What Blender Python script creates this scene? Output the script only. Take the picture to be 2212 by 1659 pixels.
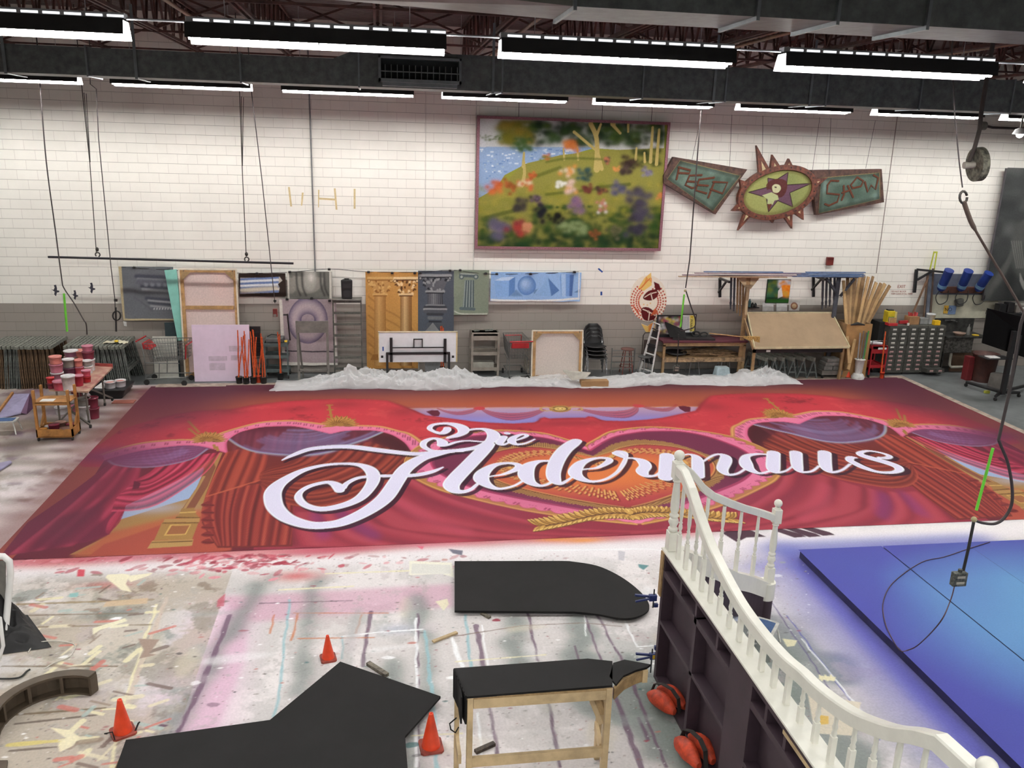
# Scenic paint shop: a painted stage backdrop lying on the floor, seen from a balcony.
import bpy, math, random
import numpy as np
from mathutils import Vector, Matrix
random.seed(7); RNG = np.random.default_rng(7)
scn = bpy.context.scene
for o in list(bpy.data.objects): bpy.data.objects.remove(o)
PI = math.pi

# ------------------------------------------------------------------ camera
FPX, YAW, PITCH, ROLL, WALLY, CAMZ = 1835.2, .157685, .274703, .031, 19.727, 5.2895
_cy, _sy, _cp, _sp = math.cos(YAW), math.sin(YAW), math.cos(PITCH), math.sin(PITCH)
CF = np.array([_sy*_cp, _cy*_cp, -_sp]); _rt = np.array([_cy, -_sy, 0.]); _up = np.cross(_rt, CF)
CR = math.cos(ROLL)*_rt+math.sin(ROLL)*_up; CU = -math.sin(ROLL)*_rt+math.cos(ROLL)*_up
cd = bpy.data.cameras.new('camera'); cam = bpy.data.objects.new('camera', cd); scn.collection.objects.link(cam)
cam.matrix_world = Matrix(((CR[0], CU[0], -CF[0], 0), (CR[1], CU[1], -CF[1], 0), (CR[2], CU[2], -CF[2], CAMZ), (0, 0, 0, 1)))
cd.sensor_fit = 'HORIZONTAL'; cd.sensor_width = 36; cd.lens = FPX/2212*36; cd.clip_end = 200; cd.clip_start = .05
scn.camera = cam
# ------------------------------------------------------------------ light and exposure
w = bpy.data.worlds.new('world'); scn.world = w; w.use_nodes = True
w.node_tree.nodes['Background'].inputs[0].default_value = (.9, .95, 1, 1)
w.node_tree.nodes['Background'].inputs[1].default_value = .3
scn.view_settings.view_transform = 'Standard'; scn.view_settings.look = 'None'
scn.view_settings.exposure = 0.22; scn.view_settings.gamma = 1
scn.view_settings.use_curve_mapping = False
TUBE = 95.0          # strength of every fluorescent tube in the hall


def ray(x, y):       # direction of a point seen in the 2212 x 1659 photograph
    return CF+(x-1106)/FPX*CR-(y-829.5)/FPX*CU
def at(x, y, Y):     # its place on the vertical plane Y
    d = ray(x, y); t = Y/d[1]; return Vector((d[0]*t, Y, CAMZ+d[2]*t))
def fl(x, y, z=0.):  # its place at height z
    d = ray(x, y); t = (z-CAMZ)/d[2]; return Vector((d[0]*t, d[1]*t, z))
def rect(x0, y0, x1, y1, Y):   # X0, X1, Z0, Z1 of a box seen on plane Y
    ym = (y0+y1)/2; xm = (x0+x1)/2
    return at(x0, ym, Y).x, at(x1, ym, Y).x, at(xm, y1, Y).z, at(xm, y0, Y).z

# ------------------------------------------------------------------ materials
def lin(c):
    return tuple(((v/255)/12.92 if v <= 10.3 else ((v/255+.055)/1.055)**2.4) for v in c)
MATS = {}
def mat(name, rgb, rough=.6, metal=0., var=.12, scale=6., bump=0., emit=0., rgb2=None, alpha=1., trans=0.):
    if name in MATS: return MATS[name]
    m = bpy.data.materials.new(name); m.use_nodes = True; MATS[name] = m
    n = m.node_tree; b = n.nodes['Principled BSDF']; L = n.links.new
    c = lin(rgb)
    tc = n.nodes.new('ShaderNodeTexCoord'); nz = n.nodes.new('ShaderNodeTexNoise')
    nz.inputs['Scale'].default_value = scale; nz.inputs['Detail'].default_value = 6; nz.inputs['Roughness'].default_value = .65
    L(tc.outputs['Object'], nz.inputs['Vector'])
    mx = n.nodes.new('ShaderNodeMix'); mx.data_type = 'RGBA'
    c2 = lin(rgb2) if rgb2 else tuple(v*(1-var*2.2) for v in c)
    rp = n.nodes.new('ShaderNodeMapRange'); rp.inputs[1].default_value = .35; rp.inputs[2].default_value = .65
    L(nz.outputs['Fac'], rp.inputs[0]); L(rp.outputs[0], mx.inputs[0])
    k = 1 if rgb2 else 1+var*.5
    mx.inputs[6].default_value = (*c2, 1); mx.inputs[7].default_value = (*[min(1, v*k) for v in c], 1)
    L(mx.outputs[2], b.inputs['Base Color'])
    b.inputs['Roughness'].default_value = rough; b.inputs['Metallic'].default_value = metal
    if emit:
        b.inputs['Emission Color'].default_value = (*c, 1); b.inputs['Emission Strength'].default_value = emit
    if bump:
        bp = n.nodes.new('ShaderNodeBump'); bp.inputs['Strength'].default_value = bump; bp.inputs['Distance'].default_value = .01
        L(nz.outputs['Fac'], bp.inputs['Height']); L(bp.outputs[0], b.inputs['Normal'])
    if alpha < 1: b.inputs['Alpha'].default_value = alpha
    if trans: b.inputs['Transmission Weight'].default_value = trans
    return m
def vcmat(name, rough=.7, grain=.05, gscale=60., bump=0.):
    """painted surface: the paint sits in the mesh's colour attribute, broken up by a fine noise"""
    if name in MATS: return MATS[name]
    m = bpy.data.materials.new(name); m.use_nodes = True; MATS[name] = m
    n = m.node_tree; b = n.nodes['Principled BSDF']; L = n.links.new
    a = n.nodes.new('ShaderNodeVertexColor'); a.layer_name = 'paint'
    tc = n.nodes.new('ShaderNodeTexCoord'); nz = n.nodes.new('ShaderNodeTexNoise')
    nz.inputs['Scale'].default_value = gscale; nz.inputs['Detail'].default_value = 5; L(tc.outputs['Object'], nz.inputs['Vector'])
    rp = n.nodes.new('ShaderNodeMapRange'); rp.inputs[1].default_value = .3; rp.inputs[2].default_value = .7
    rp.inputs[3].default_value = 1-grain*2; rp.inputs[4].default_value = 1+grain
    L(nz.outputs['Fac'], rp.inputs[0])
    mx = n.nodes.new('ShaderNodeVectorMath'); mx.operation = 'SCALE'
    L(a.outputs[0], mx.inputs[0]); L(rp.outputs[0], mx.inputs[3]); L(mx.outputs[0], b.inputs['Base Color'])
    b.inputs['Roughness'].default_value = rough; b.inputs['Specular IOR Level'].default_value = .08
    if bump:
        bp = n.nodes.new('ShaderNodeBump'); bp.inputs['Strength'].default_value = bump; bp.inputs['Distance'].default_value = .005
        L(nz.outputs['Fac'], bp.inputs['Height']); L(bp.outputs[0], b.inputs['Normal'])
    return m

# ------------------------------------------------------------------ mesh building
def V(*a): return Vector(a)
class MB:
    def __init__(s): s.v = []; s.f = []; s.sm = []
    def add(s, vs, fs, smooth=False):
        k = len(s.v); s.v += [tuple(v) for v in vs]; s.f += [tuple(i+k for i in f) for f in fs]; s.sm += [smooth]*len(fs); return s
    def box(s, x0, x1, y0, y1, z0, z1):
        return s.hexa([(x0, y0, z0), (x1, y0, z0), (x1, y1, z0), (x0, y1, z0), (x0, y0, z1), (x1, y0, z1), (x1, y1, z1), (x0, y1, z1)])
    def hexa(s, p):
        return s.add(p, [(3, 2, 1, 0), (4, 5, 6, 7), (0, 1, 5, 4), (1, 2, 6, 5), (2, 3, 7, 6), (3, 0, 4, 7)])
    def bar(s, a, b, w, h, up=(0, 0, 1)):     # rectangular bar from a to b, w across and h along up
        a = Vector(a); b = Vector(b); d = (b-a).normalized(); u = Vector(up)
        if abs(d.dot(u)) > .98: u = Vector((0, 1, 0))
        r = d.cross(u).normalized(); u = r.cross(d)
        q = [a-r*w/2-u*h/2, a+r*w/2-u*h/2, a+r*w/2+u*h/2, a-r*w/2+u*h/2]
        q += [v+(b-a) for v in q]
        return s.add(q, [(3, 2, 1, 0), (4, 5, 6, 7), (0, 1, 5, 4), (1, 2, 6, 5), (2, 3, 7, 6), (3, 0, 4, 7)])
    def tube(s, pts, r, n=8, cap=True):
        pts = [Vector(p) for p in pts]; R = r if hasattr(r, '__len__') else [r]*len(pts)
        rings = []; prev = None
        for i, p in enumerate(pts):
            d = (pts[min(i+1, len(pts)-1)]-pts[max(i-1, 0)]).normalized()
            if prev is None:
                u = Vector((0, 0, 1)) if abs(d.z) < .9 else Vector((1, 0, 0)); u = (u-d*u.dot(d)).normalized()
            else: u = (prev-d*prev.dot(d)).normalized()
            prev = u; w_ = d.cross(u)
            rings.append([p+(u*math.cos(2*PI*k/n)+w_*math.sin(2*PI*k/n))*R[i] for k in range(n)])
        vs = [q for g in rings for q in g]; fs = []
        for i in range(len(pts)-1):
            for k in range(n):
                a = i*n+k; b = i*n+(k+1) % n; fs.append((a, b, b+n, a+n))
        s.add(vs, fs, True)
        if cap: s.add(rings[0], [tuple(range(n))[::-1]]); s.add(rings[-1], [tuple(range(n))])
        return s
    def cyl(s, a, b, r, n=16, r2=None): return s.tube([a, b], [r, r if r2 is None else r2], n)
    def lathe(s, prof, c=(0, 0, 0), n=16, axis=None):   # prof: (radius, height)
        c = Vector(c); M = Matrix.Identity(3)
        if axis is not None: M = Vector((0, 0, 1)).rotation_difference(Vector(axis)).to_matrix()
        vs = [c+M @ Vector((r*math.cos(2*PI*k/n), r*math.sin(2*PI*k/n), z)) for r, z in prof for k in range(n)]
        fs = []
        for i in range(len(prof)-1):
            for k in range(n):
                a = i*n+k; b = i*n+(k+1) % n; fs.append((a, b, b+n, a+n))
        s.add(vs, fs, True)
        if prof[0][0] > 1e-4: s.add(vs[:n], [tuple(range(n))[::-1]])
        if prof[-1][0] > 1e-4: s.add(vs[-n:], [tuple(range(n))])
        return s
    def ball(s, c, r, n=16, sz=1.):
        return s.lathe([(max(1e-5, r*math.sin(PI*i/10)), -r*sz*math.cos(PI*i/10)) for i in range(11)], c, n)
    def prism(s, poly, z0, z1):            # plan polygon (x, y) between two heights
        n = len(poly)
        a = sum(poly[i][0]*poly[(i+1) % n][1]-poly[(i+1) % n][0]*poly[i][1] for i in range(n))
        if a < 0: poly = poly[::-1]
        s.add([(x, y, z0) for x, y in poly], [tuple(range(n))[::-1]]); s.add([(x, y, z1) for x, y in poly], [tuple(range(n))])
        return s.add([(x, y, z) for z in (z0, z1) for x, y in poly], [(i, (i+1) % n, n+(i+1) % n, n+i) for i in range(n)])
    def slab(s, poly, d):                  # 3d planar polygon extruded by vector d
        poly = [Vector(p) for p in poly]; d = Vector(d); n = len(poly); nn = Vector((0, 0, 0))
        for i in range(n): nn += poly[i].cross(poly[(i+1) % n])
        if nn.dot(d) < 0: poly = poly[::-1]
        s.add(poly, [tuple(range(n))[::-1]]); s.add([p+d for p in poly], [tuple(range(n))])
        return s.add(poly+[p+d for p in poly], [(i, (i+1) % n, n+(i+1) % n, n+i) for i in range(n)])
    def move(s, d): s.v = [tuple(Vector(v)+Vector(d)) for v in s.v]; return s
    def xf(s, M): s.v = [tuple(M @ Vector(v)) for v in s.v]; return s
    def build(s, name, m, parent=None, bev=0., origin=None, sub=0, local=False):
        me = bpy.data.meshes.new(name)
        org = Vector(origin) if origin is not None else Vector((0, 0, 0))
        q = parent
        while q is not None and not local: org = org+q.location; q = q.parent
        me.from_pydata([tuple(Vector(v)-org) for v in s.v], [], s.f); me.update()
        me.polygons.foreach_set('use_smooth', s.sm)
        o = bpy.data.objects.new(name, me); scn.collection.objects.link(o)
        if parent is not None: o.parent = parent
        if origin is not None: o.location = origin
        if m is not None: me.materials.append(m)
        if bev:
            b = o.modifiers.new('bevel', 'BEVEL'); b.width = bev; b.segments = 2; b.limit_method = 'ANGLE'
        if sub:
            b = o.modifiers.new('sub', 'SUBSURF'); b.levels = sub; b.render_levels = sub
        return o
def tag(o, label, cat, group=None, kind=None):
    o['label'] = label; o['category'] = cat
    if group: o['group'] = group
    if kind: o['kind'] = kind
    return o
def thing(name, label, cat, loc=(0, 0, 0), group=None):
    o = bpy.data.objects.new(name, None); scn.collection.objects.link(o); o.location = loc; o.empty_display_size = .1
    return tag(o, label, cat, group)
def struct(o): o['kind'] = 'structure'; return o
def dup(root, loc=None, rotz=None, label=None, group=None):
    def cp(o, par):
        c = o.copy(); scn.collection.objects.link(c); c.parent = par
        for ch in o.children: cp(ch, c)
        return c
    r = cp(root, None)
    if loc is not None: r.location = loc
    if rotz is not None: r.rotation_euler = (0, 0, rotz)
    if label: r['label'] = label
    if group: r['group'] = group
    return r
def spl(pts, k=6, closed=False):           # Catmull-Rom through points of any dimension
    P = [np.array(p, float) for p in pts]; n = len(P); out = []
    for i in range(n if closed else n-1):
        a, b, c, d = (P[(i-1) % n], P[i], P[(i+1) % n], P[(i+2) % n]) if closed else (P[max(i-1, 0)], P[i], P[i+1], P[min(i+2, n-1)])
        for j in range(k):
            t = j/k; out.append(.5*((2*b)+(c-a)*t+(2*a-5*b+4*c-d)*t*t+(3*b-a-3*c+d)*t**3))
    if not closed: out.append(P[-1])
    return out

# ------------------------------------------------------------------ painting on surfaces
class Canvas:
    """a flat sheet whose paint is laid down with polygons, brush strokes and sprays, in metres on the sheet.
    U, Vv: grid lines of the sheet (any spacing). T turns a traced point into sheet metres."""
    def __init__(s, U, Vv, base, T=None):
        s.U = np.array(U, float); s.V = np.array(Vv, float); s.T = T or (lambda x, y: (x, y)); s.flip = None
        s.a = np.empty((len(s.V), len(s.U), 3)); s.a[:] = lin(base)
        s.gu, s.gv = np.meshgrid(s.U, s.V)
    def pt(s, p):
        x, y = s.T(p[0], p[1])
        if s.flip is not None: x = 2*s.flip-x
        return (x, y)
    def cover(s, polys, soft=0):
        """coverage mask of a set of polygons given in metres"""
        P = [np.array([(np.interp(x, s.U, np.arange(len(s.U)), left=-40-0*x, right=len(s.U)+40), np.interp(y, s.V, np.arange(len(s.V)), left=-40, right=len(s.V)+40)) for x, y in q]) for q in polys]
        al = np.concatenate(P); mg = 2+int(soft*3)
        c0 = max(0, int(al[:, 0].min())-mg); c1 = min(len(s.U), int(al[:, 0].max())+mg+2)
        r0 = max(0, int(al[:, 1].min())-mg); r1 = min(len(s.V), int(al[:, 1].max())+mg+2)
        if c1 <= c0 or r1 <= r0: return None
        m = np.zeros((r1-r0, c1-c0)); W = c1-c0; cells = np.arange(W)
        SS = 3
        for q in P:
            x = q[:, 0]-c0+.5; y = q[:, 1]-r0+.5; x2 = np.roll(x, -1); y2 = np.roll(y, -1)
            a = max(0, int(y.min())); b = min(r1-r0-1, int(y.max()))
            for r in range(a, b+1):
                acc = np.zeros(W); hit = False
                for k in range(SS):
                    yy = r+(k+.5)/SS; h = (y <= yy) != (y2 <= yy)
                    if not h.any(): continue
                    xs = np.sort(x[h]+(yy-y[h])*(x2[h]-x[h])/(y2[h]-y[h])); hit = True
                    for e in range(0, len(xs)-1, 2):
                        acc += np.clip(np.minimum(xs[e+1], cells+1)-np.maximum(xs[e], cells), 0, 1)
                if hit: m[r] += acc/SS
        m = np.minimum(m, 1)
        if soft:
            k = max(1, int(round(soft)))
            for ax in (0, 1):
                for _ in range(2):
                    c = np.cumsum(np.pad(m, [(k+1, k), (0, 0)] if ax == 0 else [(0, 0), (k+1, k)], mode='edge'), axis=ax)
                    m = (c[2*k+1:]-c[:-2*k-1] if ax == 0 else c[:, 2*k+1:]-c[:, :-2*k-1])/(2*k+1)
        return (slice(r0, r1), slice(c0, c1)), m
    def lay(s, cm, col, a=1.):
        if cm is None: return
        sl, m = cm; m = (m*a)[..., None]
        c = np.array(lin(col)) if not callable(col) else col(s.gu[sl], s.gv[sl])
        s.a[sl] = s.a[sl]*(1-m)+c*m
    def poly(s, pts, col, a=1., soft=0, k=0, raw=False):
        if k: pts = spl(pts, k, True)
        P = pts if raw else [s.pt(p) for p in pts]
        s.lay(s.cover([P], soft), col, a)
    def quads(s, pts, raw=False, k=6):     # a stroke with changing width (x, y, width in metres) as quads and round joints
        pts = spl(pts, k) if k else pts
        P = [(np.array(p[:2]) if raw else np.array(s.pt(p)), p[2]/2) for p in pts]; q = []
        N = []
        for i in range(len(P)):
            d = P[min(i+1, len(P)-1)][0]-P[max(i-1, 0)][0]; l = np.hypot(*d) or 1; N.append(np.array((-d[1], d[0]))/l)
        for i in range(len(P)-1):
            (a, wa), (b, wb) = P[i], P[i+1]
            q.append([a+N[i]*wa, b+N[i+1]*wb, b-N[i+1]*wb, a-N[i]*wa])
        for a, wa in (P[0], P[-1]):
            if wa > .02: q.append([a+np.array((math.cos(t), math.sin(t)))*wa*.98 for t in np.arange(0, 6.28, .5)])
        return q
    def stroke(s, pts, col, w=None, a=1., soft=0, raw=False, k=6, off=(0, 0), grow=0.):
        if w is not None: pts = [(p[0], p[1], w) for p in pts]
        pts = [(p[0], p[1], max(.002, p[2]+grow)) for p in pts]
        q = s.quads(pts, raw, k)
        if off != (0, 0): q = [[(x+off[0], y+off[1]) for x, y in g] for g in q]
        s.lay(s.cover(q, soft), col, a)
    def spray(s, x, y, rx, ry, col, a=1., raw=False, pw=2.):
        if not raw: x, y = s.pt((x, y))
        c0, c1 = np.searchsorted(s.U, [x-2.2*rx, x+2.2*rx]); r0, r1 = np.searchsorted(s.V, [y-2.2*ry, y+2.2*ry])
        if c1 <= c0 or r1 <= r0: return
        sl = (slice(r0, r1), slice(c0, c1))
        d = (((s.gu[sl]-x)/rx)**2+((s.gv[sl]-y)/ry)**2)
        s.lay((sl, np.exp(-d**(pw/2)*1.2)), col, a)
    def noise(s, sl, step, amp, seed=0):
        """soft value noise in sheet metres"""
        g = np.random.default_rng(seed); gu = s.gu[sl]/step; gv = s.gv[sl]/step
        u0 = math.floor(gu.min()); v0 = math.floor(gv.min())
        G = g.random((int(gv.max()-v0)+3, int(gu.max()-u0)+3))
        iu = (gu-u0).astype(int); iv = (gv-v0).astype(int); fu = gu-u0-iu; fv = gv-v0-iv
        fu = fu*fu*(3-2*fu); fv = fv*fv*(3-2*fv)
        return (G[iv, iu]*(1-fu)*(1-fv)+G[iv, iu+1]*fu*(1-fv)+G[iv+1, iu]*(1-fu)*fv+G[iv+1, iu+1]*fu*fv-.5)*2*amp
    def folds(s, guides, fn, n=60, k=5, soft=0):
        """draped cloth: curves interpolated between guide curves, coloured by fn(u) across the drape"""
        m = 24; G = []
        for g in guides:
            c = np.array([s.pt(p) for p in spl(g, 6)]); l = np.r_[0, np.cumsum(np.hypot(*(np.diff(c, axis=0).T)))]
            t = np.linspace(0, l[-1], m); G.append(np.stack([np.interp(t, l, c[:, 0]), np.interp(t, l, c[:, 1])], 1))
        G = np.array(G); q = np.linspace(0, len(G)-1, n+1)
        C = np.array([[[np.interp(t, range(len(G)), G[:, j, d]) for d in (0, 1)] for j in range(m)] for t in q])
        for i in range(n):
            P = list(C[i])+list(C[i+1][::-1])
            s.lay(s.cover([P], soft), fn((i+.5)/n))
    def mesh(s, name, P, m, parent=None, zf=None, keep=None):
        """P(u, v) -> world point arrays"""
        nv, nu = s.gu.shape; X, Y, Z = P(s.gu, s.gv)
        if zf is not None: Z = Z+zf
        org = np.zeros(3); q = parent
        while q is not None: org += np.array(q.location); q = q.parent
        co = np.stack([X-org[0], Y-org[1], Z-org[2]], -1).reshape(-1).astype(np.float32)
        me = bpy.data.meshes.new(name); me.vertices.add(nu*nv); me.vertices.foreach_set('co', co)
        i = (np.arange(nv-1)[:, None]*nu+np.arange(nu-1)[None, :]).reshape(-1)
        if keep is not None:
            sl, mk = s.cover([[s.pt(p) for p in q] for q in keep]); mm = np.zeros((nv, nu)); mm[sl] = mk; i = i[(mm[:-1, :-1] > .5).reshape(-1)]
        fc = np.stack([i, i+1, i+nu+1, i+nu], -1).reshape(-1).astype(np.int32); nf = len(i)
        me.loops.add(nf*4); me.loops.foreach_set('vertex_index', fc)
        me.polygons.add(nf); me.polygons.foreach_set('loop_start', np.arange(0, nf*4, 4, dtype=np.int32))
        try: me.polygons.foreach_set('loop_total', np.full(nf, 4, dtype=np.int32))
        except Exception: pass
        me.update(calc_edges=True)
        at_ = me.color_attributes.new('paint', 'FLOAT_COLOR', 'POINT')
        c = np.ones((nv*nu, 4), np.float32); c[:, :3] = np.clip(s.a.reshape(-1, 3), 0, 1); at_.data.foreach_set('color', c.reshape(-1))
        o = bpy.data.objects.new(name, me); scn.collection.objects.link(o); me.materials.append(m)
        if parent is not None: o.parent = parent
        return o
# ------------------------------------------------------------------ the hall
def wall_mat():
    m = bpy.data.materials.new('painted_block_wall'); m.use_nodes = True; n = m.node_tree; L = n.links.new
    b = n.nodes['Principled BSDF']; tc = n.nodes.new('ShaderNodeTexCoord'); sp = n.nodes.new('ShaderNodeSeparateXYZ')
    L(tc.outputs['Object'], sp.inputs[0]); cb = n.nodes.new('ShaderNodeCombineXYZ')
    ad = n.nodes.new('ShaderNodeMath'); ad.operation = 'ADD'; L(sp.outputs[0], ad.inputs[0]); L(sp.outputs[1], ad.inputs[1])
    L(ad.outputs[0], cb.inputs[0]); L(sp.outputs[2], cb.inputs[1])
    def brick(mw, ms):
        br = n.nodes.new('ShaderNodeTexBrick'); L(cb.outputs[0], br.inputs['Vector'])
        for k, v in (('Scale', 1.), ('Mortar Size', ms), ('Brick Width', .4064), ('Row Height', .2032), ('Bias', 0.), ('Mortar Smooth', .3)): br.inputs[k].default_value = v
        return br
    b1 = brick(.4064, .0042)
    b1.inputs['Color1'].default_value = (*lin((240, 237, 229)), 1); b1.inputs['Color2'].default_value = (*lin((238, 235, 227)), 1); b1.inputs['Mortar'].default_value = (*lin((212, 207, 200)), 1)
    b2 = brick(.4064, .003)
    b2.inputs['Color1'].default_value = (*lin((152, 144, 137)), 1); b2.inputs['Color2'].default_value = (*lin((148, 141, 134)), 1); b2.inputs['Mortar'].default_value = (*lin((122, 116, 111)), 1)
    st = n.nodes.new('ShaderNodeMath'); st.operation = 'GREATER_THAN'; st.inputs[1].default_value = 1.6256; L(sp.outputs[2], st.inputs[0])
    mx = n.nodes.new('ShaderNodeMix'); mx.data_type = 'RGBA'; L(st.outputs[0], mx.inputs[0]); L(b2.outputs[0], mx.inputs[6]); L(b1.outputs[0], mx.inputs[7])
    # bed joints read darker than the head joints
    dv = n.nodes.new('ShaderNodeMath'); dv.operation = 'DIVIDE'; dv.inputs[1].default_value = .2032; L(sp.outputs[2], dv.inputs[0])
    fr = n.nodes.new('ShaderNodeMath'); fr.operation = 'PINGPONG'; fr.inputs[1].default_value = .5; L(dv.outputs[0], fr.inputs[0])
    lt = n.nodes.new('ShaderNodeMapRange'); lt.inputs[1].default_value = .012; lt.inputs[2].default_value = .03; lt.inputs[3].default_value = .62; lt.inputs[4].default_value = 1.; L(fr.outputs[0], lt.inputs[0])
    m0 = n.nodes.new('ShaderNodeVectorMath'); m0.operation = 'SCALE'; L(mx.outputs[2], m0.inputs[0]); L(lt.outputs[0], m0.inputs[3])
    nz = n.nodes.new('ShaderNodeTexNoise'); nz.inputs['Scale'].default_value = .9; nz.inputs['Detail'].default_value = 8; nz.inputs['Roughness'].default_value = .7; L(tc.outputs['Object'], nz.inputs['Vector'])
    rp = n.nodes.new('ShaderNodeMapRange'); rp.inputs[1].default_value = .3; rp.inputs[2].default_value = .7; rp.inputs[3].default_value = .94; rp.inputs[4].default_value = 1.03; L(nz.outputs[0], rp.inputs[0])
    sc = n.nodes.new('ShaderNodeVectorMath'); sc.operation = 'SCALE'; L(m0.outputs[0], sc.inputs[0]); L(rp.outputs[0], sc.inputs[3])
    L(sc.outputs[0], b.inputs['Base Color']); b.inputs['Roughness'].default_value = .55
    bp = n.nodes.new('ShaderNodeBump'); bp.inputs['Strength'].default_value = .5; bp.inputs['Distance'].default_value = .004; L(b1.outputs[1], bp.inputs['Height']); bp.invert = True
    L(bp.outputs[0], b.inputs['Normal'])
    return m
WM = wall_mat(); X0, X1, Y0, HZ = -14., 25., -8., 7.69
struct(MB().box(X0, X1, WALLY, WALLY+.3, 0, HZ+.3).build('wall_back', WM))
struct(MB().box(X0-.3, X0, Y0, WALLY, 0, HZ+.3).build('wall_left', mat('grey_block_wall', (150, 146, 140), .6)))
struct(MB().box(X1, X1+.3, Y0, WALLY, 0, HZ+.3).build('wall_right', mat('grey_block_wall', (150, 146, 140))))
struct(MB().box(X0, X1, Y0-.3, Y0, 0, HZ+.3).build('wall_front', mat('grey_block_wall', (150, 146, 140))))
struct(MB().box(X0-.3, X1+.3, Y0-.3, WALLY+.3, -.2, 0).build('floor', mat('sealed_concrete', (112, 116, 117), .45, var=.16, scale=1.6, bump=.1)))
# corrugated steel deck: ribs run along the hall's length (x)
dk = MB(); ys = np.arange(-8, 19.7, .155); vs = []; fs = []
prof = []
for i, y in enumerate(ys): prof += [(y, 0), (y+.055, 0), (y+.075, .045), (y+.13, .045)]
for y, z in prof: vs += [(X0, y, HZ+z), (X1, y, HZ+z)]
fs = [(2*i, 2*i+1, 2*i+3, 2*i+2) for i in range(len(prof)-1)]
dk.add(vs, fs); dk.box(X0, X1, Y0, WALLY, HZ+.06, HZ+.12)
struct(dk.build('ceiling', mat('dark_steel_deck', (104, 92, 90), .6, var=.1)))
# open-web joists spanning front to back
TM = mat('brown_primer_steel', (92, 62, 55), .6, var=.3, scale=3)
def joist(X):
    m = MB(); zb, zt = 6.95, 7.66; a, b = Y0, WALLY-.02
    for dx in (-.045, .045):
        m.bar((X+dx, a, zb), (X+dx, b, zb), .035, .05); m.bar((X+dx, a, zt), (X+dx, b, zt), .035, .05)
    y = a+.3; up = False
    while y < b-.5:
        m.bar((X, y, zb), (X, y+.32, zt), .035, .04); m.bar((X, y+.32, zt), (X, y+.64, zb), .035, .04)
        if up: m.bar((X, y, zb), (X, y, zt), .03, .03)
        up = not up; y += .64
    return struct(m.build('ceiling_joist', TM))
for k in range(-4, 14): joist(-3.66+1.83*k)
for Yg in (19.2, 12.0, 15.9, 8.0, 4.2):     # bridging between the joists
    m = MB()
    for k in range(-4, 13):
        xa = -3.66+1.83*k; xb = xa+1.83
        m.bar((xa, Yg, 6.97), (xb, Yg, 7.64), .035, .035); m.bar((xa, Yg+.04, 7.64), (xb, Yg+.04, 6.97), .035, .035)
    m.bar((-11, Yg+.02, 6.93), (21, Yg+.02, 6.93), .035, .035)
    struct(m.build('ceiling_bridging', TM))
# light-brown pipes and a girder seen between the joists
PB = mat('tan_conduit', (150, 120, 98), .5, var=.15)
for X, z in ((-2.95, 7.1), (5.75, 7.0), (6.0, 7.0), (2.3, 7.05), (9.4, 7.0), (9.62, 7.0)):
    struct(MB().cyl((X, 3, z), (X, 19.7, z), .03, 8).build('ceiling_pipe', PB))
struct(MB().box(.32, .38, 19.45, 19.7, 6.2, HZ).box(.47, .53, 19.45, 19.7, 6.2, HZ).build('ceiling_hanger_column', mat('salmon_steel', (150, 112, 98), .6)))

# ------------------------------------------------------------------ fluorescent strip lights
HS = mat('grey_fixture_steel', (176, 178, 182), .4, .4, var=.05); BK = mat('dark_louvre', (36, 36, 36), .5, var=.1)
RF = mat('white_reflector', (240, 240, 240), .35, var=.0)
TB = mat('lit_fluorescent_tube', (255, 253, 249), .4, emit=TUBE, var=0)
SL = mat('glowing_slot_strip', (250, 252, 255), .4, emit=1.3, var=0)
def fixture():
    t = thing('fluorescent_light', 'x', 'light'); L = 2.44
    MB().box(0, L, -.06, .06, .135, .185).build('channel', HS, t, .004)
    m = MB()
    m.add([(0, -.14, -.008), (L, -.14, -.008), (L, -.115, .12), (0, -.115, .12), (0, .07, .12), (L, .07, .12), (L, .15, -.045), (0, .15, -.045)],
          [(0, 1, 2, 3), (4, 5, 6, 7), (3, 2, 5, 4)])
    m.add([(0, -.145, -.008), (L, -.145, -.008), (L, -.12, .13), (0, -.12, .13), (0, .075, .13), (L, .075, .13), (L, .155, -.045), (0, .155, -.045)],
          [(3, 2, 1, 0), (7, 6, 5, 4), (4, 5, 2, 3)])
    m.box(L/2-.006, L/2+.006, -.12, .13, -.02, .1)
    m.build('reflector', BK, t)
    MB().add([(0, -.112, .115), (L, -.112, .115), (L, .068, .115), (0, .068, .115), (0, .147, -.043), (L, .147, -.043)], [(0, 1, 2, 3), (3, 2, 5, 4)]).build('reflector_lining', RF, t)
    for y, z in ((-.06, .0), (.055, -.012)):
        for a, b in ((.02, L/2-.01), (L/2+.01, L-.02)):
            MB().cyl((a, y, z), (b, y, z), .02, 8).build('tube', TB, t)
    m = MB()
    for k in range(13): m.box(.07+k*.185, .07+k*.185+.145, -.064, -.06, .145, .165)
    m.build('slot_glow_strip', SL, t)  # glowing strips on the channel stand in for tube light leaking through slots
    MB().cyl((.35, 0, .16), (.35, 0, 1.45), .004, 6).build('hanger', HS, t); MB().cyl((L-.35, 0, .16), (L-.35, 0, 1.45), .004, 6).build('hanger', HS, t)
    MB().cyl((L, 0, .14), (L+.54, 0, .14), .011, 8).build('conduit', HS, t)
    return t
fx0 = fixture(); first = True
pos = {17.15: 'row beyond the long duct', 9.0: 'nearer row before the long duct', 1.0: 'row over the balcony', -4.5: 'row behind the balcony'}
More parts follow.
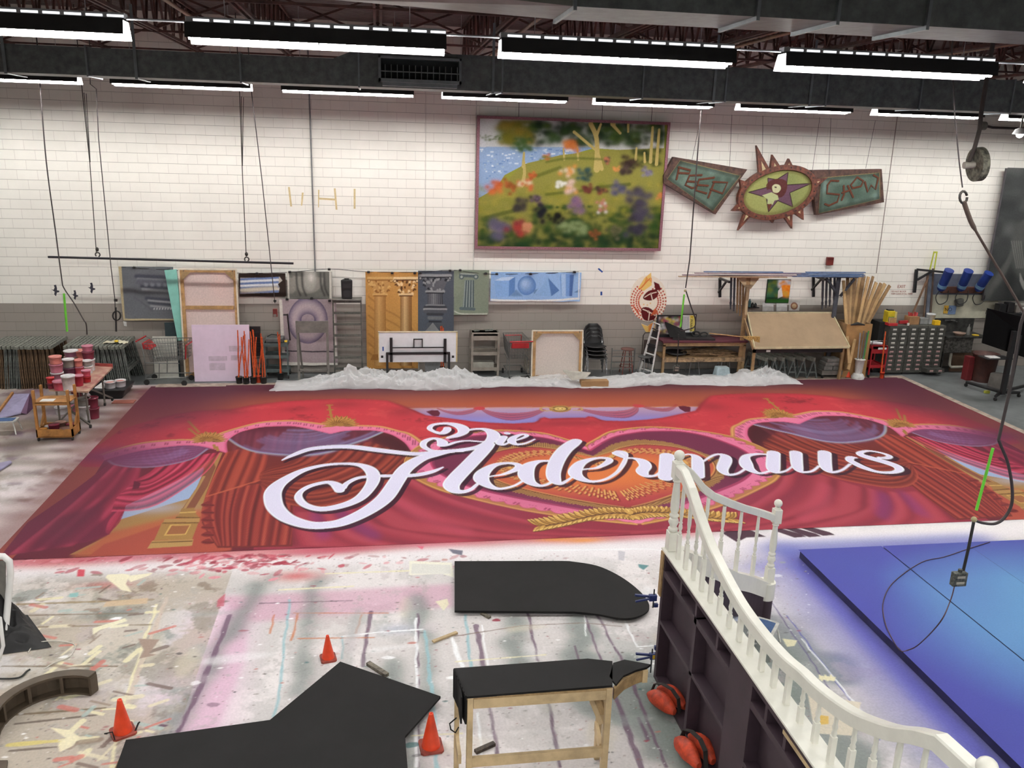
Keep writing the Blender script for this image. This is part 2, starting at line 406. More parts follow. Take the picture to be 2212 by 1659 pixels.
for Yr, txt in pos.items():
    for k in range(-3, 7):
        X = -1.78+2.98*k
        vis = (Yr > 15 and -3 <= k <= 5) or (Yr == 9.0 and -2 <= k <= 2)
        o = fx0 if first else dup(fx0); first = False; o.location = (X, Yr, 6.14 if Yr > 15 else 6.17)
        nm = {-3: 'first', -2: 'second', -1: 'third', 0: 'fourth', 1: 'fifth', 2: 'sixth', 3: 'seventh', 4: 'eighth', 5: 'ninth', 6: 'tenth'}[k]
        o['label'] = f'lit strip light, {nm} from left in the {txt}'
        o['group'] = 'fluorescent lights in the '+txt

# ------------------------------------------------------------------ ducts
GV = mat('galvanised_duct', (104, 108, 108), .42, .5, var=.16, scale=9, bump=.15)
GE = mat('duct_seam_metal', (128, 134, 138), .35, .6, var=.1)
t = thing('long_air_duct', 'long grey galvanised duct crossing the hall under the trusses, with one open grille', 'duct', (0, 13.4, 6.05))
Yd = 13.4; zb = 6.045
xt0, xt1 = at(720, 120, Yd).x, at(768, 120, Yd).x
MB().box(-13, xt0, Yd, Yd+.6, zb, zb+.37).build('duct_section', GV, t)
MB().hexa([(xt0, Yd, zb), (xt1, Yd-.02, zb), (xt1, Yd+.6, zb), (xt0, Yd+.6, zb), (xt0, Yd, zb+.37), (xt1, Yd-.02, zb+.5), (xt1, Yd+.6, zb+.5), (xt0, Yd+.6, zb+.37)]).build('duct_taper', GV, t)
MB().box(xt1, 23, Yd-.02, Yd+.6, zb, zb+.5).build('duct_section', GV, t)
for px in (190, 520, 775, 1085, 1390, 1570, 1790, 1995, 2195):
    X = at(px, 150, Yd).x; h = .37 if X < xt0 else .5
    MB().box(X-.012, X+.012, Yd-.045, Yd+.62, zb-.02, zb+h+.02).build('seam_flange', GE, t)
for px in (14, 295, 1065, 1755, 1545):
    X = at(px, 150, Yd).x; h = .37 if X < xt0 else .5
    m = MB(); m.box(X-.02, X+.02, Yd-.04, Yd-.034, zb-.02, 7.0); m.box(X-.02, X+.02, Yd-.04, Yd+.66, zb-.026, zb-.02); m.build('hanging_strap', GE, t)
x0, x1, z0, z1 = rect(817, 123, 997, 180, Yd-.15)
g = MB(); d = .12
for a in ((x0, x1, z1-.04, z1), (x0, x1, z0, z0+.05), (x0, x0+.04, z0, z1), (x1-.04, x1, z0, z1)): g.box(a[0], a[1], Yd-.2, Yd-.02, a[2], a[3])
gr = g.build('grille_frame', GE, t, .004)
MB().box(x0+.03, x1-.03, Yd-.035, Yd-.025, z0+.04, z1-.03).build('grille_back', mat('dark_duct_inside', (38, 42, 45), .7), gr)
m = MB()
for k in range(13): X = x0+.1+k*(x1-x0-.16)/12; m.box(X-.004, X+.004, Yd-.17, Yd-.06, z0+.05, z1-.12)
m.box(x0+.03, x1-.03, Yd-.18, Yd-.16, z0+.14, z0+.155); m.build('grille_blade', mat('grille_blade_metal', (130, 134, 134), .4, .4), gr)
MB().box(x0+.06, x1-.06, Yd-.15, Yd+.1, z0-.05, z0).build('damper_plate', GE, gr)
# big duct above, nearer
Y1, Y2 = 6.1, 6.75; zq = CAMZ+.1495*Y1
t = thing('large_air_duct', 'large sparkling galvanised duct at the top right, nearer than the lights', 'duct', (3, Y1, zq))
xa = at(1245, 12, Y1).x
MB().box(xa, 14, Y1, Y2, zq, zq+.75).build('duct_section', GV, t)
MB().hexa([(at(700, -14, Y1).x, Y1+.3, zq+.12), (xa, Y1, zq), (xa, Y2, zq), (at(700, -10, Y1).x, Y2, zq+.05)]+[(at(700, -14, Y1).x, Y1+.3, zq+.7), (xa, Y1, zq+.75), (xa, Y2, zq+.75), (at(700, -10, Y1).x, Y2, zq+.7)]).build('duct_taper', mat('pale_duct_metal', (128, 128, 122), .45, .4, var=.1), t)
for px in (1240, 1635, 2003, 1808):
    X = at(px, 30, Y1).x; MB().box(X-.012, X+.012, Y1-.03, Y2+.03, zq-.028, zq+.75).build('seam_flange', GE, t)
# ------------------------------------------------------------------ painted floor covering
def flT(x, y): p = fl(x, y); return (p.x, p.y)
def yrows(a, b):
    r = [a]
    while r[-1] < b: r.append(r[-1]+max(.009, .0105*(r[-1]/8)**2))
    return r
F = Canvas(np.arange(-8.6, 11.0, .0135), yrows(4.2, 18.75), (212, 207, 206), flT)
full = (slice(0, len(F.V)), slice(0, len(F.U)))
def wash(sl, col, step, thr, a, seed, ay=1.):
    n = F.noise(sl, step, 1, seed)+F.noise(sl, step*.45, .5, seed+1)+F.noise(sl, step*.16, .3, seed+2)+F.noise(sl, step*.05, .18, seed+3)
    F.lay((sl, np.clip((n-thr)*3.2, 0, 1)), col, a)
wash(full, (202, 199, 198), 1.5, .15, .7, 1); wash(full, (184, 186, 184), 1.1, .45, .6, 5); wash(full, (232, 226, 226), .8, .3, .8, 9)
# grey-green bands and pale pink panels running front to back
def band(xa, ya, xb, yb, w, col, a, soft=6, n=9, jit=.05, seed=0):
    g = random.Random(seed); p0 = flT(xa, ya); p1 = flT(xb, yb)
    pts = [(p0[0]+(p1[0]-p0[0])*i/n+g.uniform(-jit, jit), p0[1]+(p1[1]-p0[1])*i/n, w*g.uniform(.6, 1.25)) for i in range(n+1)]
    F.stroke(pts, col, raw=True, a=a, soft=soft)
F.poly([(560, 1300), (510, 1560), (440, 1659), (270, 1659), (330, 1500), (440, 1290)], (232, 205, 222), .75, 10)
F.poly([(540, 1300), (530, 1420), (470, 1575), (370, 1585), (450, 1400), (490, 1310)], (216, 176, 200), .7, 2)
F.poly([(470, 1290), (980, 1262), (980, 1312), (540, 1345)], (206, 160, 182), .7, 3)
for s in ((560, 1265, 330, 1640, .24, 1), (680, 1255, 640, 1500, .2, 2), (1120, 1340, 1110, 1500, .3, 3), (1255, 1330, 1250, 1440, .35, 4), (900, 1290, 935, 1500, .16, 5), (1500, 1180, 1700, 1500, .5, 6), (1690, 1420, 1850, 1659, .5, 7), (1330, 1500, 1560, 1659, .8, 8), (850, 1430, 900, 1659, .22, 9), (1360, 1430, 1480, 1640, .4, 10), (1620, 1330, 1800, 1450, .55, 11)):
    band(*s[:5], (126, 135, 131), .85, 5, seed=s[5])
for s in ((200, 1300, 60, 1659, 1.0, 20), (100, 1260, 380, 1250, .6, 21), (330, 1250, 210, 1440, .5, 22)):
    band(*s[:5], (196, 186, 170), .55, 14, seed=s[5], jit=.2)
sl = (slice(0, len(F.V)), slice(0, int(np.searchsorted(F.U, -1.9))))
wash(sl, (178, 166, 150), .9, -.2, .7, 31); wash(sl, (146, 140, 128), .5, .25, .7, 41); wash(sl, (120, 100, 84), .35, .75, .6, 51); wash(sl, (112, 124, 118), .6, .8, .6, 61)
wash(full, (172, 168, 166), .16, .85, .45, 71); wash(full, (188, 176, 178), .4, .7, .45, 81)
# white over-spray rim in front of the cloth, then the pink and red spray drift
for i in range(26):
    x = -20+i*90; y = 1230-x*.035+random.uniform(-14, 10)
    F.spray(x, y, 1.2, .32, (243, 238, 241), .55)
for i in range(90):
    x = random.uniform(-10, 1500); y = 1214-x*.045+random.uniform(-6, 8)
    F.spray(x, y, .5, .16, random.choice([(196, 90, 110), (214, 120, 135), (150, 60, 70), (205, 110, 110)]), .32)
for x, y, rx, ry, c, a in ((640, 1245, .32, .14, (200, 90, 90), .8), (1200, 1166, .3, .07, (224, 150, 72), .8), (1260, 1168, .35, .09, (226, 148, 62), .8), (230, 1264, .35, .1, (196, 110, 105), .6), (250, 1325, .4, .16, (88, 106, 104), .7), (520, 1222, .7, .12, (232, 228, 230), .6), (1660, 1225, .5, .2, (150, 150, 205), .6), (1640, 1330, .7, .5, (178, 178, 184), .5), (860, 1360, .25, .12, (176, 182, 200), .6), (1880, 1160, 1.2, .14, (240, 236, 238), .9), (1700, 1155, .8, .1, (236, 230, 232), .8), (2080, 1138, 1.2, .12, (240, 236, 236), .9), (40, 1150, .5, .5, (236, 226, 226), .8), (100, 1060, .6, .5, (232, 222, 224), .8), (200, 965, .6, .5, (222, 210, 212), .7), (10, 1130, .7, .5, (226, 214, 214), .8)):
    F.spray(x, y, rx, ry, c, a)
# left strip: wood-toned floor and dark drips beyond the cloth
F.poly([(0, 1035), (0, 835), (330, 835), (300, 900), (190, 960), (110, 1010)], (150, 140, 132), .9, 6)
for i in range(120):
    x = random.uniform(0, 330); y = random.uniform(840, 1130-x*.8)
    F.poly([(x, y), (x+random.uniform(15, 55), y-random.uniform(-2, 5)), (x+random.uniform(10, 45), y+random.uniform(3, 9)), (x-3, y+4)], random.choice([(88, 62, 92), (110, 96, 92), (190, 178, 170), (120, 106, 98), (120, 84, 96), (96, 84, 78)]), random.uniform(.4, .9), 1)
F.poly([(0, 845), (110, 840), (95, 875), (40, 905), (0, 915)], (120, 92, 122), .55, 8)
for i in range(46):     # brown over-spray drifting off the cloth's left edge
    y_ = 10.7+8*i/45; F.spray(-5.0+random.uniform(-.12, .05), y_, .38, .3, (112, 62, 62), .38, raw=True)
    if i % 3 == 0: F.spray(-5.6+random.uniform(-.3, .2), y_, .5, .18, (236, 224, 226), .6, raw=True)
for i in range(60):
    p = (random.uniform(-8.2, -5.9), random.uniform(14.5, 18.6)); F.spray(p[0], p[1], random.uniform(.1, .5), random.uniform(.08, .3), random.choice([(120, 104, 92), (96, 76, 96), (150, 138, 124), (86, 78, 72)]), .55, raw=True)
# blue over-spray around the blue deck
for i in range(60):
    t_ = i/59; p = (5.05-.1*t_, 9.9-5.6*t_); F.spray(p[0]+.15, p[1], .42, .4, (120, 118, 182), .13, raw=True)
    F.spray(5.5-.1*t_, 9.95-5.6*t_, .22, .4, (74, 76, 168), .28, raw=True)
for i in range(50): F.spray(5.3+3.3*i/49, 10.05+random.uniform(-.03, .05), .3, .2, (116, 122, 186), .2, raw=True)
for i in range(20): F.spray(5.6+3*i/19, 9.9, .3, .14, (86, 92, 178), .3, raw=True)
# long paint lines
PU = (104, 76, 100); TQ = (150, 190, 198); WH = (248, 250, 252); OR = (196, 122, 78); CRM = (232, 226, 190)
def line(pts, col, w, a=.9, jag=.012, seed=0):
    g = random.Random(len(pts)*31+int(pts[0][0])+seed); P = [flT(*p) for p in pts]; out = []
    for i in range(len(P)-1):
        n = max(2, int(math.hypot(P[i+1][0]-P[i][0], P[i+1][1]-P[i][1])/.1))
        for k in range(n):
            t = k/n; out.append((P[i][0]*(1-t)+P[i+1][0]*t+g.uniform(-jag, jag), P[i][1]*(1-t)+P[i+1][1]*t, w*g.uniform(.6, 1.3)))
    out.append((*P[-1], w)); F.stroke([(x_, y_, w_*.85) for x_, y_, w_ in out], col, raw=True, a=a*.92, k=0)
for pts, c, w in (([(497, 1330), (460, 1420), (425, 1505), (385, 1580)], PU, .06), ([(801, 1322), (784, 1440)], PU, .05), ([(903, 1325), (902, 1659)], PU, .035), ([(1029, 1352), (1045, 1445)], PU, .07), ([(1140, 1325), (1162, 1430)], PU, .04), ([(1262, 1330), (1300, 1430)], PU, .035),
                  ([(1290, 1330), (1345, 1430)], PU, .035), ([(1315, 1470), (1385, 1659)], PU, .06), ([(1364, 1470), (1440, 1659)], PU, .04), ([(1058, 1515), (1076, 1645)], PU, .04), ([(1184, 1515), (1210, 1659)], PU, .04), ([(1376, 1550), (1400, 1600)], PU, .04), ([(1243, 1395), (1250, 1425)], PU, .03),
                  ([(626, 1295), (600, 1510), (590, 1550)], TQ, .035), ([(1004, 1328), (1018, 1445)], TQ, .04), ([(918, 1362), (937, 1540), (944, 1659)], TQ, .05), ([(741, 1375), (738, 1425)], TQ, .03),
                  ([(899, 1335), (899, 1659)], WH, .035), ([(741, 1375), (820, 1366), (915, 1360)], WH, .03), ([(975, 1375), (990, 1420), (1000, 1440)], WH, .05), ([(1040, 1350), (1055, 1440)], WH, .02), ([(1348, 1342), (1378, 1398), (1412, 1395)], WH, .03), ([(1262, 1330), (1266, 1375)], WH, .02), ([(1033, 1540), (1040, 1640)], WH, .03),
                  ([(592, 1328), (583, 1370)], OR, .025), ([(645, 1325), (628, 1385)], OR, .03), ([(780, 1328), (768, 1370)], OR, .03), ([(632, 1325), (840, 1325)], OR, .022), ([(640, 1380), (810, 1378)], OR, .022),
                  ([(600, 1275), (765, 1267)], CRM, .035), ([(985, 1430), (1180, 1415)], CRM, .03), ([(700, 1240), (980, 1230)], CRM, .04), ([(340, 1305), (270, 1510), (240, 1659)], CRM, .04), ([(360, 1290), (255, 1570)], (206, 190, 176), .06), ([(560, 1304), (762, 1298)], (120, 100, 110), .03),
                  ([(982, 1375), (1130, 1352), (1260, 1346), (1344, 1354)], (126, 106, 96), .02), ([(890, 1590), (1000, 1585)], CRM, .03), ([(1065, 1333), (1380, 1328)], (120, 112, 108), .02), ([(40, 1306), (330, 1296)], (150, 130, 96), .05), ([(60, 1330), (300, 1325)], (128, 112, 96), .03), ([(80, 1355), (330, 1350)], (128, 112, 86), .03), ([(0, 1440), (255, 1440)], (110, 92, 70), .03),
                  ([(30, 1545), (230, 1530)], (110, 92, 70), .03), ([(30, 1565), (210, 1545)], (96, 82, 76), .03), ([(20, 1610), (160, 1598)], (214, 200, 120), .06), ([(20, 1623), (150, 1612)], (96, 82, 76), .03), ([(1430, 1480), (1480, 1600)], (130, 124, 120), .04),
                  ([(1160, 1190), (1400, 1186), (1440, 1192)], WH, .03), ([(1660, 1290), (1760, 1440), (1830, 1560)], (98, 84, 128), .02), ([(1700, 1330), (1900, 1600)], (92, 92, 170), .02), ([(1730, 1380), (1880, 1560)], WH, .02)):
    line(pts, c, w)
for i in range(2600):
    p = flT(random.uniform(-60, 1750), 1200+460*random.random()**1.4); r = random.uniform(.003, .009)
    F.poly([(p[0]-r, p[1]-r), (p[0]+r, p[1]-r*.7), (p[0]+r*.8, p[1]+r), (p[0]-r, p[1]+r*.8)], random.choice([(104, 90, 92), (80, 74, 74), (240, 240, 240), (130, 110, 106), (150, 90, 96)]), .8, raw=True)
for i in range(70):
    x = random.uniform(300, 1560); y = random.uniform(1240, 1640); p = flT(x, y); a = random.choice([1.45, 1.5, 1.6, .05, .1]); l = random.uniform(.15, .7)
    F.stroke([(p[0], p[1], random.uniform(.02, .2)), (p[0]+l*math.cos(a)*.5, p[1]+l*math.sin(a)*.5, random.uniform(.05, .25)), (p[0]+l*math.cos(a), p[1]+l*math.sin(a), .03)], random.choice([(244, 244, 246), (150, 156, 154), (178, 178, 178), (206, 196, 200), (160, 168, 166), (214, 206, 186)]), raw=True, a=random.uniform(.2, .55), soft=2, k=3)
# tape, splashes and drips
for i in range(800):
    x = random.uniform(-60, 1750); y = 1195+470*random.random()**1.5
    if x > 1400 and y < 1210: continue
    p = flT(x, y); r = random.uniform(.004, .016)*(2.6 if random.random() < .07 else 1); n = 7
    col = random.choice([(104, 78, 96), (70, 66, 70), (150, 60, 76), (248, 248, 248), (248, 248, 250), (120, 110, 100), (150, 160, 158), (60, 108, 110), (186, 120, 110), (150, 60, 76), (96, 88, 84)])
    sx = random.uniform(1, 2.4)
    F.poly([(p[0]+r*sx*math.cos(6.28*k/n)*random.uniform(.6, 1.3), p[1]+r*math.sin(6.28*k/n)*random.uniform(.6, 1.3)) for k in range(n)], col, random.uniform(.4, .95), raw=True)
for i in range(230):    # red fallen flecks just in front of the cloth
    x = random.choice([random.gauss(450, 60), random.gauss(550, 50), random.uniform(60, 1000)]); y = 1200+abs(random.gauss(0, 18)); p = flT(x, y); a = random.gauss(.3, .5); l = random.uniform(.02, .09); w_ = random.uniform(.03, .1)
    F.stroke([(p[0]-l*math.cos(a), p[1]-l*math.sin(a), w_*.4), (p[0], p[1], w_), (p[0]+l*math.cos(a), p[1]+l*math.sin(a), w_*.5)], random.choice([(176, 70, 88), (196, 90, 104), (150, 56, 70), (222, 150, 160)]), raw=True, a=random.uniform(.4, .95), k=2)
for i in range(90):    # cream tape scraps at the left
    x = random.uniform(60, 330); y = random.uniform(1240, 1659); p = flT(x, y); a = random.choice([0, .1, 1.2, .5, -.4]); l = random.uniform(.05, .28)
    F.stroke([(p[0], p[1]), (p[0]+l*math.cos(a), p[1]+l*math.sin(a))], random.choice([CRM, (226, 218, 190), (150, 132, 118), (172, 190, 186), (112, 92, 86), (200, 120, 110)]), w=random.uniform(.02, .07), raw=True, a=.8, k=0)
for q, c, a in (([(266, 1240), (280, 1242), (272, 1262), (285, 1280), (262, 1275), (228, 1248), (232, 1242)], (240, 234, 206), .95), ([(272, 1245), (330, 1238), (322, 1244), (282, 1258)], (240, 234, 206), .95), ([(200, 1358), (270, 1336), (275, 1342), (215, 1362), (201, 1372)], (236, 232, 204), .95), ([(235, 1352), (278, 1348), (278, 1353), (240, 1358)], (236, 232, 204), .95),
                ([(150, 1578), (172, 1592), (158, 1612), (130, 1625), (125, 1612), (142, 1595), (108, 1572)], (236, 228, 196), .9), ([(230, 1300), (320, 1292), (318, 1304), (222, 1312)], (204, 180, 150), .9), ([(298, 1380), (345, 1382), (330, 1402), (322, 1412), (340, 1415), (300, 1424), (310, 1405)], (160, 140, 128), 1), ([(470, 1297), (487, 1282), (484, 1310), (468, 1312)], (190, 96, 112), .85), ([(168, 1230), (184, 1231), (182, 1246), (166, 1246)], (206, 70, 88), .95), ([(150, 1283), (170, 1280), (168, 1290), (150, 1291)], (130, 190, 190), .8), ([(100, 1200), (106, 1200), (107, 1204), (100, 1204)], (206, 70, 88), .95),
                ([(884, 1212), (976, 1216), (980, 1248), (955, 1240), (884, 1243)], (238, 236, 222), 1), ([(890, 1218), (972, 1221), (974, 1240), (888, 1240)], (222, 221, 214), 1), ([(1150, 1212), (1195, 1214), (1190, 1222), (1150, 1222)], (230, 230, 222), .9), ([(1378, 1219), (1402, 1222), (1390, 1232), (1380, 1226)], (72, 130, 134), .9), ([(968, 1186), (1000, 1190), (998, 1200), (978, 1196)], (92, 92, 112), .9), ([(900, 1180), (916, 1181), (912, 1188)], (222, 90, 120), .8),
                ([(1770, 1460), (1805, 1463), (1803, 1472), (1768, 1468)], CRM, .95), ([(1690, 1380), (1722, 1384), (1716, 1396), (1700, 1398)], CRM, .9), ([(1745, 1500), (1860, 1518), (1840, 1590), (1760, 1585)], (226, 216, 196), .9), ([(1768, 1545), (1790, 1548), (1790, 1565), (1772, 1566)], (224, 186, 90), .9), ([(940, 1300), (966, 1294), (970, 1306), (958, 1320), (950, 1310)], (232, 230, 196), .8), ([(1335, 1190), (1350, 1192), (1348, 1212), (1336, 1210)], (190, 188, 196), .8)):
    F.poly(q, c, a)
for k in range(3):      # hash-mark of tape
    F.stroke([(1770+k*12, 1458, .02), (1776+k*12, 1472, .02)], CRM, k=0); 
F.poly([(1560, 1152), (1590, 1137), (1625, 1147), (1655, 1160), (1612, 1162), (1592, 1172)], (74, 52, 64), 1)
for dx, dy in ((0, 4), (32, 3), (62, 0)):
    F.poly([(1648+dx, 1134+dy), (1662+dx, 1131+dy), (1730+dx, 1150+dy), (1742+dx, 1156+dy), (1716+dx, 1158+dy)], (74, 52, 64), 1)
sheet = F.mesh('drop_cloth', lambda u, v: (u, v, 0*u+.004), vcmat('painted_drop_cloth', .6, .05, 40, .15))
tag(sheet, 'pale paint-spattered paper covering the shop floor around the backdrop', 'floor covering')

# ------------------------------------------------------------------ the backdrop
CX = 3.69
bx0, bx1, by0, by1 = -4.95, 12.75, 10.62, 18.62
B = Canvas(np.arange(bx0, bx1, .0085), yrows(by0, by1), (178, 90, 58), flT)
allb = (slice(0, len(B.V)), slice(0, len(B.U)))
def both(f):
    B.flip = None; f(); B.flip = CX; f(); B.flip = None
def sh(c, k): return tuple(max(0, min(255, v*k)) for v in c)
def mixc(a, b, t): return tuple(x*(1-t)+y*t for x, y in zip(a, b))
# top band: orange fading to purple at the back edge
gv = B.gv; B.lay((allb, np.clip((gv-17.0)/1.3, 0, 1)), (104, 56, 66), .95); B.lay((allb, np.clip((17.0-gv)/.9, 0, 1)), (196, 98, 62), .6)
# lilac sky window with its gold line
B.poly([(850, 882.5), (1165, 880.5), (1560, 879), (1560, 925), (850, 925)], (196, 160, 178), 1)
B.poly([(850, 893), (1165, 892), (1560, 892), (1560, 930), (850, 930)], (142, 124, 190), .8, 6); B.poly([(850, 906), (1560, 904), (1560, 930), (850, 930)], (150, 150, 214), .8, 3)
B.stroke([(880, 883.5), (1165, 881.5), (1560, 879)], (206, 150, 100), w=.035)
RUST = (156, 62, 52)
def swag(top, bot, a=(132, 34, 46), b=(200, 70, 72), n=28, f=3.5):
    B.folds([top, bot], lambda u: mixc(a, b, .5+.5*math.sin(u*f*2*PI-1)), n)
def mid():
    swag([(945, 882), (965, 888), (990, 890), (1015, 886), (1030, 882)], [(943, 884), (965, 893), (992, 898), (1020, 893), (1032, 886)], f=2)
    swag([(1038, 882), (1065, 890), (1100, 893), (1140, 891), (1172, 884)], [(1036, 884), (1058, 898), (1100, 909), (1145, 903), (1180, 887)], f=3)
    B.poly([(1022, 884), (1030, 880), (1043, 880), (1048, 884), (1036, 887)], (196, 60, 66), 1, k=3)
    B.poly([(920, 890), (932, 887), (946, 887), (951, 893), (948, 900), (935, 900)], (104, 32, 52), 1)
both(mid)
GO = (178, 130, 58); GH = (224, 184, 96); GD = (110, 74, 36)
# red upper field
RTOP = [(180, 985), (215, 962), (259, 930), (293, 918), (338, 905), (383, 895), (429, 888), (496, 885), (542, 876), (609, 868), (677, 864.5), (737, 863), (795, 863.5), (837, 866), (867, 876), (894.5, 887), (920, 898), (973, 905), (1018, 911), (1059, 914), (1109, 915.5), (1154, 913), (1163, 909), (1167, 904), (1176, 902), (1188, 905), (1222, 904), (1262, 904)]
both(lambda: B.poly(RTOP+[(1300, 1010), (180, 1010)], (204, 58, 68), 1))
both(lambda: B.stroke([(x, y+1.2) for x, y in RTOP[4:]], (128, 40, 48), w=.06, a=.8, soft=1, k=2))
nz = B.noise(allb, .55, 1, 3)+B.noise(allb, .2, .7, 4)+B.noise(allb, .06, .5, 5)
rf = B.a.copy(); isred = (np.abs(B.a-np.array(lin((204, 58, 68)))).sum(-1) < .02).astype(float)
B.lay((allb, isred*np.clip((nz-.75)*1.6, 0, 1)), (150, 44, 54), .75); B.lay((allb, isred*np.clip((-nz-.5)*1.5, 0, 1)), (222, 80, 78), .6)
both(lambda: [B.spray(x, y, rx, ry, (120, 40, 50), .45) for x, y, rx, ry in ((1080, 925, .9, .25), (870, 890, .4, .4), (1200, 915, .5, .25), (740, 875, .5, .3), (640, 885, .35, .2), (500, 890, .3, .2))])
# lower part: everything under the valance starts as dark crimson
VIN = [(226, 995.6), (270, 983), (315.6, 973), (383.5, 964), (429, 964), (462.6, 971), (488.6, 978.7), (487, 959), (496, 948), (519, 934.6), (564, 924), (621, 921), (650, 923.6), (686.6, 931.4), (713.7, 938), (741, 932), (768, 930), (813, 931.4), (849, 941), (876, 957.6), (889, 974)]
both(lambda: B.poly(VIN+[(905, 1000), (1230, 1000), (1240, 1190), (60, 1225), (0, 1225), (190, 1050)], (112, 34, 48), 1))
both(lambda: B.poly([(560, 1080), (820, 1050), (890, 1000), (1300, 1000), (1430, 1150), (1430, 1190), (560, 1190)], (150, 48, 66), 1))
CR1, CR2, CR3 = (112, 30, 54), (186, 48, 76), (212, 84, 102)
def f1(a, b, c, n, ph=0.):
    def g(u):
        s = .5+.3*math.sin(2*PI*n*u+ph)+.13*math.sin(2*PI*n*.41*u+ph*2)+.12*math.sin(2*PI*n*1.73*u+1); s = max(0, min(1, s)); return mixc(a, b, s*2) if s < .5 else mixc(b, c, s*2-1)
    return g
H = [[(878, 1030), (950, 1070), (1050, 1103), (1150, 1128), (1250, 1145), (1425, 1150)], [(825, 1058), (900, 1100), (1000, 1130), (1120, 1152), (1425, 1162)], [(775, 1085), (840, 1125), (930, 1152), (1425, 1176)], [(735, 1100), (780, 1138), (860, 1166), (980, 1180)], [(690, 1108), (710, 1142), (745, 1168), (800, 1184)], [(630, 1108), (628, 1140), (632, 1180)]]
both(lambda: B.folds(H, f1((124, 40, 56), (172, 58, 72), (196, 80, 90), 5.5, 1.2), 110, soft=1))
both(lambda: [B.stroke(p, c, a=.35, soft=5) for p, c in (([(735, 1108, .2), (770, 1135, .25), (810, 1160, .2)], (130, 60, 140)), ([(680, 1110, .15), (690, 1135, .2), (700, 1160, .2)], (130, 60, 140)), ([(850, 1080, .2), (930, 1125, .3), (1010, 1150, .2)], (220, 90, 110)))])
# hill, sky and ground seen through the side opening
def side():
    B.poly([(476, 978), (520, 985), (480, 1190), (150, 1200), (230, 1160), (268, 1108)], (176, 134, 72), 1)
    B.poly([(150, 1205), (200, 1178), (241, 1150), (376, 1116), (425, 1102), (480, 1100), (480, 1190)], (190, 104, 62), 1, 3)
    B.poly([(150, 1210), (225, 1177), (350, 1134), (440, 1116), (500, 1110), (500, 1190)], (176, 80, 60), 1, 1)
    B.poly([(440, 1018), (424, 1060), (408, 1079), (361, 1092), (258, 1124), (262, 1098), (440, 1010)], (168, 186, 214), 1); B.spray(330, 1100, .5, .2, (190, 190, 200), .6)
    c = (166, 124, 66)
    B.poly([(462, 1000), (440, 1023), (424, 1056), (390, 1106), (420, 1100), (449, 1052), (466, 1010)], (140, 84, 60), 1)
    B.poly([(438, 1030), (424, 1056), (392, 1106), (398, 1106), (430, 1056), (444, 1030)], (188, 146, 86), .9)
    B.poly([(392, 1100), (420, 1098), (424, 1112), (433, 1121), (378, 1120), (388, 1112)], c, 1); B.stroke([(388, 1109), (424, 1107)], GH, w=.03); B.stroke([(380, 1119), (432, 1120)], GD, w=.04)
    B.poly([(356, 1122), (432, 1120), (431, 1129), (352, 1130)], (184, 142, 80), 1); B.poly([(350, 1130), (429, 1129), (415, 1166), (333, 1168)], (172, 130, 68), 1)
    B.poly([(329, 1169), (418, 1166), (415, 1180), (318, 1186)], (188, 148, 84), 1); B.stroke([(327, 1173), (416, 1170)], GD, w=.03); B.stroke([(351, 1131), (429, 1130)], GD, w=.03)
    B.poly([(367.6, 1134.6), (413, 1133.5), (401.5, 1156), (354, 1158)], (214, 172, 88), 1); B.poly([(371, 1136.5), (410, 1135.5), (399.5, 1154), (359, 1155.5)], (164, 104, 62), 1)
both(side)
# crimson swag and tail
def c1():
    B.poly([(240, 1000), (300, 1010), (268, 1108), (236, 1156), (190, 1172), (60, 1195), (0, 1205), (60, 1130)], (136, 34, 66), 1)
    B.folds([[(250, 1003), (200, 1050), (120, 1120), (20, 1200)], [(275, 1010), (235, 1060), (170, 1120), (90, 1190)], [(305, 1010), (290, 1050), (240, 1110), (160, 1180)]], f1((96, 22, 46), (176, 40, 70), (226, 78, 106), 2.5, .4), 40, soft=1)
    B.folds([[(258, 1100), (236, 1125), (228, 1150), (238, 1155)], [(268, 1108), (258, 1130), (240, 1150), (236, 1157)]], f1((120, 28, 54), (176, 40, 70), (206, 66, 96), 1), 12)
    B.poly([(130, 1118), (215, 1092), (226, 1100), (218, 1122), (236, 1156), (190, 1172), (110, 1185), (60, 1190)], (112, 28, 58), .75, 3)
    G = [[(476, 978), (458, 1007), (431, 1034), (383, 1068), (338, 1093), (293, 1104), (241, 1106)], [(455, 980), (425, 1015), (385, 1045), (330, 1073), (290, 1084), (250, 1078)], [(425, 985), (395, 1015), (355, 1040), (315, 1058), (285, 1060), (262, 1066)], [(385, 996), (360, 1020), (330, 1040), (300, 1046), (286, 1046)], [(340, 1006), (325, 1020), (308, 1030), (294, 1036)]]
    B.folds(G, f1((104, 20, 46), (196, 44, 78), (244, 100, 126), 6.5, 1.5), 120)
    B.poly([(205, 1040), (300, 1012), (305, 1050), (286, 1056), (262, 1052), (240, 1072), (205, 1078)], (150, 36, 64), .55, 2)
    B.poly([(290, 1040), (304, 1044), (300, 1056), (286, 1058)], (90, 20, 44), .9)
both(c1)
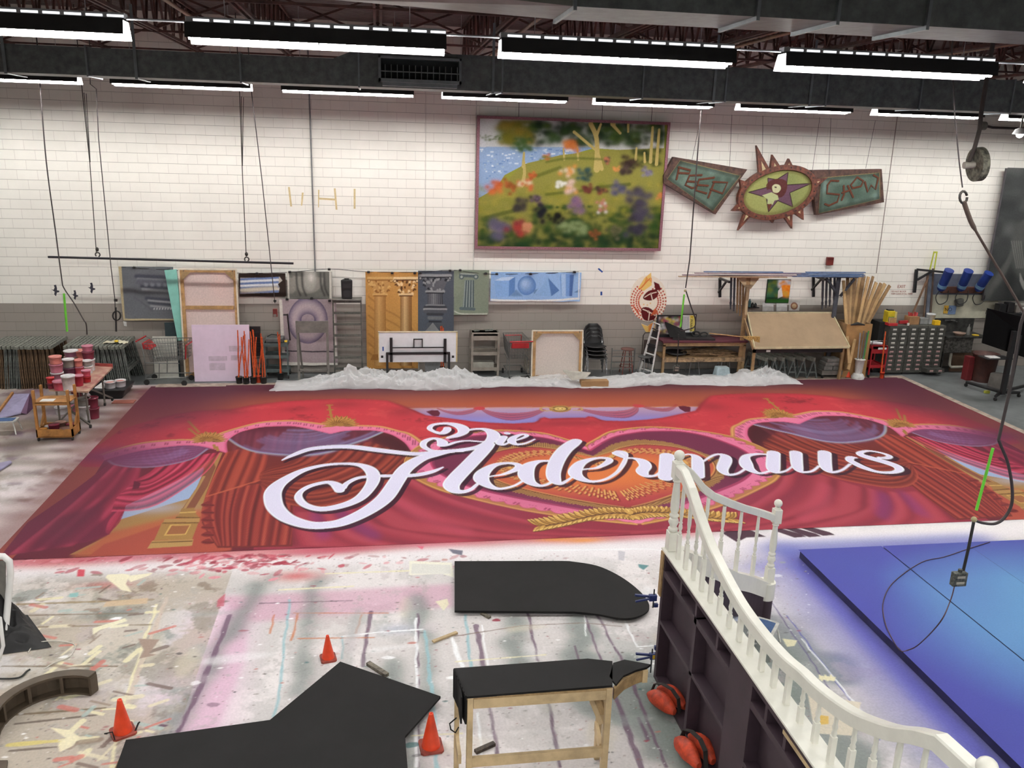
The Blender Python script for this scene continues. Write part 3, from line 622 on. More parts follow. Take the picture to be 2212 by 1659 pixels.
# rust curtains
R1, R2, R3 = (84, 30, 30), (150, 58, 46), (192, 90, 64)
def c2():
    B.poly([(494, 950), (640, 960), (890, 985), (878, 1002), (822, 1052), (687, 1098), (632, 1095), (632, 1182), (470, 1185), (436, 1130), (444, 1072), (478, 985)], (120, 44, 40), 1)
    B.folds([[(444, 1072), (436, 1120), (470, 1180)], [(485, 1062), (478, 1120), (482, 1181)], [(520, 1052), (505, 1110), (505, 1181)], [(562, 1046), (545, 1110), (535, 1181)], [(600, 1080), (590, 1125), (580, 1180)], [(634, 1094), (634, 1130), (628, 1178)]], f1((104, 34, 36), (150, 52, 46), (184, 84, 62), 11, 0), 120)
    B.folds([[(488, 978), (465, 1022), (444, 1074)], [(520, 970), (500, 1010), (478, 1066)], [(552, 976), (540, 1010), (520, 1055)], [(580, 985), (574, 1010), (563, 1040)]], f1((110, 38, 36), (160, 62, 46), (192, 88, 62), 4.5, 1), 60)
    B.stroke([(444, 1075, .04), (500, 1058, .05), (562, 1038, .03)], (196, 100, 66), a=.8)
    S = [[(882, 1000), (852, 1030), (822, 1052), (795, 1068), (741, 1086), (687, 1097), (632, 1093), (585, 1075), (562, 1048)], [(862, 975), (815, 1018), (760, 1045), (690, 1066), (630, 1065), (565, 1044)], [(800, 955), (765, 995), (710, 1022), (650, 1037), (562, 1037)], [(725, 970), (692, 998), (640, 1017), (600, 1023), (560, 1030)], [(645, 980), (622, 1000), (603, 1006), (580, 1012), (563, 1022)]]
    B.folds(S, f1((96, 34, 32), (144, 56, 42), (184, 86, 60), 12, .5), 130)
    B.poly([(800, 930), (849, 941), (876, 958), (890, 980), (880, 985), (800, 955)], (74, 30, 36), .85, 4)
    for k in range(6):      # ruffled edge
        y = 1084+k*16; B.poly([(452, y), (440, y+4), (434, y+9), (446, y+13), (464, y+10), (458, y+5)], (134, 46, 44), 1, k=3); B.stroke([(438, y+8), (462, y+9)], (84, 28, 32), w=.02)
both(c2)
# sheers
def sheer():
    B.folds([[(232, 996), (300, 974), (383, 962), (430, 962), (462, 970)], [(235, 998), (248, 1005), (282, 1010), (327, 1010.5), (372, 1003.5), (417, 991), (452, 971)]], lambda u: mixc((126, 70, 112), (152, 92, 130), .5+.5*math.sin(u*40)), 26)
    B.stroke([(235, 997), (248, 1004.7), (282, 1010), (327, 1010), (372, 1003.5), (417, 991), (447, 971)], (150, 140, 160), w=.045, a=.9)
    for k in range(6): B.stroke([(250+k*18, 998-k*3), (300+k*12, 1004-k*4), (360+k*4, 996-k*4), (410-k*3, 975-k*1)], (170, 150, 196), w=.03, a=.35, soft=1)
    top = [(487, 962), (496, 948), (519, 934.6), (564, 924), (621, 921), (650, 923.6), (686.6, 931.4), (713.7, 938), (741, 932), (768, 930), (813, 931.4), (832, 936)]
    bot = [(494, 950), (519, 966), (553, 977.5), (609.5, 984), (668.5, 985), (714, 977.5), (759, 961), (795, 948.6), (829, 934)]
    B.poly(top+bot[::-1], (104, 42, 58), 1)
    for k in range(30): x = random.uniform(500, 820); B.stroke([(x, 935), (x-8, 975)], (150, 66, 80), w=.05, a=.3, soft=2, k=0)
    for k in range(12):
        t = (k/11)**.8; lum = mixc((128, 104, 146), (158, 158, 200), random.random()); c0 = random.randint(0, 2); c1 = 9-random.randint(0, 2)
        seg = [(x*(.3+.7*t)+650*(.7-.7*t), 925+(y-925)*(.1+.9*t), .02+.05*math.sin(PI*(j+1)/(c1-c0+1))) for j, (x, y) in enumerate(bot[c0:c1])]; B.stroke(seg, lum, a=.8, soft=1)
    B.stroke([(x, y-1.5, .05) for x, y in bot], (150, 150, 190), a=.9); B.stroke([(x, y, .035) for x, y in bot], (168, 168, 158), a=.9)
    B.poly(top[:3]+bot[2:5][::-1]+[(600, 930)], (120, 70, 96), .25, 6)
both(sheer)
# pink valance with gold rim and stitched marks
VOUT = [(222, 983), (270, 967), (316, 957), (383, 951.5), (429, 951.5), (460, 946), (474, 939), (508, 928), (564, 914), (621, 910), (650, 911.5), (686.6, 916), (733.6, 920), (777, 920.5), (822, 923), (858, 932), (885.5, 939.5), (912.6, 958.5)]
PK = (238, 128, 162)
def val():
    vi = spl(VIN[:7], 4)+spl(VIN[6:15], 4)+spl(VIN[14:], 4); vo = spl(VOUT, 5)
    B.poly(vo+vi[::-1], PK, 1)
    B.stroke([(x, y, .09) for x, y in vo], (206, 138, 88), k=0); B.stroke([(x, y-.6, .03) for x, y in vo], (228, 172, 92), k=0)
    B.stroke([(x, y-1, .05) for x, y in vi], (232, 104, 146), k=0, a=.7)
    for i in range(3, len(vo)-2, 2):
        x, y = vo[i]; j = min(range(len(vi)), key=lambda q: abs(vi[q][0]-x)); yi = vi[j][1]; w_ = yi-y
        if 440 < x < 500 or 695 < x < 770: continue
        for dx in (0, 5): B.stroke([(x+dx+1, y+w_*.28), (x+dx, y+w_*.62)], (166, 66, 100), w=.03, k=0, a=.8)
    B.spray(232, 988, .7, .35, (130, 60, 110), .8); B.spray(268, 975, .6, .25, (150, 70, 120), .5)
both(val)
def rosette(x, y, sx, sy, n=13):
    for k in range(n*2+2):
        a = -.35+(PI+.7)*k/(n*2+1); r = (1, .72, .9, .76)[k % 4]
        ex, ey = x-sx*r*math.cos(a), y-sy*r*math.sin(a); B.stroke([(x, y, .03), ((x+ex)/2, (y+ey)/2, .15), (ex, ey, .02)], (128, 82, 34) if k % 2 else (196, 142, 66), k=3)
        B.stroke([(x, y, .01), (ex, ey, .02)], (230, 186, 104) if k % 2 else GD, k=0, a=.8)
    B.poly([(x-5, y-2), (x+5, y-2), (x+7, y+3), (x, y+5), (x-7, y+3)], (168, 118, 54), 1, k=3)
both(lambda: rosette(735, 917, 42, 19)); both(lambda: rosette(452, 951, 40, 18))
both(lambda: [B.stroke([(x0_, y0_), (x1_, y1_)], GO, w=.05) for x0_, y0_, x1_, y1_ in ((716, 903, 711, 876), (706, 876.5, 718, 876.5), (707, 886.5, 719, 886.5), (709, 897.5, 718, 897.5), (430, 935, 407, 911), (424, 940, 408, 927))])
both(lambda: [B.stroke([(x, y), (x+3, y+8)], GO, w=.05, k=0) for x, y in ((462, 962), (468, 966))])
# big heart
HO = [(1264.6, 962), (1221.7, 949.5), (1176.5, 937), (1131, 932), (1075, 930), (1018, 935), (960, 946), (912, 961), (887, 979), (876, 997), (880, 1017), (901, 1037.6), (950, 1060), (1018, 1078), (1086, 1094), (1154, 1107.7), (1250, 1122), (1374, 1134)]
HI = [(1271, 974), (1221.7, 958.5), (1176.5, 947), (1131, 941.5), (1086, 939), (1018, 942.7), (973, 956), (943.6, 976.6), (932, 992), (934.6, 1008), (950, 1024), (986.6, 1042), (1041, 1060), (1131, 1079), (1221.7, 1096), (1300, 1110), (1366, 1120)]
LO = [(1278, 985.6), (1233, 972), (1199, 963), (1142.6, 957), (1086, 964), (1052, 979), (1027, 999), (1018, 1017), (1032, 1031), (1086, 1055.7), (1176.5, 1078), (1267, 1094), (1352, 1104)]
LI = [(1285, 989), (1233, 980), (1199, 972), (1142.6, 967), (1086, 974), (1054, 985.6), (1038.6, 1001.5), (1041, 1015), (1063, 1033), (1108.6, 1051), (1199, 1072.6), (1289.5, 1089.6), (1348, 1097.5)]
def half(P, col, a=1, soft=0):
    w_ = [B.pt(p) for p in spl(P, 6)]; w_ = [p for p in w_ if p[0] < CX]; w_ = [(CX, w_[0][1])]+w_+[(CX, w_[-1][1])]
    w_ += [(2*CX-x, y) for x, y in w_[::-1]]; B.poly(w_, col, a, soft, raw=True); return w_
def ring(P, col, w_, k=6, a=1., soft=0): both(lambda: B.stroke([(x, y, w_) for x, y in P], col, k=k, a=a, soft=soft))
half(HO, (190, 132, 66)); ring(HO, (226, 166, 86), .05); ring([(x, y+1.5) for x, y in HO], (120, 70, 52), .03, a=.5)
# pink band with a scalloped outer edge
def scallop(P, frac, Q, n, amp):
    o = np.array([B.pt(p) for p in spl(P, 8)]); i_ = np.array([B.pt(p) for p in spl(Q, 8)])
    def rs(a):
        l = np.r_[0, np.cumsum(np.hypot(*np.diff(a, axis=0).T))]; t = np.linspace(0, l[-1], n*8+1); return np.stack([np.interp(t, l, a[:, 0]), np.interp(t, l, a[:, 1])], 1)
    o = rs(o); i_ = rs(i_); q = frac+amp*np.abs(np.sin(np.arange(n*8+1)/8*PI))[:, None]
    return o*q+i_*(1-q), o, i_
E_, O_, I_ = scallop(HO, .58, HI, 34, .2)
for fl_ in (0, 1):
    f = (lambda a: np.stack([2*CX-a[:, 0], a[:, 1]], 1)) if fl_ else (lambda a: a)
    B.poly(list(f(E_))+list(f(I_))[::-1], PK, 1, raw=True); B.stroke([(*p, .02) for p in f(E_)], (206, 92, 126), raw=True, k=0)
    for j in range(6, len(O_)-8, 8):
        p, q = f(O_)[j], f(I_)[j]; tv = f(O_)[j+1]-f(O_)[j]; tv = tv/np.hypot(*tv)
        for e in (-.05, 0, .05) if (j//8) % 2 else (-.03, .03):
            for g0, g1 in (((.42, .5), (.62, .7)) if (j//8) % 2 else ((.42, .7),)):
                a = q+(p-q)*g0+tv*e; b = q+(p-q)*g1*.9+tv*e; B.stroke([(*a, .035), (*b, .035)], (160, 54, 90), raw=True, k=0, a=.85)
half([(1264, 1118), (1310, 1118), (1374, 1132)], PK); half(HI, (112, 40, 66)); ring(HI, (206, 66, 110), .05); ring([(x+4, y+1.5) for x, y in HI[1:]], (150, 50, 84), .05, a=.7)
B.spray(3.69, 11.9, 2.3, .5, (170, 70, 110), .45, raw=True); B.lay(B.cover([half(HI, (112, 40, 66), 0)], 0), (140, 60, 96), .25)
# gold lace fringe
half([(x+(x-1330)*.0, y) for x, y in LO], (150, 100, 58))
o = [np.array(B.pt(p)) for p in spl(LO, 30)]; i_ = [np.array(B.pt(p)) for p in spl(LI, 30)]
for k in range(len(o)):
    for fx_ in (0, 1):
        m_ = (lambda p: (2*CX-p[0], p[1])) if fx_ else (lambda p: (p[0], p[1]))
        p = o[k]+(o[k]-i_[k])*(.18*abs(math.sin(k*.33))); a, b = m_(p), m_(i_[k])
        if (a[0] > CX and not fx_) or (a[0] < CX and fx_): continue
        B.stroke([(*a, .02), (*b, .02)], (206, 160, 92) if k % 2 else (104, 62, 40), raw=True, k=0, a=.9)
w_ = half(LI, (186, 70, 70)); ring(LI, (120, 50, 40), .05); ring([(x, y-1) for x, y in LI], (212, 160, 90), .03)
cm = B.cover([w_], 0)
if cm: 
    d = ((B.gu[cm[0]]-CX)/2.3)**2+((B.gv[cm[0]]-13.1)/1.15)**2
    B.lay((cm[0], cm[1]*np.clip(1.1-d, 0, 1)), (232, 128, 58), 1); B.lay((cm[0], cm[1]*np.clip((d-1.2)*.8, 0, 1)), (134, 42, 58), .9)
LIw = [np.array(B.pt(p)) for p in spl(LI, 7)]
for k in range(2, len(LIw)-1):
    c = np.array((CX, 13.2)); p = LIw[k]; v = (c-p); l = np.hypot(*v); v /= l
    for fx_ in (0, 1):
        for e0, e1 in (((.25, .34), (.4, .62)) if k % 2 else ((.3, .4), (.46, .52))):
            a = p+v*e0; b = p+v*e1
            if fx_: a = np.array((2*CX-a[0], a[1])); b = np.array((2*CX-b[0], b[1]))
            B.stroke([(a[0]+.015, a[1]-.02, .045), (b[0]+.015, b[1]-.02, .045)], (120, 40, 40), raw=True, k=0, a=.6); B.stroke([(*a, .03), (*b, .03)], (230, 176, 96), raw=True, k=0)
# palm fronds under the heart
def frond():
    spine = spl([(1178, 1138), (1225, 1129), (1285, 1115), (1335, 1110), (1371, 1113)], 6); n = len(spine)
    for i in range(n):
        x, y = spine[i]; t = i/(n-1)
        for s_ in (-1, 1):
            ex = x-30*(1-t)-8; ey = y+s_*(10-2*t)+(2 if s_ > 0 else -4)
            if s_ > 0: ex = x-26+22*t; ey = y+11
            B.stroke([(x+1, y+1, .05), ((x+ex)/2, (y+ey)/2+1.2, .13), (ex, ey+1, .04)], (104, 66, 30), k=4)
            B.stroke([(x, y, .03), ((x+ex)/2, (y+ey)/2, .13), (ex, ey, .02)], GO if i % 2 else (214, 166, 80), k=4); B.stroke([((x+ex)/2, (y+ey)/2-.5, .02), (ex, ey, .02)], (240, 204, 116), k=0)
    B.stroke([(x, y, .03) for x, y in spine], (88, 44, 40), k=0)
both(frond)
# medallion
for r, c in ((24, GO), (17, (120, 88, 50)), (13, (214, 180, 100)), (6, (150, 110, 50)), (4, (240, 214, 130))):
    B.poly([(1210+r*math.cos(t), 884+r*.32*math.sin(t)) for t in np.arange(0, 6.28, .4)], c, 1)
both(lambda: B.stroke([(1195, 884), (1180, 880), (1168, 883), (1172, 888), (1190, 888)], (196, 160, 90), w=.05))
# dark over-sprayed border
m_ = np.clip((bx0+1.25-B.gu)/1.0+.5*B.noise(allb, 1.2, .3, 8), 0, 1)
edge = lambda x, y, a: [B.spray(xx, yy, 1.15, .8, (92, 46, 62), a, raw=True) for xx, yy in zip(x, y)]
ys_ = np.arange(10.9, 18.6, .35)
edge([-4.95]*len(ys_), ys_, .3); edge([12.5]*len(ys_), ys_, .34); edge([-4.0]*8, np.linspace(16.2, 18.4, 8), .3); edge([11.7]*8, np.linspace(16.2, 18.4, 8), .3)
for x_ in np.arange(-4, 12.5, .4): B.spray(x_, 18.45, .7, .5, (96, 50, 62), .35, raw=True)
# ---- the title, hand lettered
LT = [
 [(609, 995.6, .02), (632, 985, .10), (668.5, 972, .15), (714, 967, .18), (759, 966.7, .19), (813, 973, .19), (867, 979, .17), (903.6, 981, .16), (950, 976.6, .15), (996, 973, .15), (1029.5, 967.5, .15), (1052, 958.5, .18), (1064, 949, .24), (1066, 940, .25), (1058, 932, .2), (1040, 927.5, .11), (1018, 929, .08), (1000, 934, .08), (982, 941, .06), (968, 946, .05)],
 [(966, 926, .14), (965, 931, .16), (955, 937, .14), (939, 934, .09), (928, 927, .1), (936, 919, .1), (962, 916, .12), (984, 919, .2), (999, 926, .24), (1000, 935, .2), (986, 943, .12), (966, 947, .05)],
 [(950, 976.6, .12), (930, 973.5, .1), (915, 965, .11), (917, 955, .12), (933, 948.5, .1), (948, 950, .12), (956, 957, .2), (952, 963, .12), (966, 962, .08), (985, 956, .07), (1010, 953, .05), (1052, 955, .04), (1083, 946, .03)],
 [(1088, 945, .15), (1083, 952, .16), (1079, 958.5, .15), (1086, 962, .08), (1098, 958, .04)],
 [(1094, 936.5, .1), (1097, 937.5, .1)],
 [(1098, 957, .03), (1122, 950, .05), (1136, 944, .07), (1137, 940.5, .08), (1126.7, 939.5, .07), (1110, 946, .13), (1105, 954, .16), (1114, 961, .10), (1131, 960, .06), (1145, 955, .04), (1156, 949.5, .02)],
 [(1000, 974, .1), (970, 976, .14), (938, 983, .2), (912, 990, .24), (889, 1003, .27), (871, 1019, .27), (856.6, 1041, .27), (831, 1077, .28), (795, 1104, .26), (750, 1126, .24), (714, 1135, .23), (668.5, 1136, .23), (623, 1122, .24), (597, 1100.5, .26), (589, 1077, .27), (592.5, 1059, .26), (610.6, 1041, .21), (650.4, 1019, .14), (695.6, 1007, .1), (741, 1003, .09), (777, 1005.6, .13), (799, 1015.5, .21), (807, 1032, .22), (800, 1051.7, .2), (777, 1077, .18), (741, 1093, .17), (695.6, 1101, .16), (661, 1093, .13), (645, 1077, .12), (650, 1062.5, .09), (672, 1050, .1), (704.7, 1042.6, .11), (721, 1045.4, .15), (731, 1053, .19), (733.5, 1061, .15)],
 [(741, 1055, .1), (750, 1044.4, .09), (773, 1033.6, .09), (804, 1030, .10), (849, 1029, .11), (894.5, 1028, .13), (931, 1021, .11), (958, 1010, .02)],
 [(1058, 961, .2), (1050, 967, .27), (1036, 981, .3), (1012, 1006, .3), (988, 1031, .3), (975, 1049, .28), (982, 1061, .2), (1000, 1063.6, .12), (1018, 1058, .07), (1032, 1046.6, .05), (1054, 1032, .03), (1086, 1026, .06), (1115, 1015, .13), (1120, 1006, .13), (1099, 1001.5, .09), (1068, 1006, .13), (1044, 1022, .24), (1040, 1037.6, .26), (1056, 1051, .16), (1079, 1057, .08), (1108.6, 1051, .05), (1129, 1040, .04)],
 [(1185.5, 997, .07), (1163, 998, .11), (1142, 1008, .24), (1136, 1026, .28), (1145, 1042, .2), (1167, 1050, .09), (1188, 1044.05, .05), (1198, 1030, .04)],
 [(1245, 953.5, .22), (1236, 960, .27), (1219, 974, .28), (1204, 995, .28), (1195.5, 1019.5, .26), (1198, 1037.6, .22), (1210, 1045.5, .1), (1230.7, 1035, .04), (1253, 1017, .03), (1289.5, 1011.6, .07), (1314, 999, .13), (1313, 991.5, .11), (1287, 991, .08), (1256, 1001, .18), (1242, 1019.5, .24), (1251, 1033, .2), (1278, 1041, .09), (1307.5, 1036.5, .06), (1332, 1022, .06), (1346, 1003.7, .08), (1352, 988, .07), (1348, 979, .12), (1336, 976.5, .12), (1331, 980, .1)],
 [(1331, 980, .16), (1341, 985, .14), (1352, 990, .08), (1368.5, 991, .07), (1386.6, 997, .2), (1394, 1008, .22), (1387, 1019.5, .22), (1395, 1029, .14), (1414, 1029, .06), (1427, 1021, .04)],
 [(1441, 985, .27), (1437.4, 1034, .25)],
 [(1456, 992, .03), (1475, 984.5, .04), (1490, 982.5, .06), (1503, 988, .16), (1507, 1000, .22), (1508, 1030, .22)],
 [(1517.7, 999, .03), (1536, 987, .05), (1552, 982.5, .07), (1566, 987, .18), (1567, 997, .23), (1560.6, 1015, .2), (1572, 1026, .1), (1592, 1024, .05), (1608, 1015, .04)],
 [(1658, 983, .05), (1635, 982, .07), (1612, 987, .14), (1611, 1001.5, .24), (1619, 1014, .19), (1640, 1023, .08), (1660, 1019, .05)],
 [(1671, 979.5, .24), (1670, 1012, .24), (1677, 1021, .1), (1697, 1018, .04), (1712, 1008, .03)],
 [(1719, 979, .23), (1722, 1008, .2), (1731, 1020, .1), (1753, 1019, .05), (1769, 1008, .04)],
 [(1781, 978.5, .24), (1783, 1008, .22), (1795, 1021, .1), (1818, 1017, .05), (1836, 1004, .04)],
 [(1849, 990, .05), (1838, 989.5, .14), (1835, 995, .14), (1846, 1002, .15), (1866.7, 1012, .15), (1896.8, 1021, .1), (1927, 1022, .1), (1942, 1017, .14), (1937, 1009, .18), (1915, 1000.5, .2), (1882, 991, .2), (1861, 984, .16), (1858.5, 978.5, .11), (1876, 975, .07), (1902, 979, .07), (1921, 986, .1), (1915, 990.5, .12), (1899, 990, .08)]]
def letters(col, off, grow, a=1., soft=0):
    q = []
    for s_ in LT: q += B.quads([(p[0], p[1], max(.015, p[2]*.95+grow)) for p in s_], k=7)
    if off != (0, 0): q = [[(x+off[0], y+off[1]) for x, y in g] for g in q]
    B.lay(B.cover(q, soft), col, a)
letters((56, 22, 44), (.055, -.1), .03, .92); letters((252, 250, 255), (0, 0), .015); letters((240, 234, 250), (0, 0), -.035)
B.lay((allb, np.zeros(B.gu.shape)), (0, 0, 0))
for i in range(0, 19):   # bright bevel glints inside the broad strokes
    pass
# ragged cloth rim: paint fades to raw canvas along the back and right edges, and into white spray at the front
def lip(x, y): return
_l = (B.a*np.array((.3, .55, .15))).sum(-1, keepdims=True); B.a = (np.clip(B.a*.91+_l*.09+.006, 0, 1)**1.1)*np.array((.9, .93, 1.0))  # slight grey haze mixed into all the cloth's colours
bd = thing('painted_backdrop', 'huge painted stage backdrop with red curtains and white lettering on the floor', 'backdrop', (CX, 14.6, .01))
o = B.mesh('painted_cloth', lambda u, v: (u, v, 0*u+.010+.004*np.sin(u*1.7)*np.sin(v*2.1)), vcmat('scenic_paint', .62, .05, 55, .1), bd)
m = MB(); hem = mat('raw_canvas_hem', (176, 160, 146), .8, var=.2, scale=5)
m.box(bx0+.1, bx1+.12, by1-.03, by1+.22, .005, .012); m.box(bx1-.03, bx1+.13, 12.6, by1, .005, .012); m.build('canvas_hem', hem, bd)
# ------------------------------------------------------------------ foreground: black shapes
BLK = mat('matte_black_paint', (27, 26, 26), .75, var=.08, scale=3); BLK.node_tree.nodes['Principled BSDF'].inputs['Specular IOR Level'].default_value = .2; PINE = mat('pale_pine', (196, 172, 132), .6, var=.14, scale=4, bump=.1)
PLY = mat('plywood_edge', (160, 132, 92), .7, var=.15, scale=20); PLYD = mat('brown_board', (78, 66, 52), .6, var=.12)
def smooth(pts, k=5): return [tuple(p) for p in spl(pts, k)]
P_ = [fl(x, y, .07) for x, y in ((982, 1212), (1215, 1211.5))]+[fl(x, y, .07) for x, y in smooth([(1230, 1212), (1290, 1222), (1340, 1245), (1380, 1275), (1400, 1300), (1400, 1318), (1375, 1332), (1340, 1335), (1290, 1326), (1240, 1321)])]+[fl(982, 1319, .07)]
t = thing('rounded_stair_tread', 'flat black board with one rounded end lying on the paper floor', 'stage board', (1.9, 9.1, 0))
MB().prism([(p.x, p.y) for p in P_], .045, .07).build('board', BLK, t, .003)
for a, b in (((1.0, 8.95), (1.0, 9.75)), ((2.2, 8.7), (2.2, 9.6)), ((2.8, 8.6), (2.8, 9.2))): MB().bar((*a, .025), (*b, .025), .05, .04).build('batten', PINE, t)
P_ = [fl(x, y, .09) for x, y in ((735, 1429), (952, 1504), (875, 1590), (884, 1700), (884, 1800), (200, 1800), (272, 1598), (583, 1555))]
t = thing('notched_stage_board', 'large notched black board with a pointed corner at the bottom of the view', 'stage board', (-.8, 6.4, 0))
MB().prism([(p.x, p.y) for p in P_], .065, .09).build('board', BLK, t, .003)
MB().bar((-2.1, 6.3, .035), (.0, 6.5, .035), .06, .06).build('batten', PINE, t); MB().bar((-.9, 6.85, .035), (.35, 7.1, .035), .05, .06).build('batten', PINE, t)
m = MB(); m.bar((-2.28, 6.72, .02), (-2.3, 6.3, .02), .04, .04); m.build('edge_strip', PLY, t)
# pine step unit with a black kerfed front and curved wing
t = thing('step_unit', 'open pine-framed step box with a black top and slotted black side', 'step unit', (1.35, 6.4, 0))
K_ = .9367; X_0, X_1, Yf, Yb, Z = .69*K_, 1.985*K_, 6.27*K_, 6.68*K_, 1.0
MB().prism([(X_0, Yf), (X_1, Yf+.02), (2.08*K_, Yb-.03), (1.86*K_, Yb+.03), (.61*K_, Yb+.01)], Z-.02, Z).build('top', BLK, t, .002)
MB().box(X_0, X_1, Yf+.004, Yf+.012, Z-.036, Z-.018).build('top_edge', PLY, t)
MB().box(X_0+.055, X_1-.03, Yf+.01, Yf+.045, Z-.13, Z-.038).build('front_rail', PINE, t, .003)
zr_ = at(1160, 1638, Yf).z; MB().box(X_0+.05, X_1-.03, Yf+.01, Yf+.045, zr_-.05, zr_+.04).build('bottom_rail', PINE, t, .003)
for a in ((X_0+.005, X_0+.052, Yf, Yf+.06), (X_1-.052, X_1, Yf, Yf+.06), (.58, .62, Yb-.06, Yb), (X_1-.02, X_1+.03, Yb-.05, Yb)): MB().box(*a, 0.004, Z-.02).build('leg', PINE, t, .003)
MB().bar((X_1-.02, Yf+.06, zr_+.28), (X_1+.01, Yb-.03, zr_+.28), .03, .09).build('side_rail', PINE, t); MB().bar((X_1-.05, Yf+.06, zr_), (X_1-.02, Yb-.03, zr_), .03, .09).build('side_rail', PINE, t); MB().bar((.6, Yf+.06, zr_), (.6, Yb-.03, zr_), .03, .09).build('side_rail', PINE, t)
MB().bar((X_1-.2, Yb-.05, Z-.05), (X_1-.05, Yf+.06, Z-.4), .03, .07).build('diagonal_brace', PINE, t)
MB().bar((X_1-.13, Yf+.16, Z-.06), (X_1-.05, Yf+.05, Z-.3), .02, .07).build('gusset', PLY, t)
n = 7
for k in range(n):
    a = k/n; b = (k+.82)/n; x0_ = .605*K_; xa, ya = x0_+a*.07, Yb-a*(Yb-Yf); xb, yb = x0_+b*.07, Yb-b*(Yb-Yf)
    MB().slab([(xa, ya, Z-.27), (xb, yb, Z-.27), (xb, yb, Z), (xa, ya, Z)], (.012, 0, 0)).build('kerf_slat', BLK, t)
MB().box(.605*K_+.03, .605*K_+.045, Yf+.02, Yb, Z-.27, Z-.02).build('side_liner', BLK, t)
sk = lambda P: [(x*K_, y*K_) for x, y in P]
MB().prism(sk([(1.99, 6.42), (2.08, 6.62), (2.2, 6.66), (2.42, 6.56), (2.37, 6.52), (2.26, 6.49), (2.12, 6.42), (2.02, 6.3)]), Z-.02, Z).build('curved_wing', BLK, t, .002)
MB().prism(sk([(2.0, 6.31), (2.12, 6.43), (2.25, 6.5), (2.36, 6.53), (2.36, 6.51), (2.26, 6.475), (2.13, 6.4), (2.0, 6.27)]), Z-.13, Z-.025).build('wing_fascia', PLY, t)
MB().box(2.33*K_, 2.38*K_, 6.5*K_, 6.55*K_, Z-.14, Z-.02).build('wing_block', PINE, t)
m = MB(); m.tube([(.58, 6.04, .68), (.52, 6.01, .65), (.53, 6.0, .6), (.57, 6.02, .55), (.6, 6.05, .58)], .006, 6); m.build('black_wire', BLK, t)
# curved brown bench form
C0 = (-3.03, 7.24); 
def arc(r, a0, a1, n=14): return [(C0[0]+r*math.cos(a0+(a1-a0)*i/n), C0[1]+r*math.sin(a0+(a1-a0)*i/n)) for i in range(n+1)]
t = thing('curved_plinth_frame', 'curved brown ladder-like wooden form lying on the floor at the left edge', 'wooden form', (-3.1, 7.7, 0))
a0, a1 = 1.12, 3.6
MB().prism(arc(.54, a0, a1)+arc(.44, a1, a0), .195, .22).build('top_curve', PLYD, t); MB().prism(arc(.54, a0, a1)+arc(.44, a1, a0), 0, .025).build('bottom_curve', PLYD, t)
MB().prism(arc(.54, a0, a1)+arc(.525, a1, a0), .0, .215).build('curved_skin', PLYD, t)
for k in range(5):
    a = a0+(a1-a0)*k/4; p = (C0[0]+.445*math.cos(a), C0[1]+.445*math.sin(a)); q = (C0[0]+.53*math.cos(a), C0[1]+.53*math.sin(a))
    MB().bar((*p, .11), (*q, .11), .03, .17).build('rib', PLYD, t)
p = fl(10, 1652); t = thing('brown_board_corner', 'corner of a dark brown board at the very bottom left', 'board', (p.x, p.y, 0))
MB().prism([(p.x-.4, p.y-.25), (p.x-.4, p.y+.05), (p.x+.02, p.y+.02), (p.x+.1, p.y-.25)], 0.005, .03).build('board', PLYD, t)
# traffic cones
CO = mat('orange_cone_plastic', (232, 72, 34), .45, var=.1); COB = mat('dirty_cone_base', (150, 66, 52), .7, var=.3)
def cone(label, px, h, grp=None, rot=0):
    p = fl(*px); t = thing('traffic_cone', label, 'cone', (0, 0, 0), grp)
    MB().lathe([(h*.24, .02), (h*.235, .03), (h*.06, h*.97), (h*.055, h), (h*.03, h), (h*.03, h*.9)], n=20).build('cone_body', CO, t)
    s_ = h*.29; MB().prism([(s_, -s_*.8), (s_, s_*.8), (s_*.8, s_), (-s_*.8, s_), (-s_, s_*.8), (-s_, -s_*.8), (-s_*.8, -s_), (s_*.8, -s_)], 0, .022).build('cone_base', COB, t, .003)
    t.location = (p.x, p.y, .005); t.rotation_euler = (0, 0, rot); return t
c = cone('orange traffic cone with a cord round its base, at the left by the black board', (266, 1583), .35, None, .5)
m = MB(); m.tube([(-.13, .02, .03), (-.16, -.05, .09), (-.1, -.08, .1), (-.09, -.09, .02)], .006, 6); m.build('black_cord', BLK, c, local=True); m = MB(); m.tube([(.09, -.07, .02), (.13, -.03, .06), (.15, .02, .03)], .008, 6); m.build('black_cord', BLK, c, local=True)
cone('orange traffic cone behind the upper corner of the notched black board', (709, 1424), .28, None, .2)
cone('orange traffic cone between the notched black board and the pine step box', (931, 1615), .36, None, .1)
# loose sticks and a foam roller on the floor
def stick(label, a, b, w=.035, h=.03, m_=PINE, name='wood_offcut'):
    A, Bb = fl(*a, .02), fl(*b, .02); o = MB().bar(A, Bb, w, h).build(name, m_, None, 0, origin=(A.x, A.y, .02)); return tag(o, label, 'stick')
stick('short pale stick on the floor left of the step box top', (935, 1386), (987, 1366), .04, .02)
stick('paint-stained wooden offcut beside the upper corner of the notched board', (795, 1433), (836, 1459), .05, .04, mat('stained_wood', (120, 112, 98), .7, var=.4, scale=30))
stick('small offcut poking out from under the rounded black board', (1040, 1324), (1058, 1334), .04, .03, mat('stained_wood', (120, 112, 98)))
stick('dark stained offcut on the floor under the step box', (1027, 1624), (1068, 1606), .045, .03, mat('dark_stained_wood', (72, 60, 48), .7, var=.4, scale=30))
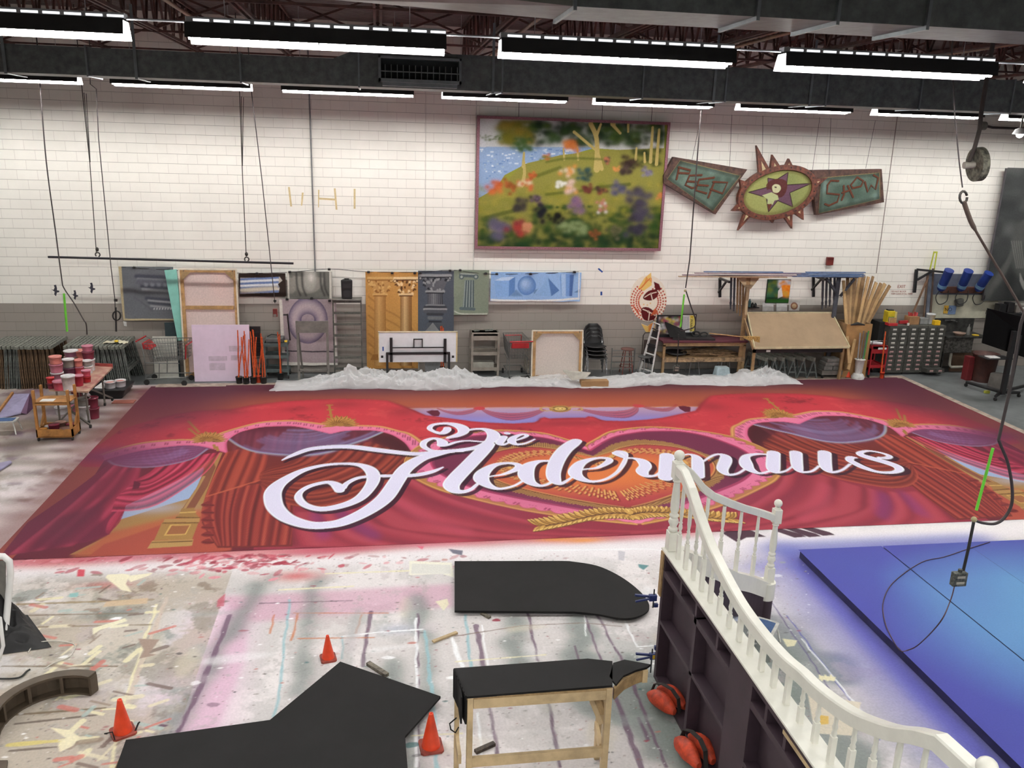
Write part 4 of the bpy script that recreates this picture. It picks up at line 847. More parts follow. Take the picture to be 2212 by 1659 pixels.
# ------------------------------------------------------------------ stair balustrade unit
PUR = mat('plum_paint', (58, 43, 52), .6, var=.1, scale=3); IV = mat('ivory_gloss_paint', (226, 225, 214), .35, var=.03); IVG = mat('primer_grey_paint', (176, 178, 180), .5, var=.05)
st = thing('stair_balustrade', 'plum stair flat topped by a white swooping handrail with turned balusters', 'stair unit', (2.85, 6, 0))
xL, xR, zc = 2.75, 2.935, 1.45; ya, yb = 3.0, 7.4
MB().box(xL, xR+.01, ya, yb+.03, zc-.02, zc).build('cap', IV, st, .003)
MB().box(2.87, 2.885, ya, yb, 0, zc-.02).build('plywood_face', PUR, st)
for y0_, y1_ in ((7.3, 7.36), (6.4, 6.46), (5.24, 5.66), (4.2, 4.26), (3.2, 3.26)): MB().box(xL+.005, 2.87, y0_, y1_, 0, zc-.2 if y1_-y0_ < .1 else zc-.02).build('stud', PUR, st, .002)
m = MB(); m.box(xL+.005, 2.87, 5.66, 7.3, .66, .70).box(xL+.005, 2.87, 5.66, 7.3, 0, .05).box(xL+.005, 2.87, 3, 5.24, .66, .7).box(xL+.005, 2.87, 3, 5.24, 0, .05); m.build('cross_rail', PUR, st, .002)
m = MB(); m.box(xL+.005, 2.87, 5.66, 7.3, 1.19, 1.25).box(xL+.005, 2.87, 5.66, 7.36, 1.385, 1.43).box(xL+.005, 2.87, 3, 5.24, 1.19, 1.25).box(xL+.005, 2.87, 3, 5.24, 1.385, 1.43)
for y in (7.33, 6.85, 6.45, 5.95, 5.0, 4.7, 4.25, 3.8): m.box(xL+.01, 2.87, y-.02, y+.02, 1.25, 1.385)
m.build('header', PUR, st, .002)
MB().box(xL-.012, xL+.003, 7.33, 7.40, .95, 1.43).build('raw_edge_strip', PLY, st)
MB().box(xL-.001, xL+.004, 3.0, 4.72, 1.37, 1.40).build('raw_edge_strip', PINE, st)
def baluster(x, y, z0, z1, par):
    h = z1-z0; L_ = 1.0; m = MB(); r = .019
    m.box(x-r, x+r, y-r, y+r, z0, min(z1, z0+.26)) if h < .62 else m.box(x-r, x+r, y-r, y+r, z0, z0+.26)
    if h > .3:
        prof = [(.014, .26), (.019, .275), (.019, .285), (.012, .295), (.012, .30), (.021, .33), (.018, .36), (.012, .37), (.019, .385), (.012, .40), (.0185, .46), (.0195, .6), (.013, .86), (.012, 2)]
        q = [(a, b) for a, b in prof if b < h]+[(np.interp(h, [p_[1] for p_ in prof], [p_[0] for p_ in prof]), h)]
        if h > .62: m.lathe(q, (x, y, z0), 12)
        else:
            m.v = []; m.f = []; m.sm = []; k = h-.2; m.box(x-r, x+r, y-r, y+r, z0, z0+max(.05, k)); m.lathe([(.014, k), (.02, k+.02), (.013, k+.04), (.019, k+.07), (.013, k+.1), (.017, h)], (x, y, z0), 12)
    return m.build('baluster', IV, par)
railp = [(7.37, 2.33), (7.17, 2.33), (6.97, 2.28), (6.77, 2.155), (6.56, 2.04), (6.365, 1.955), (6.16, 1.895), (5.965, 1.845), (5.765, 1.805), (5.56, 1.785), (5.36, 1.78)]
railp += [(10.72-y, z+.03*(i > 4)) for i, (y, z) in enumerate(railp[::-1][1:])]
railp = [p_ for p_ in railp if p_[0] > 4.7]+[(4.58, 1.865), (4.35, 1.915), (4.12, 1.985), (3.93, 2.07), (3.75, 2.165), (3.58, 2.28), (3.41, 2.375), (3.1, 2.40)]
rz = lambda y: float(np.interp(y, [p_[0] for p_ in railp[::-1]], [p_[1] for p_ in railp[::-1]]))
k = 0
while 7.17-.2045*k > 3.3:
    y = 7.17-.2045*k; baluster(2.828+.045*k/15, y, zc, rz(y)-.07, st); k += 1
def railmesh(pts, w_, h_, name, par):       # swept square rail with vertical sides
    m = MB(); vs = []; n = len(pts)
    for i, p_ in enumerate(pts):
        p_ = Vector(p_); d = (Vector(pts[min(i+1, n-1)])-Vector(pts[max(i-1, 0)])); r = Vector((d.y, -d.x, 0)).normalized()*w_/2
        e = .012; u = Vector((0, 0, 1))
        vs += [p_-r-u*h_, p_+r-u*h_, p_+r-u*e, p_+r*.8, p_-r*.8, p_-r-u*e]
    fs = [tuple(range(6)), tuple((n-1)*6+q for q in range(6))[::-1]]
    for i in range(n-1):
        for q in range(6): a = i*6+q; b = i*6+(q+1) % 6; fs.append((b, a, a+6, b+6))
    return m.add(vs, fs).build(name, IV, par)
sp_ = [(7.37, 2.37), (7.19, 2.37)]+[(p_[0], p_[1]) for p_ in spl(railp[2:-1], 4)]+railp[-1:]
railmesh([(2.828+.045*(7.37-y)/3, y, z) for y, z in sp_], .085, .10, 'handrail', st)
def newel(x, y, z0, par, s_=1.):
    m = MB(); r = .05*s_; m.box(x-r, x+r, y-r, y+r, z0, z0+.2)
    m.lathe([(r*.7, .2), (r, .215), (r, .235), (r*.66, .25), (r*.7, .262), (r*1.05, .3), (r*.9, .335), (r*.6, .345), (r*.95, .365), (r*.95, .38), (r*.62, .395), (r*.86, .43), (r*.9, .5), (r*.62, .72), (r*.9, .735), (r*.6, .75)], (x, y, z0), 20)
    m.box(x-r, x+r, y-r, y+r, z0+.76, z0+.93)
    m.lathe([(r*.9, .93), (r*.7, .95), (r*.5, .955)], (x, y, z0), 20); m.ball((x, y, z0+1.0), .052*s_, 20)
    return m.build('newel_post', IV, par, .004)
newel(2.83, 7.37, zc, st); newel(2.88, 3.07, zc, st, 1.0); newel(4.42, 8.33, .47, st, .9)
# curved, descending wing of the unit
path = np.array(spl([(2.93, 7.42), (3.25, 7.5), (3.7, 7.85), (4.1, 8.2), (4.40, 8.33)], 6)); dd = np.r_[0, np.cumsum(np.hypot(*np.diff(path, axis=0).T))]
zt = np.interp(dd, [0, .25, .5, 1.0, 1.5, dd[-1]], [1.45, 1.33, 1.18, .87, .62, .49])
def ribbon(off0, off1, zlo, zhi, name, m_, top=True):
    m = MB(); vs = []; n = len(path)
    for i in range(n):
        d = path[min(i+1, n-1)]-path[max(i-1, 0)]; d = d/np.hypot(*d); nrm = np.array((-d[1], d[0]))
        a = path[i]+nrm*off0; b = path[i]+nrm*off1
        vs += [(*a, zlo[i]), (*b, zlo[i]), (*b, zhi[i]), (*a, zhi[i])]
    fs = [(0, 1, 2, 3), tuple((n-1)*4+q for q in (3, 2, 1, 0))]
    for i in range(n-1):
        for q in range(4): a = i*4+q; b = i*4+(q+1) % 4; fs.append((b, a, a+4, b+4))
    return m.add(vs, fs).build(name, m_, st)
ribbon(-.07, .09, zt-.015, zt, 'curved_cap', IV); ribbon(-.07, .085, zt-.2, zt-.015, 'curved_fascia', IV); ribbon(-.055, .075, np.maximum(0, np.where(dd < 1.0, .34+zt*0, 0.34-(dd-1.0)*.5)), zt-.2, 'curved_skirt', PUR)
m = MB(); e = path[-1]; m.lathe([(.10, .47), (.10, .49)], (e[0]+.0, e[1], 0), 24); m.lathe([(.10, .28), (.10, .47)], (e[0], e[1], 0), 24); m.build('cap_end', IV, st)
MB().lathe([(.088, .0), (.088, .28)], (e[0], e[1], 0), 24).build('skirt_end', PUR, st)
for f_ in (.3, .62, 1.05, 1.5):
    x, y = np.interp(f_, dd, path[:, 0]), np.interp(f_, dd, path[:, 1]); zz = np.interp(f_, dd, zt); zr = np.interp(f_, [0, .1, .2, .35, .7, 1.1, 1.6, 1.78], [2.33, 2.25, 2.1, 1.98, 1.80, 1.62, 1.40, 1.29])
    baluster(float(x), float(y), float(zz), float(zr)-.08, st)
q = np.linspace(0, dd[-1], 26); zz = np.interp(q, [0, .1, .2, .35, .7, 1.1, 1.6, 1.78], [2.33, 2.25, 2.12, 2.0, 1.82, 1.63, 1.41, 1.33])
railmesh([(float(np.interp(a, dd, path[:, 0])), float(np.interp(a, dd, path[:, 1])), float(z_)) for a, z_ in zip(q, zz)], .07, .09, 'handrail', st)
m = MB(); m.bar((3.02, 7.75, 1.0), (3.12, 8.2, 0.02), .03, .06).build('brace', PINE, st)
# clamps on the plum flat's leading edge
CB = mat('blue_clamp_plastic', (38, 52, 106), .45, var=.1); CY = mat('yellow_clamp_button', (226, 190, 60), .5)
def clamp(label, px, py, bar):
    p = at(px, py, 7.43); t = thing('bar_clamp', label, 'clamp', (p.x, p.y, p.z)); x, y, z = p
    m = MB(); m.box(x-.05, x+.03, y-.025, y+.02, z-.035, z+.03); m.bar((x-.04, y, z+.01), (x-.2, y, z+.035), .025, .022); m.bar((x-.04, y, z-.015), (x-.19, y, z-.04), .022, .018); m.build('grip', CB, t, .004)
    MB().box(x-.025, x+.012, y-.032, y-.024, z-.02, z+.02).build('release_button', CY if bar else CB, t)
    if bar: MB().box(x-.03, x-.018, y-.006, y+.006, z-.36, z+.08).build('steel_bar', mat('dark_steel', (60, 64, 70), .4, .6), t)
    else: MB().box(x-.005, x+.006, y-.006, y+.006, z-.12, z+.09).build('steel_bar', mat('dark_steel', (60, 64, 70), .4, .6), t)
    m = MB(); m.box(x-.005, x+.05, y-.02, y+.015, z+.07, z+.115) if bar else m.box(x+.005, x+.05, y-.02, y+.015, z-.11, z-.07); m.build('jaw', CB, t, .004)
clamp('small blue clamp gripping the upper edge of the plum stair flat', 1412, 1290, False)
clamp('blue and yellow bar clamp with a long steel bar on the plum stair flat', 1413, 1416, True)
# sandbags
SB = mat('orange_nylon', (206, 72, 40), .55, var=.25, scale=12, bump=.6); WB = mat('black_webbing', (48, 44, 42), .8)
def sandbag(label, px, py, rot, s_=1., lean=.2):
    p = fl(px, py); t = thing('sandbag', label, 'sandbag', (0, 0, 0))
    for sg in (-1, 1):
        m = MB(); vs = []; N = 14; g = random.Random(py+sg)
        rows = 9
        for i in range(rows):
            u = i/(rows-1); rr_ = math.sin(PI*min(1, max(.04, u*.93+.05)))**.55
            for k in range(N):
                a = 2*PI*k/N; w_ = .085*rr_*(1+.10*g.uniform(-1, 1)); vs.append((sg*.066+w_*math.cos(a)*(.95 if sg*math.cos(a) > 0 else .72), (u-.5)*.34, .10+(w_*1.05)*math.sin(a)*1.0+.03*math.sin(PI*u)))
        fs = [(i*N+k, i*N+(k+1) % N, (i+1)*N+(k+1) % N, (i+1)*N+k) for i in range(rows-1) for k in range(N)]
        m.add(vs, fs, True); m.add(vs[:N], [tuple(range(N))[::-1]]); m.add(vs[-N:], [tuple(range(N))]); m.xf(Matrix.Scale(s_, 4)); m.build('bag_half', SB, t, sub=1)
    m = MB(); pts = [(0, -.17, .06), (0, -.14, .2), (.01, -.05, .24), (0, .06, .24), (0, .15, .19), (0, .18, .1)]
    for i in range(len(pts)-1): m.bar(pts[i], pts[i+1], .04, .006)
    m.xf(Matrix.Scale(s_, 4)); m.build('strap', WB, t)
    t.location = (p.x, p.y, .0); t.rotation_euler = (0, 0, rot); return t
sandbag('orange sandbag with a black strap inside the first bay of the plum flat', 1437, 1532, .5, 1.05)
sandbag('nearer orange sandbag with a black strap at the bottom edge of the view', 1497, 1643, .25, 1.1)
# step stool behind the balustrade
def step_stool(label, c, rot, grp=None):
    t = thing('step_stool', label, 'stool', (0, 0, 0), grp); W_ = mat('white_tube', (220, 220, 214), .4, var=.2); h = .24
    m = MB(); m.prism([(-.2, -.13), (.2, -.13), (.22, -.1), (.22, .1), (.2, .13), (-.2, .13), (-.22, .1), (-.22, -.1)], h-.02, h); m.build('seat_frame', W_, t, .004)
    MB().prism([(-.17, -.095), (.17, -.095), (.18, .0), (.17, .095), (-.17, .095), (-.18, 0)], h, h+.006).build('blue_tread', mat('blue_tread_pad', (56, 92, 142), .6, var=.15), t)
    for sx in (-1, 1):
        for sy in (-1, 1): MB().tube([(sx*.17, sy*.1, h-.02), (sx*.2, sy*.13, .12), (sx*.22, sy*.16, .0)], .011, 8).build('leg', W_, t)
    t.location = c; t.rotation_euler = (0, 0, rot); return t
p = fl(1652, 1410); step_stool('white step stool with a blue pad on the floor behind the balustrade', (p.x, p.y+.1, .004), .9)
p = fl(1595, 1330, .3); tag(MB().box(p.x-.1, p.x+.1, p.y-.06, p.y+.1, .27, .275).build('paper_sheet', mat('pale_blue_paper', (206, 214, 236), .7), None, origin=(p.x, p.y, .27)), 'pale blue paper lying between stool and plum curved skirt', 'paper')
# ------------------------------------------------------------------ blue deck
DZ = .12
bd2 = thing('blue_deck', 'low blue-painted platform of wide sheets at the right, lighter in its middle', 'platform', (8, 7, 0))
MB().box(5.57, 10.42, 3.0, 9.74, .01, DZ-.012).build('deck_frame', mat('dark_blue_edge', (48, 46, 84), .6, var=.2, scale=4), bd2)
xs_ = [5.55, 6.785, 8.03, 9.27, 10.44]
for i in range(4):
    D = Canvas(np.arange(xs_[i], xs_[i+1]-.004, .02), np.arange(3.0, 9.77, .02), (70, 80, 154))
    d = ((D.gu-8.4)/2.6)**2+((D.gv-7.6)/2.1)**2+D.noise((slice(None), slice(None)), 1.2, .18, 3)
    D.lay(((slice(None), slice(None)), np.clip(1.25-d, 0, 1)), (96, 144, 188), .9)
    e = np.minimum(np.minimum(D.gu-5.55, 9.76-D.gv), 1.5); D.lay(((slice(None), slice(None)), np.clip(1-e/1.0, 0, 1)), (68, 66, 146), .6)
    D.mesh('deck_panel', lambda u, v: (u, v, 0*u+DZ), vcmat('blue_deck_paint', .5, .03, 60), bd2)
# ------------------------------------------------------------------ things on the back wall
CLOTH = vcmat('painted_muslin', .8, .06, 30, .2); CORD = mat('grey_cord', (70, 68, 66), .7); STEEL = mat('bare_steel', (150, 152, 154), .35, .7); CLIP = mat('black_clip', (24, 24, 26), .4)
WOODG = mat('grey_weathered_wood', (132, 130, 120), .75, var=.3, scale=18); STR = mat('stretcher_pine', (186, 146, 96), .65, var=.18, scale=9)
def wcan(Y, x0, y0, x1, y1, base, step=.011):
    a, b, c, d = rect(x0, y0, x1, y1, Y)
    return Canvas(np.arange(a, b+step, step), np.arange(c, d+step, step), base, lambda x, y: (at(x, y, Y).x, at(x, y, Y).z))
def put(c, name, Y, par=None, keep=None, wave=0., sag=0., m=None, tilt=0.):
    zt_ = c.V[-1]
    return c.mesh(name, lambda u, v: (u, Y+wave*np.sin(u*5.1+v*1.3)*np.clip(zt_-v, 0, .6)+wave*.4*np.sin(u*13)-tilt*(zt_-v), v), m or CLOTH, par, keep=keep)
def cordln(label, name, pts, r=.008, m=None, cat='cable', k=5, grp=None):
    P = [at(*p) for p in pts]; P = [Vector(q) for q in spl(P, k)] if k else P
    if name in ('power_cable', 'string'): P = [Vector((P[0].x, P[0].y, 7.68))]+P
    o = MB().tube(P, r, 6).build(name, m or CORD, None, origin=tuple(P[-1])); return tag(o, label, cat, grp)
# --- the big park picture (a plain park landscape of the same size and colours)
Yp = 19.58
C = wcan(Yp, 1034, 263, 1431, 534, (150, 152, 70), .012)
al = (slice(None), slice(None))
C.poly([(1034, 262), (1434, 262), (1434, 330), (1250, 318), (1034, 320)], (196, 196, 196), 1)
C.poly([(1030, 318), (1290, 318), (1240, 332), (1140, 352), (1090, 378), (1070, 410), (1034, 428)], (150, 172, 204), 1)
for i in range(110):
    x = 1034+random.random()*200; y = random.uniform(322, 400-(x-1034)*.3); C.stroke([(x, y), (x+random.uniform(3, 9), y)], random.choice([(196, 208, 224), (112, 142, 188), (176, 190, 200), (226, 230, 232)]), w=.03, a=.7, k=0)
C.poly([(1034, 428), (1090, 395), (1130, 355), (1210, 335), (1300, 325), (1434, 320), (1434, 540), (1034, 540)], (148, 144, 76), 1)
def dab(x0, y0, x1, y1, cols, n, r, a=.6):
    for i in range(n): C.spray(random.uniform(x0, x1), random.uniform(y0, y1), r*random.uniform(.5, 1.3), r*random.uniform(.4, .9), random.choice(cols), a)
dab(1080, 262, 1150, 310, [(120, 116, 44), (92, 106, 48), (140, 122, 52)], 90, .12); dab(1150, 262, 1430, 312, [(44, 66, 40), (60, 86, 44), (86, 104, 48), (34, 48, 36)], 260, .12); dab(1110, 300, 1150, 326, [(70, 96, 52)], 30, .08)
dab(1360, 300, 1430, 360, [(40, 56, 36), (70, 80, 40)], 50, .09); dab(1034, 505, 1430, 538, [(36, 66, 44), (52, 80, 40), (30, 54, 40)], 170, .13); dab(1150, 450, 1430, 505, [(44, 78, 40), (66, 92, 44), (36, 66, 40)], 150, .12); dab(1030, 395, 1430, 470, [(150, 146, 60), (132, 134, 54), (170, 160, 74)], 160, .1, .4)
dab(1040, 470, 1110, 505, [(60, 88, 44), (120, 120, 56)], 40, .1); dab(1210, 478, 1270, 505, [(146, 160, 116)], 30, .1, .4); dab(1160, 445, 1290, 452, [(52, 84, 40)], 20, .07)
TRK = (190, 172, 112)
C.poly([(1038, 300), (1050, 300), (1050, 318), (1038, 318)], (200, 200, 204)); dab(1034, 292, 1080, 304, [(92, 110, 60)], 20, .04)
for pts, w_ in (([(1300, 365), (1291, 330), (1272, 312), (1240, 285)], .09), ([(1289, 366), (1290, 320), (1287, 292), (1276, 268)], .15), ([(1288, 295), (1298, 268)], .07), ([(1322, 268), (1340, 288)], .08), ([(1130, 360), (1132, 330)], .07), ([(1128, 400), (1133, 375), (1131, 350)], .1), ([(1219, 345), (1217, 320)], .05), ([(1249, 345), (1247, 318)], .05), ([(1357, 265), (1357, 285)], .06), ([(1405, 350), (1410, 275)], .08), ([(1418, 355), (1424, 280)], .08), ([(1393, 350), (1392, 330)], .06), ([(1373, 345), (1375, 320)], .06)):
    C.stroke([(x, y, w_*(1 if i == 0 else .7)) for i, (x, y) in enumerate(pts)], TRK, k=3)
for pts, w_, c in (([(1180, 350), (1230, 342), (1300, 344)], .05, (90, 104, 44)), ([(1160, 380), (1210, 362)], .08, (96, 106, 44)), ([(1290, 405), (1360, 398)], .08, (84, 98, 42)), ([(1180, 420), (1290, 408)], .07, (92, 104, 46)), ([(1050, 470), (1110, 455)], .09, (84, 98, 46))): C.stroke(pts, c, w=w_, a=.7, soft=1, k=3)
# round shrubs and flower beds stand in for the crowd of colours
def bush(x, y, r, c, c2, n=14):
    for i in range(n): C.spray(x+random.gauss(0, r*.45), y+random.gauss(0, r*.4), r*.0042, r*.0036, random.choice([c, c2]), .75)
for b_ in ((1070, 408, 18, (190, 96, 56), (206, 120, 70)), (1100, 400, 14, (182, 98, 60), (150, 90, 50)), (1138, 398, 14, (216, 206, 180), (200, 110, 70)), (1152, 378, 10, (206, 110, 64), (170, 96, 56)), (1232, 402, 16, (214, 186, 176), (222, 164, 90)), (1230, 372, 14, (206, 190, 168), (216, 150, 80)), (1232, 310, 18, (208, 130, 70), (196, 118, 60)), (1212, 398, 10, (222, 222, 214), (230, 230, 224)), (1266, 378, 16, (44, 70, 72), (60, 92, 92)), (1268, 410, 13, (96, 56, 52), (120, 66, 60)), (1298, 412, 13, (84, 60, 56), (150, 96, 66)), (1245, 442, 20, (128, 104, 136), (150, 116, 140)), (1300, 446, 12, (190, 130, 120), (214, 206, 206)), (1120, 442, 20, (66, 62, 62), (88, 78, 76)), (1160, 430, 14, (50, 48, 56), (120, 100, 116)), (1165, 462, 18, (34, 36, 46), (44, 42, 50)), (1075, 492, 26, (104, 98, 122), (128, 118, 140)), (1120, 490, 22, (140, 60, 68), (170, 72, 64)), (1138, 492, 14, (196, 140, 108), (206, 150, 116)), (1205, 470, 16, (34, 34, 34), (44, 42, 40)), (1360, 350, 18, (60, 46, 44), (74, 56, 50)), (1352, 370, 16, (66, 56, 54), (90, 74, 70)), (1340, 410, 18, (112, 106, 128), (84, 84, 110)), (1378, 425, 26, (86, 80, 98), (66, 60, 76)), (1380, 460, 26, (84, 78, 96), (62, 56, 72)), (1375, 492, 24, (78, 74, 92), (60, 56, 70)), (1285, 504, 12, (160, 96, 60), (130, 84, 54)), (1330, 500, 16, (112, 108, 84), (92, 92, 66)), (1180, 340, 10, (190, 110, 70), (120, 130, 60)), (1310, 345, 10, (196, 128, 96), (60, 60, 70)), (1400, 372, 12, (140, 136, 156), (110, 100, 130)), (1430, 425, 10, (200, 128, 80), (210, 140, 90)), (1330, 365, 7, (216, 150, 90), (206, 140, 90))):
    bush(*b_)
C.a = np.clip(C.a, 0, 1)**1.12*.86
t = thing('park_painting', 'large framed painting of a green park with water, hung high on the wall', 'painting', (4.36, Yp, 2.93))
put(C, 'painted_canvas', Yp, t)
a, b, c, d = C.U[0], C.U[-1], C.V[0], C.V[-1]; FR = mat('speckled_plum_frame', (104, 66, 70), .6, var=.45, scale=60, rgb2=(150, 104, 116))
m = MB(); m.box(a-.06, a+.0, Yp-.03, 19.68, c-.06, d+.06).box(b, b+.06, Yp-.03, 19.68, c-.06, d+.06).box(a, b, Yp-.03, 19.68, c-.06, c).box(a, b, Yp-.03, 19.68, d, d+.06); m.build('frame', FR, t)
MB().box(a, b, Yp+.005, Yp+.03, c, d).build('backing', mat('dark_board', (60, 50, 46)), t)
for x_ in (1120, 1300, 1407): p = at(x_, 262, 19.6); MB().cyl(p, p+V(0, 0, 1.1), .006, 6).build('hanging_wire', CORD, t)
# --- fairground sign
SGN = mat('rusty_brown_sign_frame', (84, 56, 46), .6, var=.3, scale=8, bump=.2); RED = mat('rust_red_sign_rim', (112, 62, 46), .55, var=.35, scale=10, bump=.2); CREAM = mat('cream_sign_inset', (196, 180, 140), .6)
def q8(x, y): return (1420+x/4.424, 300+y/4.424)
def panel(name, label, out, inn, letters_, Y=19.5):
    xs = [p[0] for p in out]; ys = [p[1] for p in out]
    o_ = [at(*p, Y) for p in out]; t = thing(name, label, 'sign', tuple(sum(o_, Vector())/len(o_)))
    MB().slab(o_, (0, .14, 0)).build('sign_frame', SGN, t, .008)
    D = wcan(Y-.012, min(xs)-2, min(ys)-2, max(xs)+2, max(ys)+2, (96, 114, 104), .009)
    n_ = D.noise(al, .5, 1, 4)+D.noise(al, .15, .6, 6); D.lay((al, np.clip(n_*.9+.1, 0, 1)), (66, 84, 74), .8); D.lay((al, np.clip(-n_*1.2-.1, 0, 1)), (118, 142, 138), .8)
    for i in range(len(inn)):
        p, q = inn[i], inn[(i+1) % len(inn)]; D.stroke([(*p, .16), (*q, .16)], (52, 58, 50), a=.55, soft=2, k=0); D.stroke([(*p, .02), (*q, .02)], (130, 116, 80), k=0)
    for L_ in letters_:
        P_ = [(*q8(x, y), .045) for x, y in L_]; D.stroke([(x-1.1, y+.9, w_) for x, y, w_ in P_], (34, 34, 30), k=0); D.stroke(P_, (96, 58, 44), k=0)
    put(D, 'lettered_face', Y-.012, t, keep=[inn]); return t
panel('carnival_sign', 'tilted green sign panel reading PEEP with a brown frame', [q8(*p) for p in ((158, 172), (860, 292), (556, 722), (62, 425), (62, 350))], [q8(*p) for p in ((215, 205), (798, 352), (530, 695), (90, 385))],
      [[(210, 270), (185, 385)], [(205, 270), (320, 300), (305, 330), (215, 325)], [(425, 345), (310, 350), (270, 440), (335, 470), (352, 465)], [(290, 405), (372, 410)], [(542, 370), (400, 388), (368, 490), (470, 520)], [(388, 440), (485, 447)], [(545, 412), (488, 560)], [(535, 410), (672, 417), (625, 522), (510, 480)]])
panel('carnival_sign', 'tilted green sign panel reading SHOW with a brown frame', [q8(*p) for p in ((1475, 298), (2145, 288), (2167, 605), (1520, 728))], [q8(*p) for p in ((1560, 372), (2125, 322), (2128, 578), (1537, 716))],
      [[(1732, 402), (1660, 398), (1628, 440), (1622, 520), (1742, 532), (1722, 600), (1640, 637), (1604, 622)], [(1782, 448), (1785, 530), (1764, 582)], [(1822, 448), (1872, 556)], [(1768, 515), (1845, 488)], [(1868, 470), (1850, 440), (1912, 365), (1970, 402), (1948, 452), (1868, 470)], [(1985, 412), (2012, 508), (2045, 442), (2086, 482), (2112, 372), (2068, 345)]])
oc = at(*q8(1155, 515), 19.4); t = thing('sign_medallion', 'oval spiked sign with a purple star between the PEEP and SHOW panels', 'sign', tuple(oc))
def ov(r1, r2, n=48, Y=19.4, ang=.235): return [Vector((oc.x+r1*math.cos(a)*math.cos(ang)-r2*math.sin(a)*math.sin(ang), Y, oc.z+r1*math.cos(a)*math.sin(ang)+r2*math.sin(a)*math.cos(ang))) for a in [2*PI*k/n for k in range(n)]]
sx = .0111
ro, ri = ov(1.0, .62), ov(.86, .50)
m = MB(); n = 48; vs = ro+ri+[v+V(0, .13, 0) for v in ro]+[v+V(0, .13, 0) for v in ri]; fs = []
for i in range(n):
    j = (i+1) % n; fs += [(i, j, n+j, n+i), (2*n+j, 2*n+i, 3*n+i, 3*n+j), (j, i, 2*n+i, 2*n+j), (n+i, n+j, 3*n+j, 3*n+i)]
m.add(vs, fs).build('rim', RED, t, .006)
D = wcan(19.44, 1590, 330, 1775, 500, (146, 150, 92), .009)
D.lay((al, np.clip(D.noise(al, .4, 1, 2)+.1, 0, 1)), (112, 124, 78), .7)
st_ = [q8(*p) for p in ((1250, 320), (1235, 440), (1475, 425), (1265, 515), (1295, 650), (1150, 590), (1062, 698), (1040, 560), (870, 510), (1060, 460), (1055, 375), (1140, 390))]
D.poly(st_, (98, 72, 88), 1); [D.stroke([(*st_[i], .02), (*st_[(i+1) % 12], .02)], (56, 44, 44), k=0) for i in range(12)]
D.poly([q8(*p) for p in ((1080, 400), (1150, 380), (1230, 400), (1240, 470), (1210, 540), (1150, 560), (1080, 480), (1050, 490), (1040, 440))], (84, 46, 40), .9, k=2)
D.poly([q8(*p) for p in ((1100, 450), (1130, 432), (1170, 445), (1180, 480), (1150, 515), (1110, 510), (1098, 480))], (186, 188, 150), 1, k=3); D.poly([q8(*p) for p in ((1090, 510), (1150, 540), (1160, 580), (1120, 590), (1100, 630), (1050, 620), (1055, 580), (1000, 540))], (170, 178, 130), 1); D.poly([q8(*p) for p in ((1050, 625), (1095, 620), (1065, 690))], (96, 56, 44), 1); D.stroke([(*q8(1120, 460), .03), (*q8(1140, 465), .03)], (60, 50, 44), k=0)
for k in range(48):
    p, q = ov(.86, .50, Y=19.44)[k], ov(.86, .50, Y=19.44)[(k+1) % 48]; D.stroke([(p.x, p.z, .14), (q.x, q.z, .14)], (96, 86, 52), raw=True, k=0, a=.35, soft=2)
Dk = ov(.87, .51, Y=19.44); D2T = D.T; D.T = lambda x, y: (x, y)
put(D, 'oval_face', 19.44, t, keep=[[(p.x, p.z) for p in Dk]]); D.T = D2T
for tip, b1, b2 in (((950, 62), (975, 345), (1080, 300)), ((1102, 150), (1080, 300), (1185, 275)), ((1260, 187), (1218, 270), (1300, 265)), ((1632, 370), (1490, 385), (1505, 475)), ((1500, 583), (1440, 560), (1470, 510)), ((1400, 776), (1290, 700), (1395, 640)), ((1290, 860), (1203, 735), (1292, 708)), ((1106, 806), (1065, 755), (1135, 742)), ((772, 878), (828, 718), (895, 740)), ((712, 690), (788, 608), (835, 690)), ((790, 388), (805, 492), (895, 425))):
    cc = ((b1[0]+b2[0])/2, (b1[1]+b2[1])/2); sp0 = MB().slab([at(*q8(*p), 19.42) for p in (tip, b1, b2)], (0, .10, 0)).build('spike', RED, t, .004)
    g3 = [tuple(cc[i]*.45+p[i]*.55*.6+cc[i]*.55*.4 if False else cc[i]+(p[i]-cc[i])*.42 for i in (0, 1)) for p in (tip, b1, b2)]
    MB().slab([at(*q8(*p), 19.412) for p in g3], (0, .006, 0)).build('spike_inset', CREAM, sp0)
for k in range(22):
    p = ov(.93, .56, 22)[k]; MB().cyl(p+V(0, -.012, 0), p, .018, 8).build('bolt', mat('dark_bolt', (44, 30, 26), .5), t)
for x_, y_ in ((1468, 346), (1575, 362), (1648, 340), (1760, 366), (1790, 366), (1870, 365)):
    pass
for i, (xb, yb_, xt, yt_) in enumerate(((1495, 345, 1518, 232), (1576, 360, 1581, 248), (1647, 335, 1648, 250), (1755, 367, 1771, 253), (1790, 366, 1795, 255), (1870, 364, 1891, 260))):
    cordln(f'thin wire holding the fairground sign, {["first","second","third","fourth","fifth","sixth"][i]} from the left', 'hanging_wire', [(xb, yb_, 19.5), (xt, yt_, 19.4)], .005, cat='wire', k=0, grp='wires holding the fairground sign')
